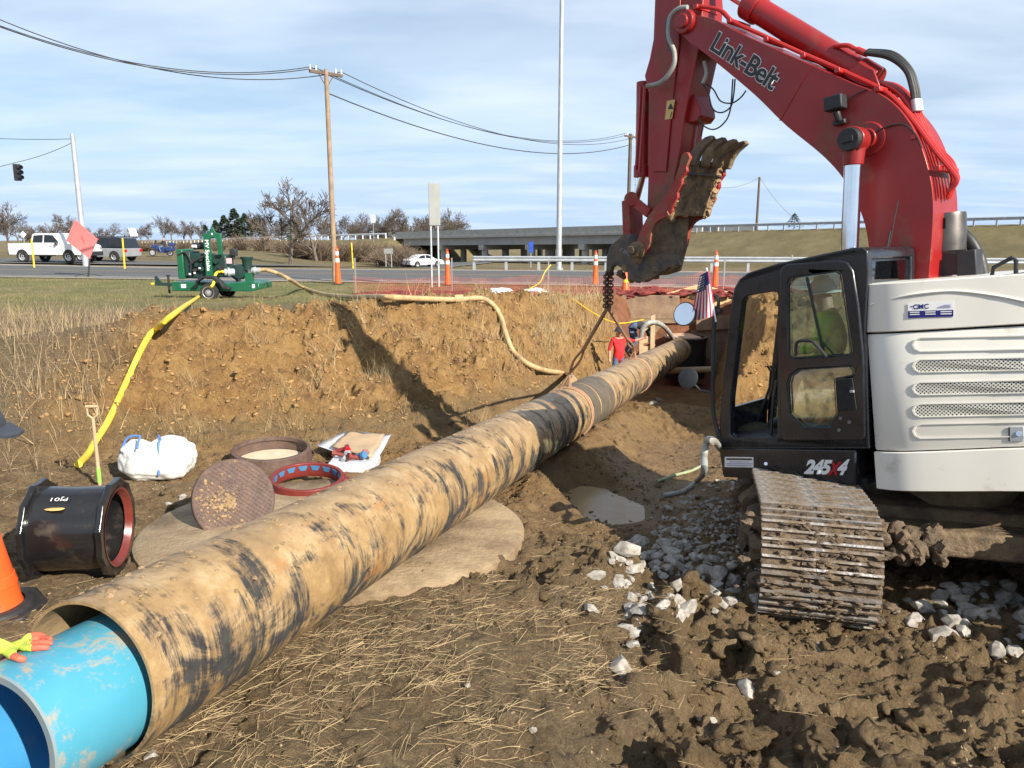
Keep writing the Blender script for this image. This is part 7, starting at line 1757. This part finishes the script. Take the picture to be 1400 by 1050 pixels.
scatter('dried_crumbs', chips(12, 90, .8), np.stack([x[h2_], y[h2_], z[h2_]], -1), .003 + .014 * rng.random(len(h2_)) ** 2.6, rng.uniform(0, 6.28, len(h2_)), mat('dried_mud_crumbs', (.32, .235, .14), (.20, .14, .08), 8, .95), 'pale dried crumbs of soil on top of the mud', 'soil crumbs', rng.normal(0, .5, len(h2_)))
N = 3000; x = rng.uniform(1.2, 4.6, N); y = rng.uniform(4.2, 9, N); 
pxr = np.array([700 + F * a / (b * CT + 3 * ST) for a, b in zip(x, y)])
z, zn = zones(x, y)
gpoly = [(1.0, 6.2), (1.6, 5.7), (2.2, 6.3), (2.9, 7.4), (3.2, 8.6), (2.4, 8.8), (1.6, 7.4)]
i = np.where(inpoly(x, y, gpoly))[0]
scatter('gravel', chips(8, 80), np.stack([x[i], y[i], z[i]], -1), .012 + .028 * rng.random(len(i)), rng.uniform(0, 6.28, len(i)), m_stone, 'small grey stone chips between the crushed rocks', 'gravel')
mudlumps()
# straw: bent thin strips
def straws(n, seed):
    out = []; r_ = random.Random(seed)
    for k in range(n):
        b1, b2 = r_.uniform(-.10, .10), r_.uniform(-.05, .14); w_ = .0045
        pts = [(-.5, 0, 0), (-.15, b1 * .5, b2 * .3), (.2, b1, b2 * .35), (.5, b1 * .6, 0)]
        vs = []
        for p in pts: vs += [(p[0], p[1] - w_, p[2]), (p[0], p[1] + w_, p[2] + .012)]
        out.append((vs, [(2 * j, 2 * j + 2, 2 * j + 3, 2 * j + 1) for j in range(3)]))
    return out
m_straw = mat('dry_straw', (.46, .345, .185), (.21, .148, .08), 7, .85)
N = 70000; x = np.concatenate([rng.uniform(-4.2, 2.2, N), rng.uniform(-9, -4, N // 3)]); y = np.concatenate([rng.uniform(2.9, 7.6, N), rng.uniform(6, 13, N // 3)])
z, zn = zones(x, y); patch = ss(-.25, .25, fbm(x * 1.1, y * 1.1, 3, 77))
i = np.where((rng.random(len(x)) < np.maximum(np.maximum(zn['straw'], zn['left'] * .8) * (.06 + .94 * patch) * .62, .03 * zn['pitm'])) & (np.hypot(x - sc2.x, y - sc2.y) > 1.9))[0]
scatter('straw', straws(12, 1), np.stack([x[i], y[i], z[i] + .012], -1), .04 + .17 * rng.random(len(i)) ** 1.6, rng.uniform(0, 6.28, len(i)), m_straw, 'dry straw strewn over the mud beside the casing', 'straw', rng.normal(0, .25, len(i)))
# standing dry grass: tall blades on the left slope, tufts on the bank edge
def blades(n, seed, bend=.35, w_=.012):
    out = []; r_ = random.Random(seed)
    for k in range(n):
        a = r_.uniform(-bend, bend); c = r_.uniform(0, bend * 1.4); vs = []
        for j, t in enumerate((0, .35, .7, 1.0)):
            ww = w_ * (1 - t * .85); vs += [(-ww + a * t * t, c * t * t, t * (1 - .25 * c)), (ww + a * t * t, c * t * t, t * (1 - .25 * c))]
        out.append((vs, [(2 * j, 2 * j + 1, 2 * j + 3, 2 * j + 2) for j in range(3)]))
    return out
m_dry = mat('tall_dry_grass', (.44, .34, .19), (.30, .22, .12), 1.5, .85)
m_weed = mat('brown_weed_stems', (.19, .135, .10), (.13, .095, .075), 2, .9)
N = 26000; x = rng.uniform(-15, -3.6, N); y = rng.uniform(8.5, 17, N)
z, zn = zones(x, y); dens = ss(-5.4, -7.0, x + .15 * (y - 11)) * (.35 + .65 * ss(-.2, .2, fbm(x * .7, y * .7, 3, 78)))
i = np.where(rng.random(N) < dens * .75)[0]
scatter('dry_grass', blades(14, 2, .5), np.stack([x[i], y[i], z[i] - .02], -1), .12 + .34 * rng.random(len(i)) ** 1.8, rng.uniform(0, 6.28, len(i)), m_dry, 'tall dry grass on the slope left of the yellow hose', 'dry grass', rng.normal(0, .35, len(i)))
j = i[rng.random(len(i)) < .45]
scatter('weed_stems', blades(14, 3, .4, .006), np.stack([x[j], y[j], z[j] - .02], -1), .25 + .5 * rng.random(len(j)) ** 1.8, rng.uniform(0, 6.28, len(j)), m_weed, 'dark dead weed stems standing among the dry grass', 'weeds', rng.normal(0, .25, len(j)))
# hanging tufts along the crest
N = 30000; x = rng.uniform(-3.5, 4, N); y = rng.uniform(11.5, 25, N)
z, zn = zones(x, y); yc_ = np.interp(x, CREST[:, 0], CREST[:, 1]); tu = ss(.05, .3, fbm(x * 1.0, y * .6, 3, 79))
i = np.where((y < yc_ + .5) & (zn['tt'] > .25) & (rng.random(N) < np.maximum(tu, .8 * ss(.2, 1.2, x)) * (.15 + .85 * ss(-1, 1.0, x)) * (.25 + .75 * ss(.45, .8, zn['tt']))))[0]
scatter('bank_grass', blades(14, 4, .9, .010), np.stack([x[i], y[i], z[i] - .02], -1), .22 + .42 * rng.random(len(i)), rng.uniform(2.2, 4.2, len(i)), m_dry, 'matted dry grass hanging over the edge of the bank', 'dry grass', rng.uniform(.2, 1.1, len(i)))
# dead grass clumps on the bank face and along its foot
cl = [(rng.uniform(-5.2, 1.5), 0) for _ in range(46)]; cx, cy = [], []
for (x0, _) in cl:
    f = rng.uniform(-.15, 1.0); y0 = np.interp(x0, FOOT[:, 0], FOOT[:, 1]) * (1 - f) + np.interp(x0, CREST[:, 0], CREST[:, 1]) * f
    k = rng.integers(25, 110); cx.append(x0 + rng.normal(0, .16, k)); cy.append(y0 + rng.normal(0, .16, k))
x = np.concatenate(cx); y = np.concatenate(cy); z, zn = zones(x, y)
scatter('grass_clumps', blades(14, 6, .8, .008), np.stack([x, y, z - .02], -1), .12 + .30 * rng.random(len(x)), rng.uniform(0, 6.28, len(x)), m_dry, 'dead grass clumps scattered on the clay bank face', 'dry grass', rng.normal(.3, .5, len(x)))
# short verge grass
m_lawn = mat('verge_grass', (.17, .165, .06), (.29, .23, .11), .5, .85)
N = 60000; x = rng.uniform(-26, 3.5, N); y = rng.uniform(13.5, 36, N)
z, zn = zones(x, y); i = np.where((y < rn(x) - 1.2) & (rng.random(N) < (.15 + zn['grass'] * .85) * (1 - zn['bank'])))[0]
scatter('verge_grass', blades(10, 5, .5, .03), np.stack([x[i], y[i], z[i] - .01], -1), .05 + .09 * rng.random(len(i)), rng.uniform(0, 6.28, len(i)), m_lawn, 'short patchy green and straw-coloured verge grass before the road', 'grass', rng.normal(0, .4, len(i)))
# a few twigs and tall pale stalks in front of the left slope
b = MB(); r_ = random.Random(6)
for k in range(22):
    px, py = r_.uniform(5, 175), r_.uniform(470, 610); h = hit(px, py); L_ = r_.uniform(.4, .95); d_ = Vector((r_.gauss(0, .45), r_.gauss(0, .3), 1)).normalized()
    b.tube([h - d_ * .05, h + d_ * L_ * .5 + Vector((r_.gauss(0, .05), 0, 0)), h + d_ * L_ + Vector((r_.gauss(0, .12), 0, -.05))], [.007, .005, .003], 4, False)
o = b.build('pale_stalks', m_straw, None, (0, 0, 0), kind='stuff'); tag(o, 'long pale weed stalks sticking up from the left slope', 'stalks')
# ------------------------------------------------------------------ puddles
m_water, nt, bs = newmat('muddy_water')
bs.inputs['Base Color'].default_value = (.36, .25, .13, 1); bs.inputs['Roughness'].default_value = .2; bs.inputs['Specular IOR Level'].default_value = .3
bn = nd(nt, 'ShaderNodeBump', {'Height': noise(nt, coords(nt), 6, 3), 'Strength': .25, 'Distance': .02}); nt.links.new(bn.outputs[0], bs.inputs['Normal'])
gx_ = np.arange(PUD[0] - 2.2, PUD[0] + 2.2, .05); gy_ = np.arange(PUD[1] - 2.6, PUD[1] + 2.6, .05)
QX, QY = np.meshgrid(gx_, gy_); zq, znq = terrain(QX, QY)
ok = (znq['pe'] < 1.28); nxq = len(gx_); iq = np.arange(QX.size).reshape(QX.shape)
kp = ok[:-1, :-1] & ok[1:, :-1] & ok[:-1, 1:] & ok[1:, 1:]
fq = np.stack([iq[:-1, :-1][kp], iq[:-1, 1:][kp], iq[1:, 1:][kp], iq[1:, :-1][kp]], -1)
used = np.unique(fq); rm_ = np.full(QX.size, -1); rm_[used] = np.arange(len(used))
vq = np.stack([QX.ravel(), QY.ravel(), np.full(QX.size, PUD[2] - .012)], -1)[used]
np_mesh('puddle', vq, rm_[fq], m_water, kind='structure')
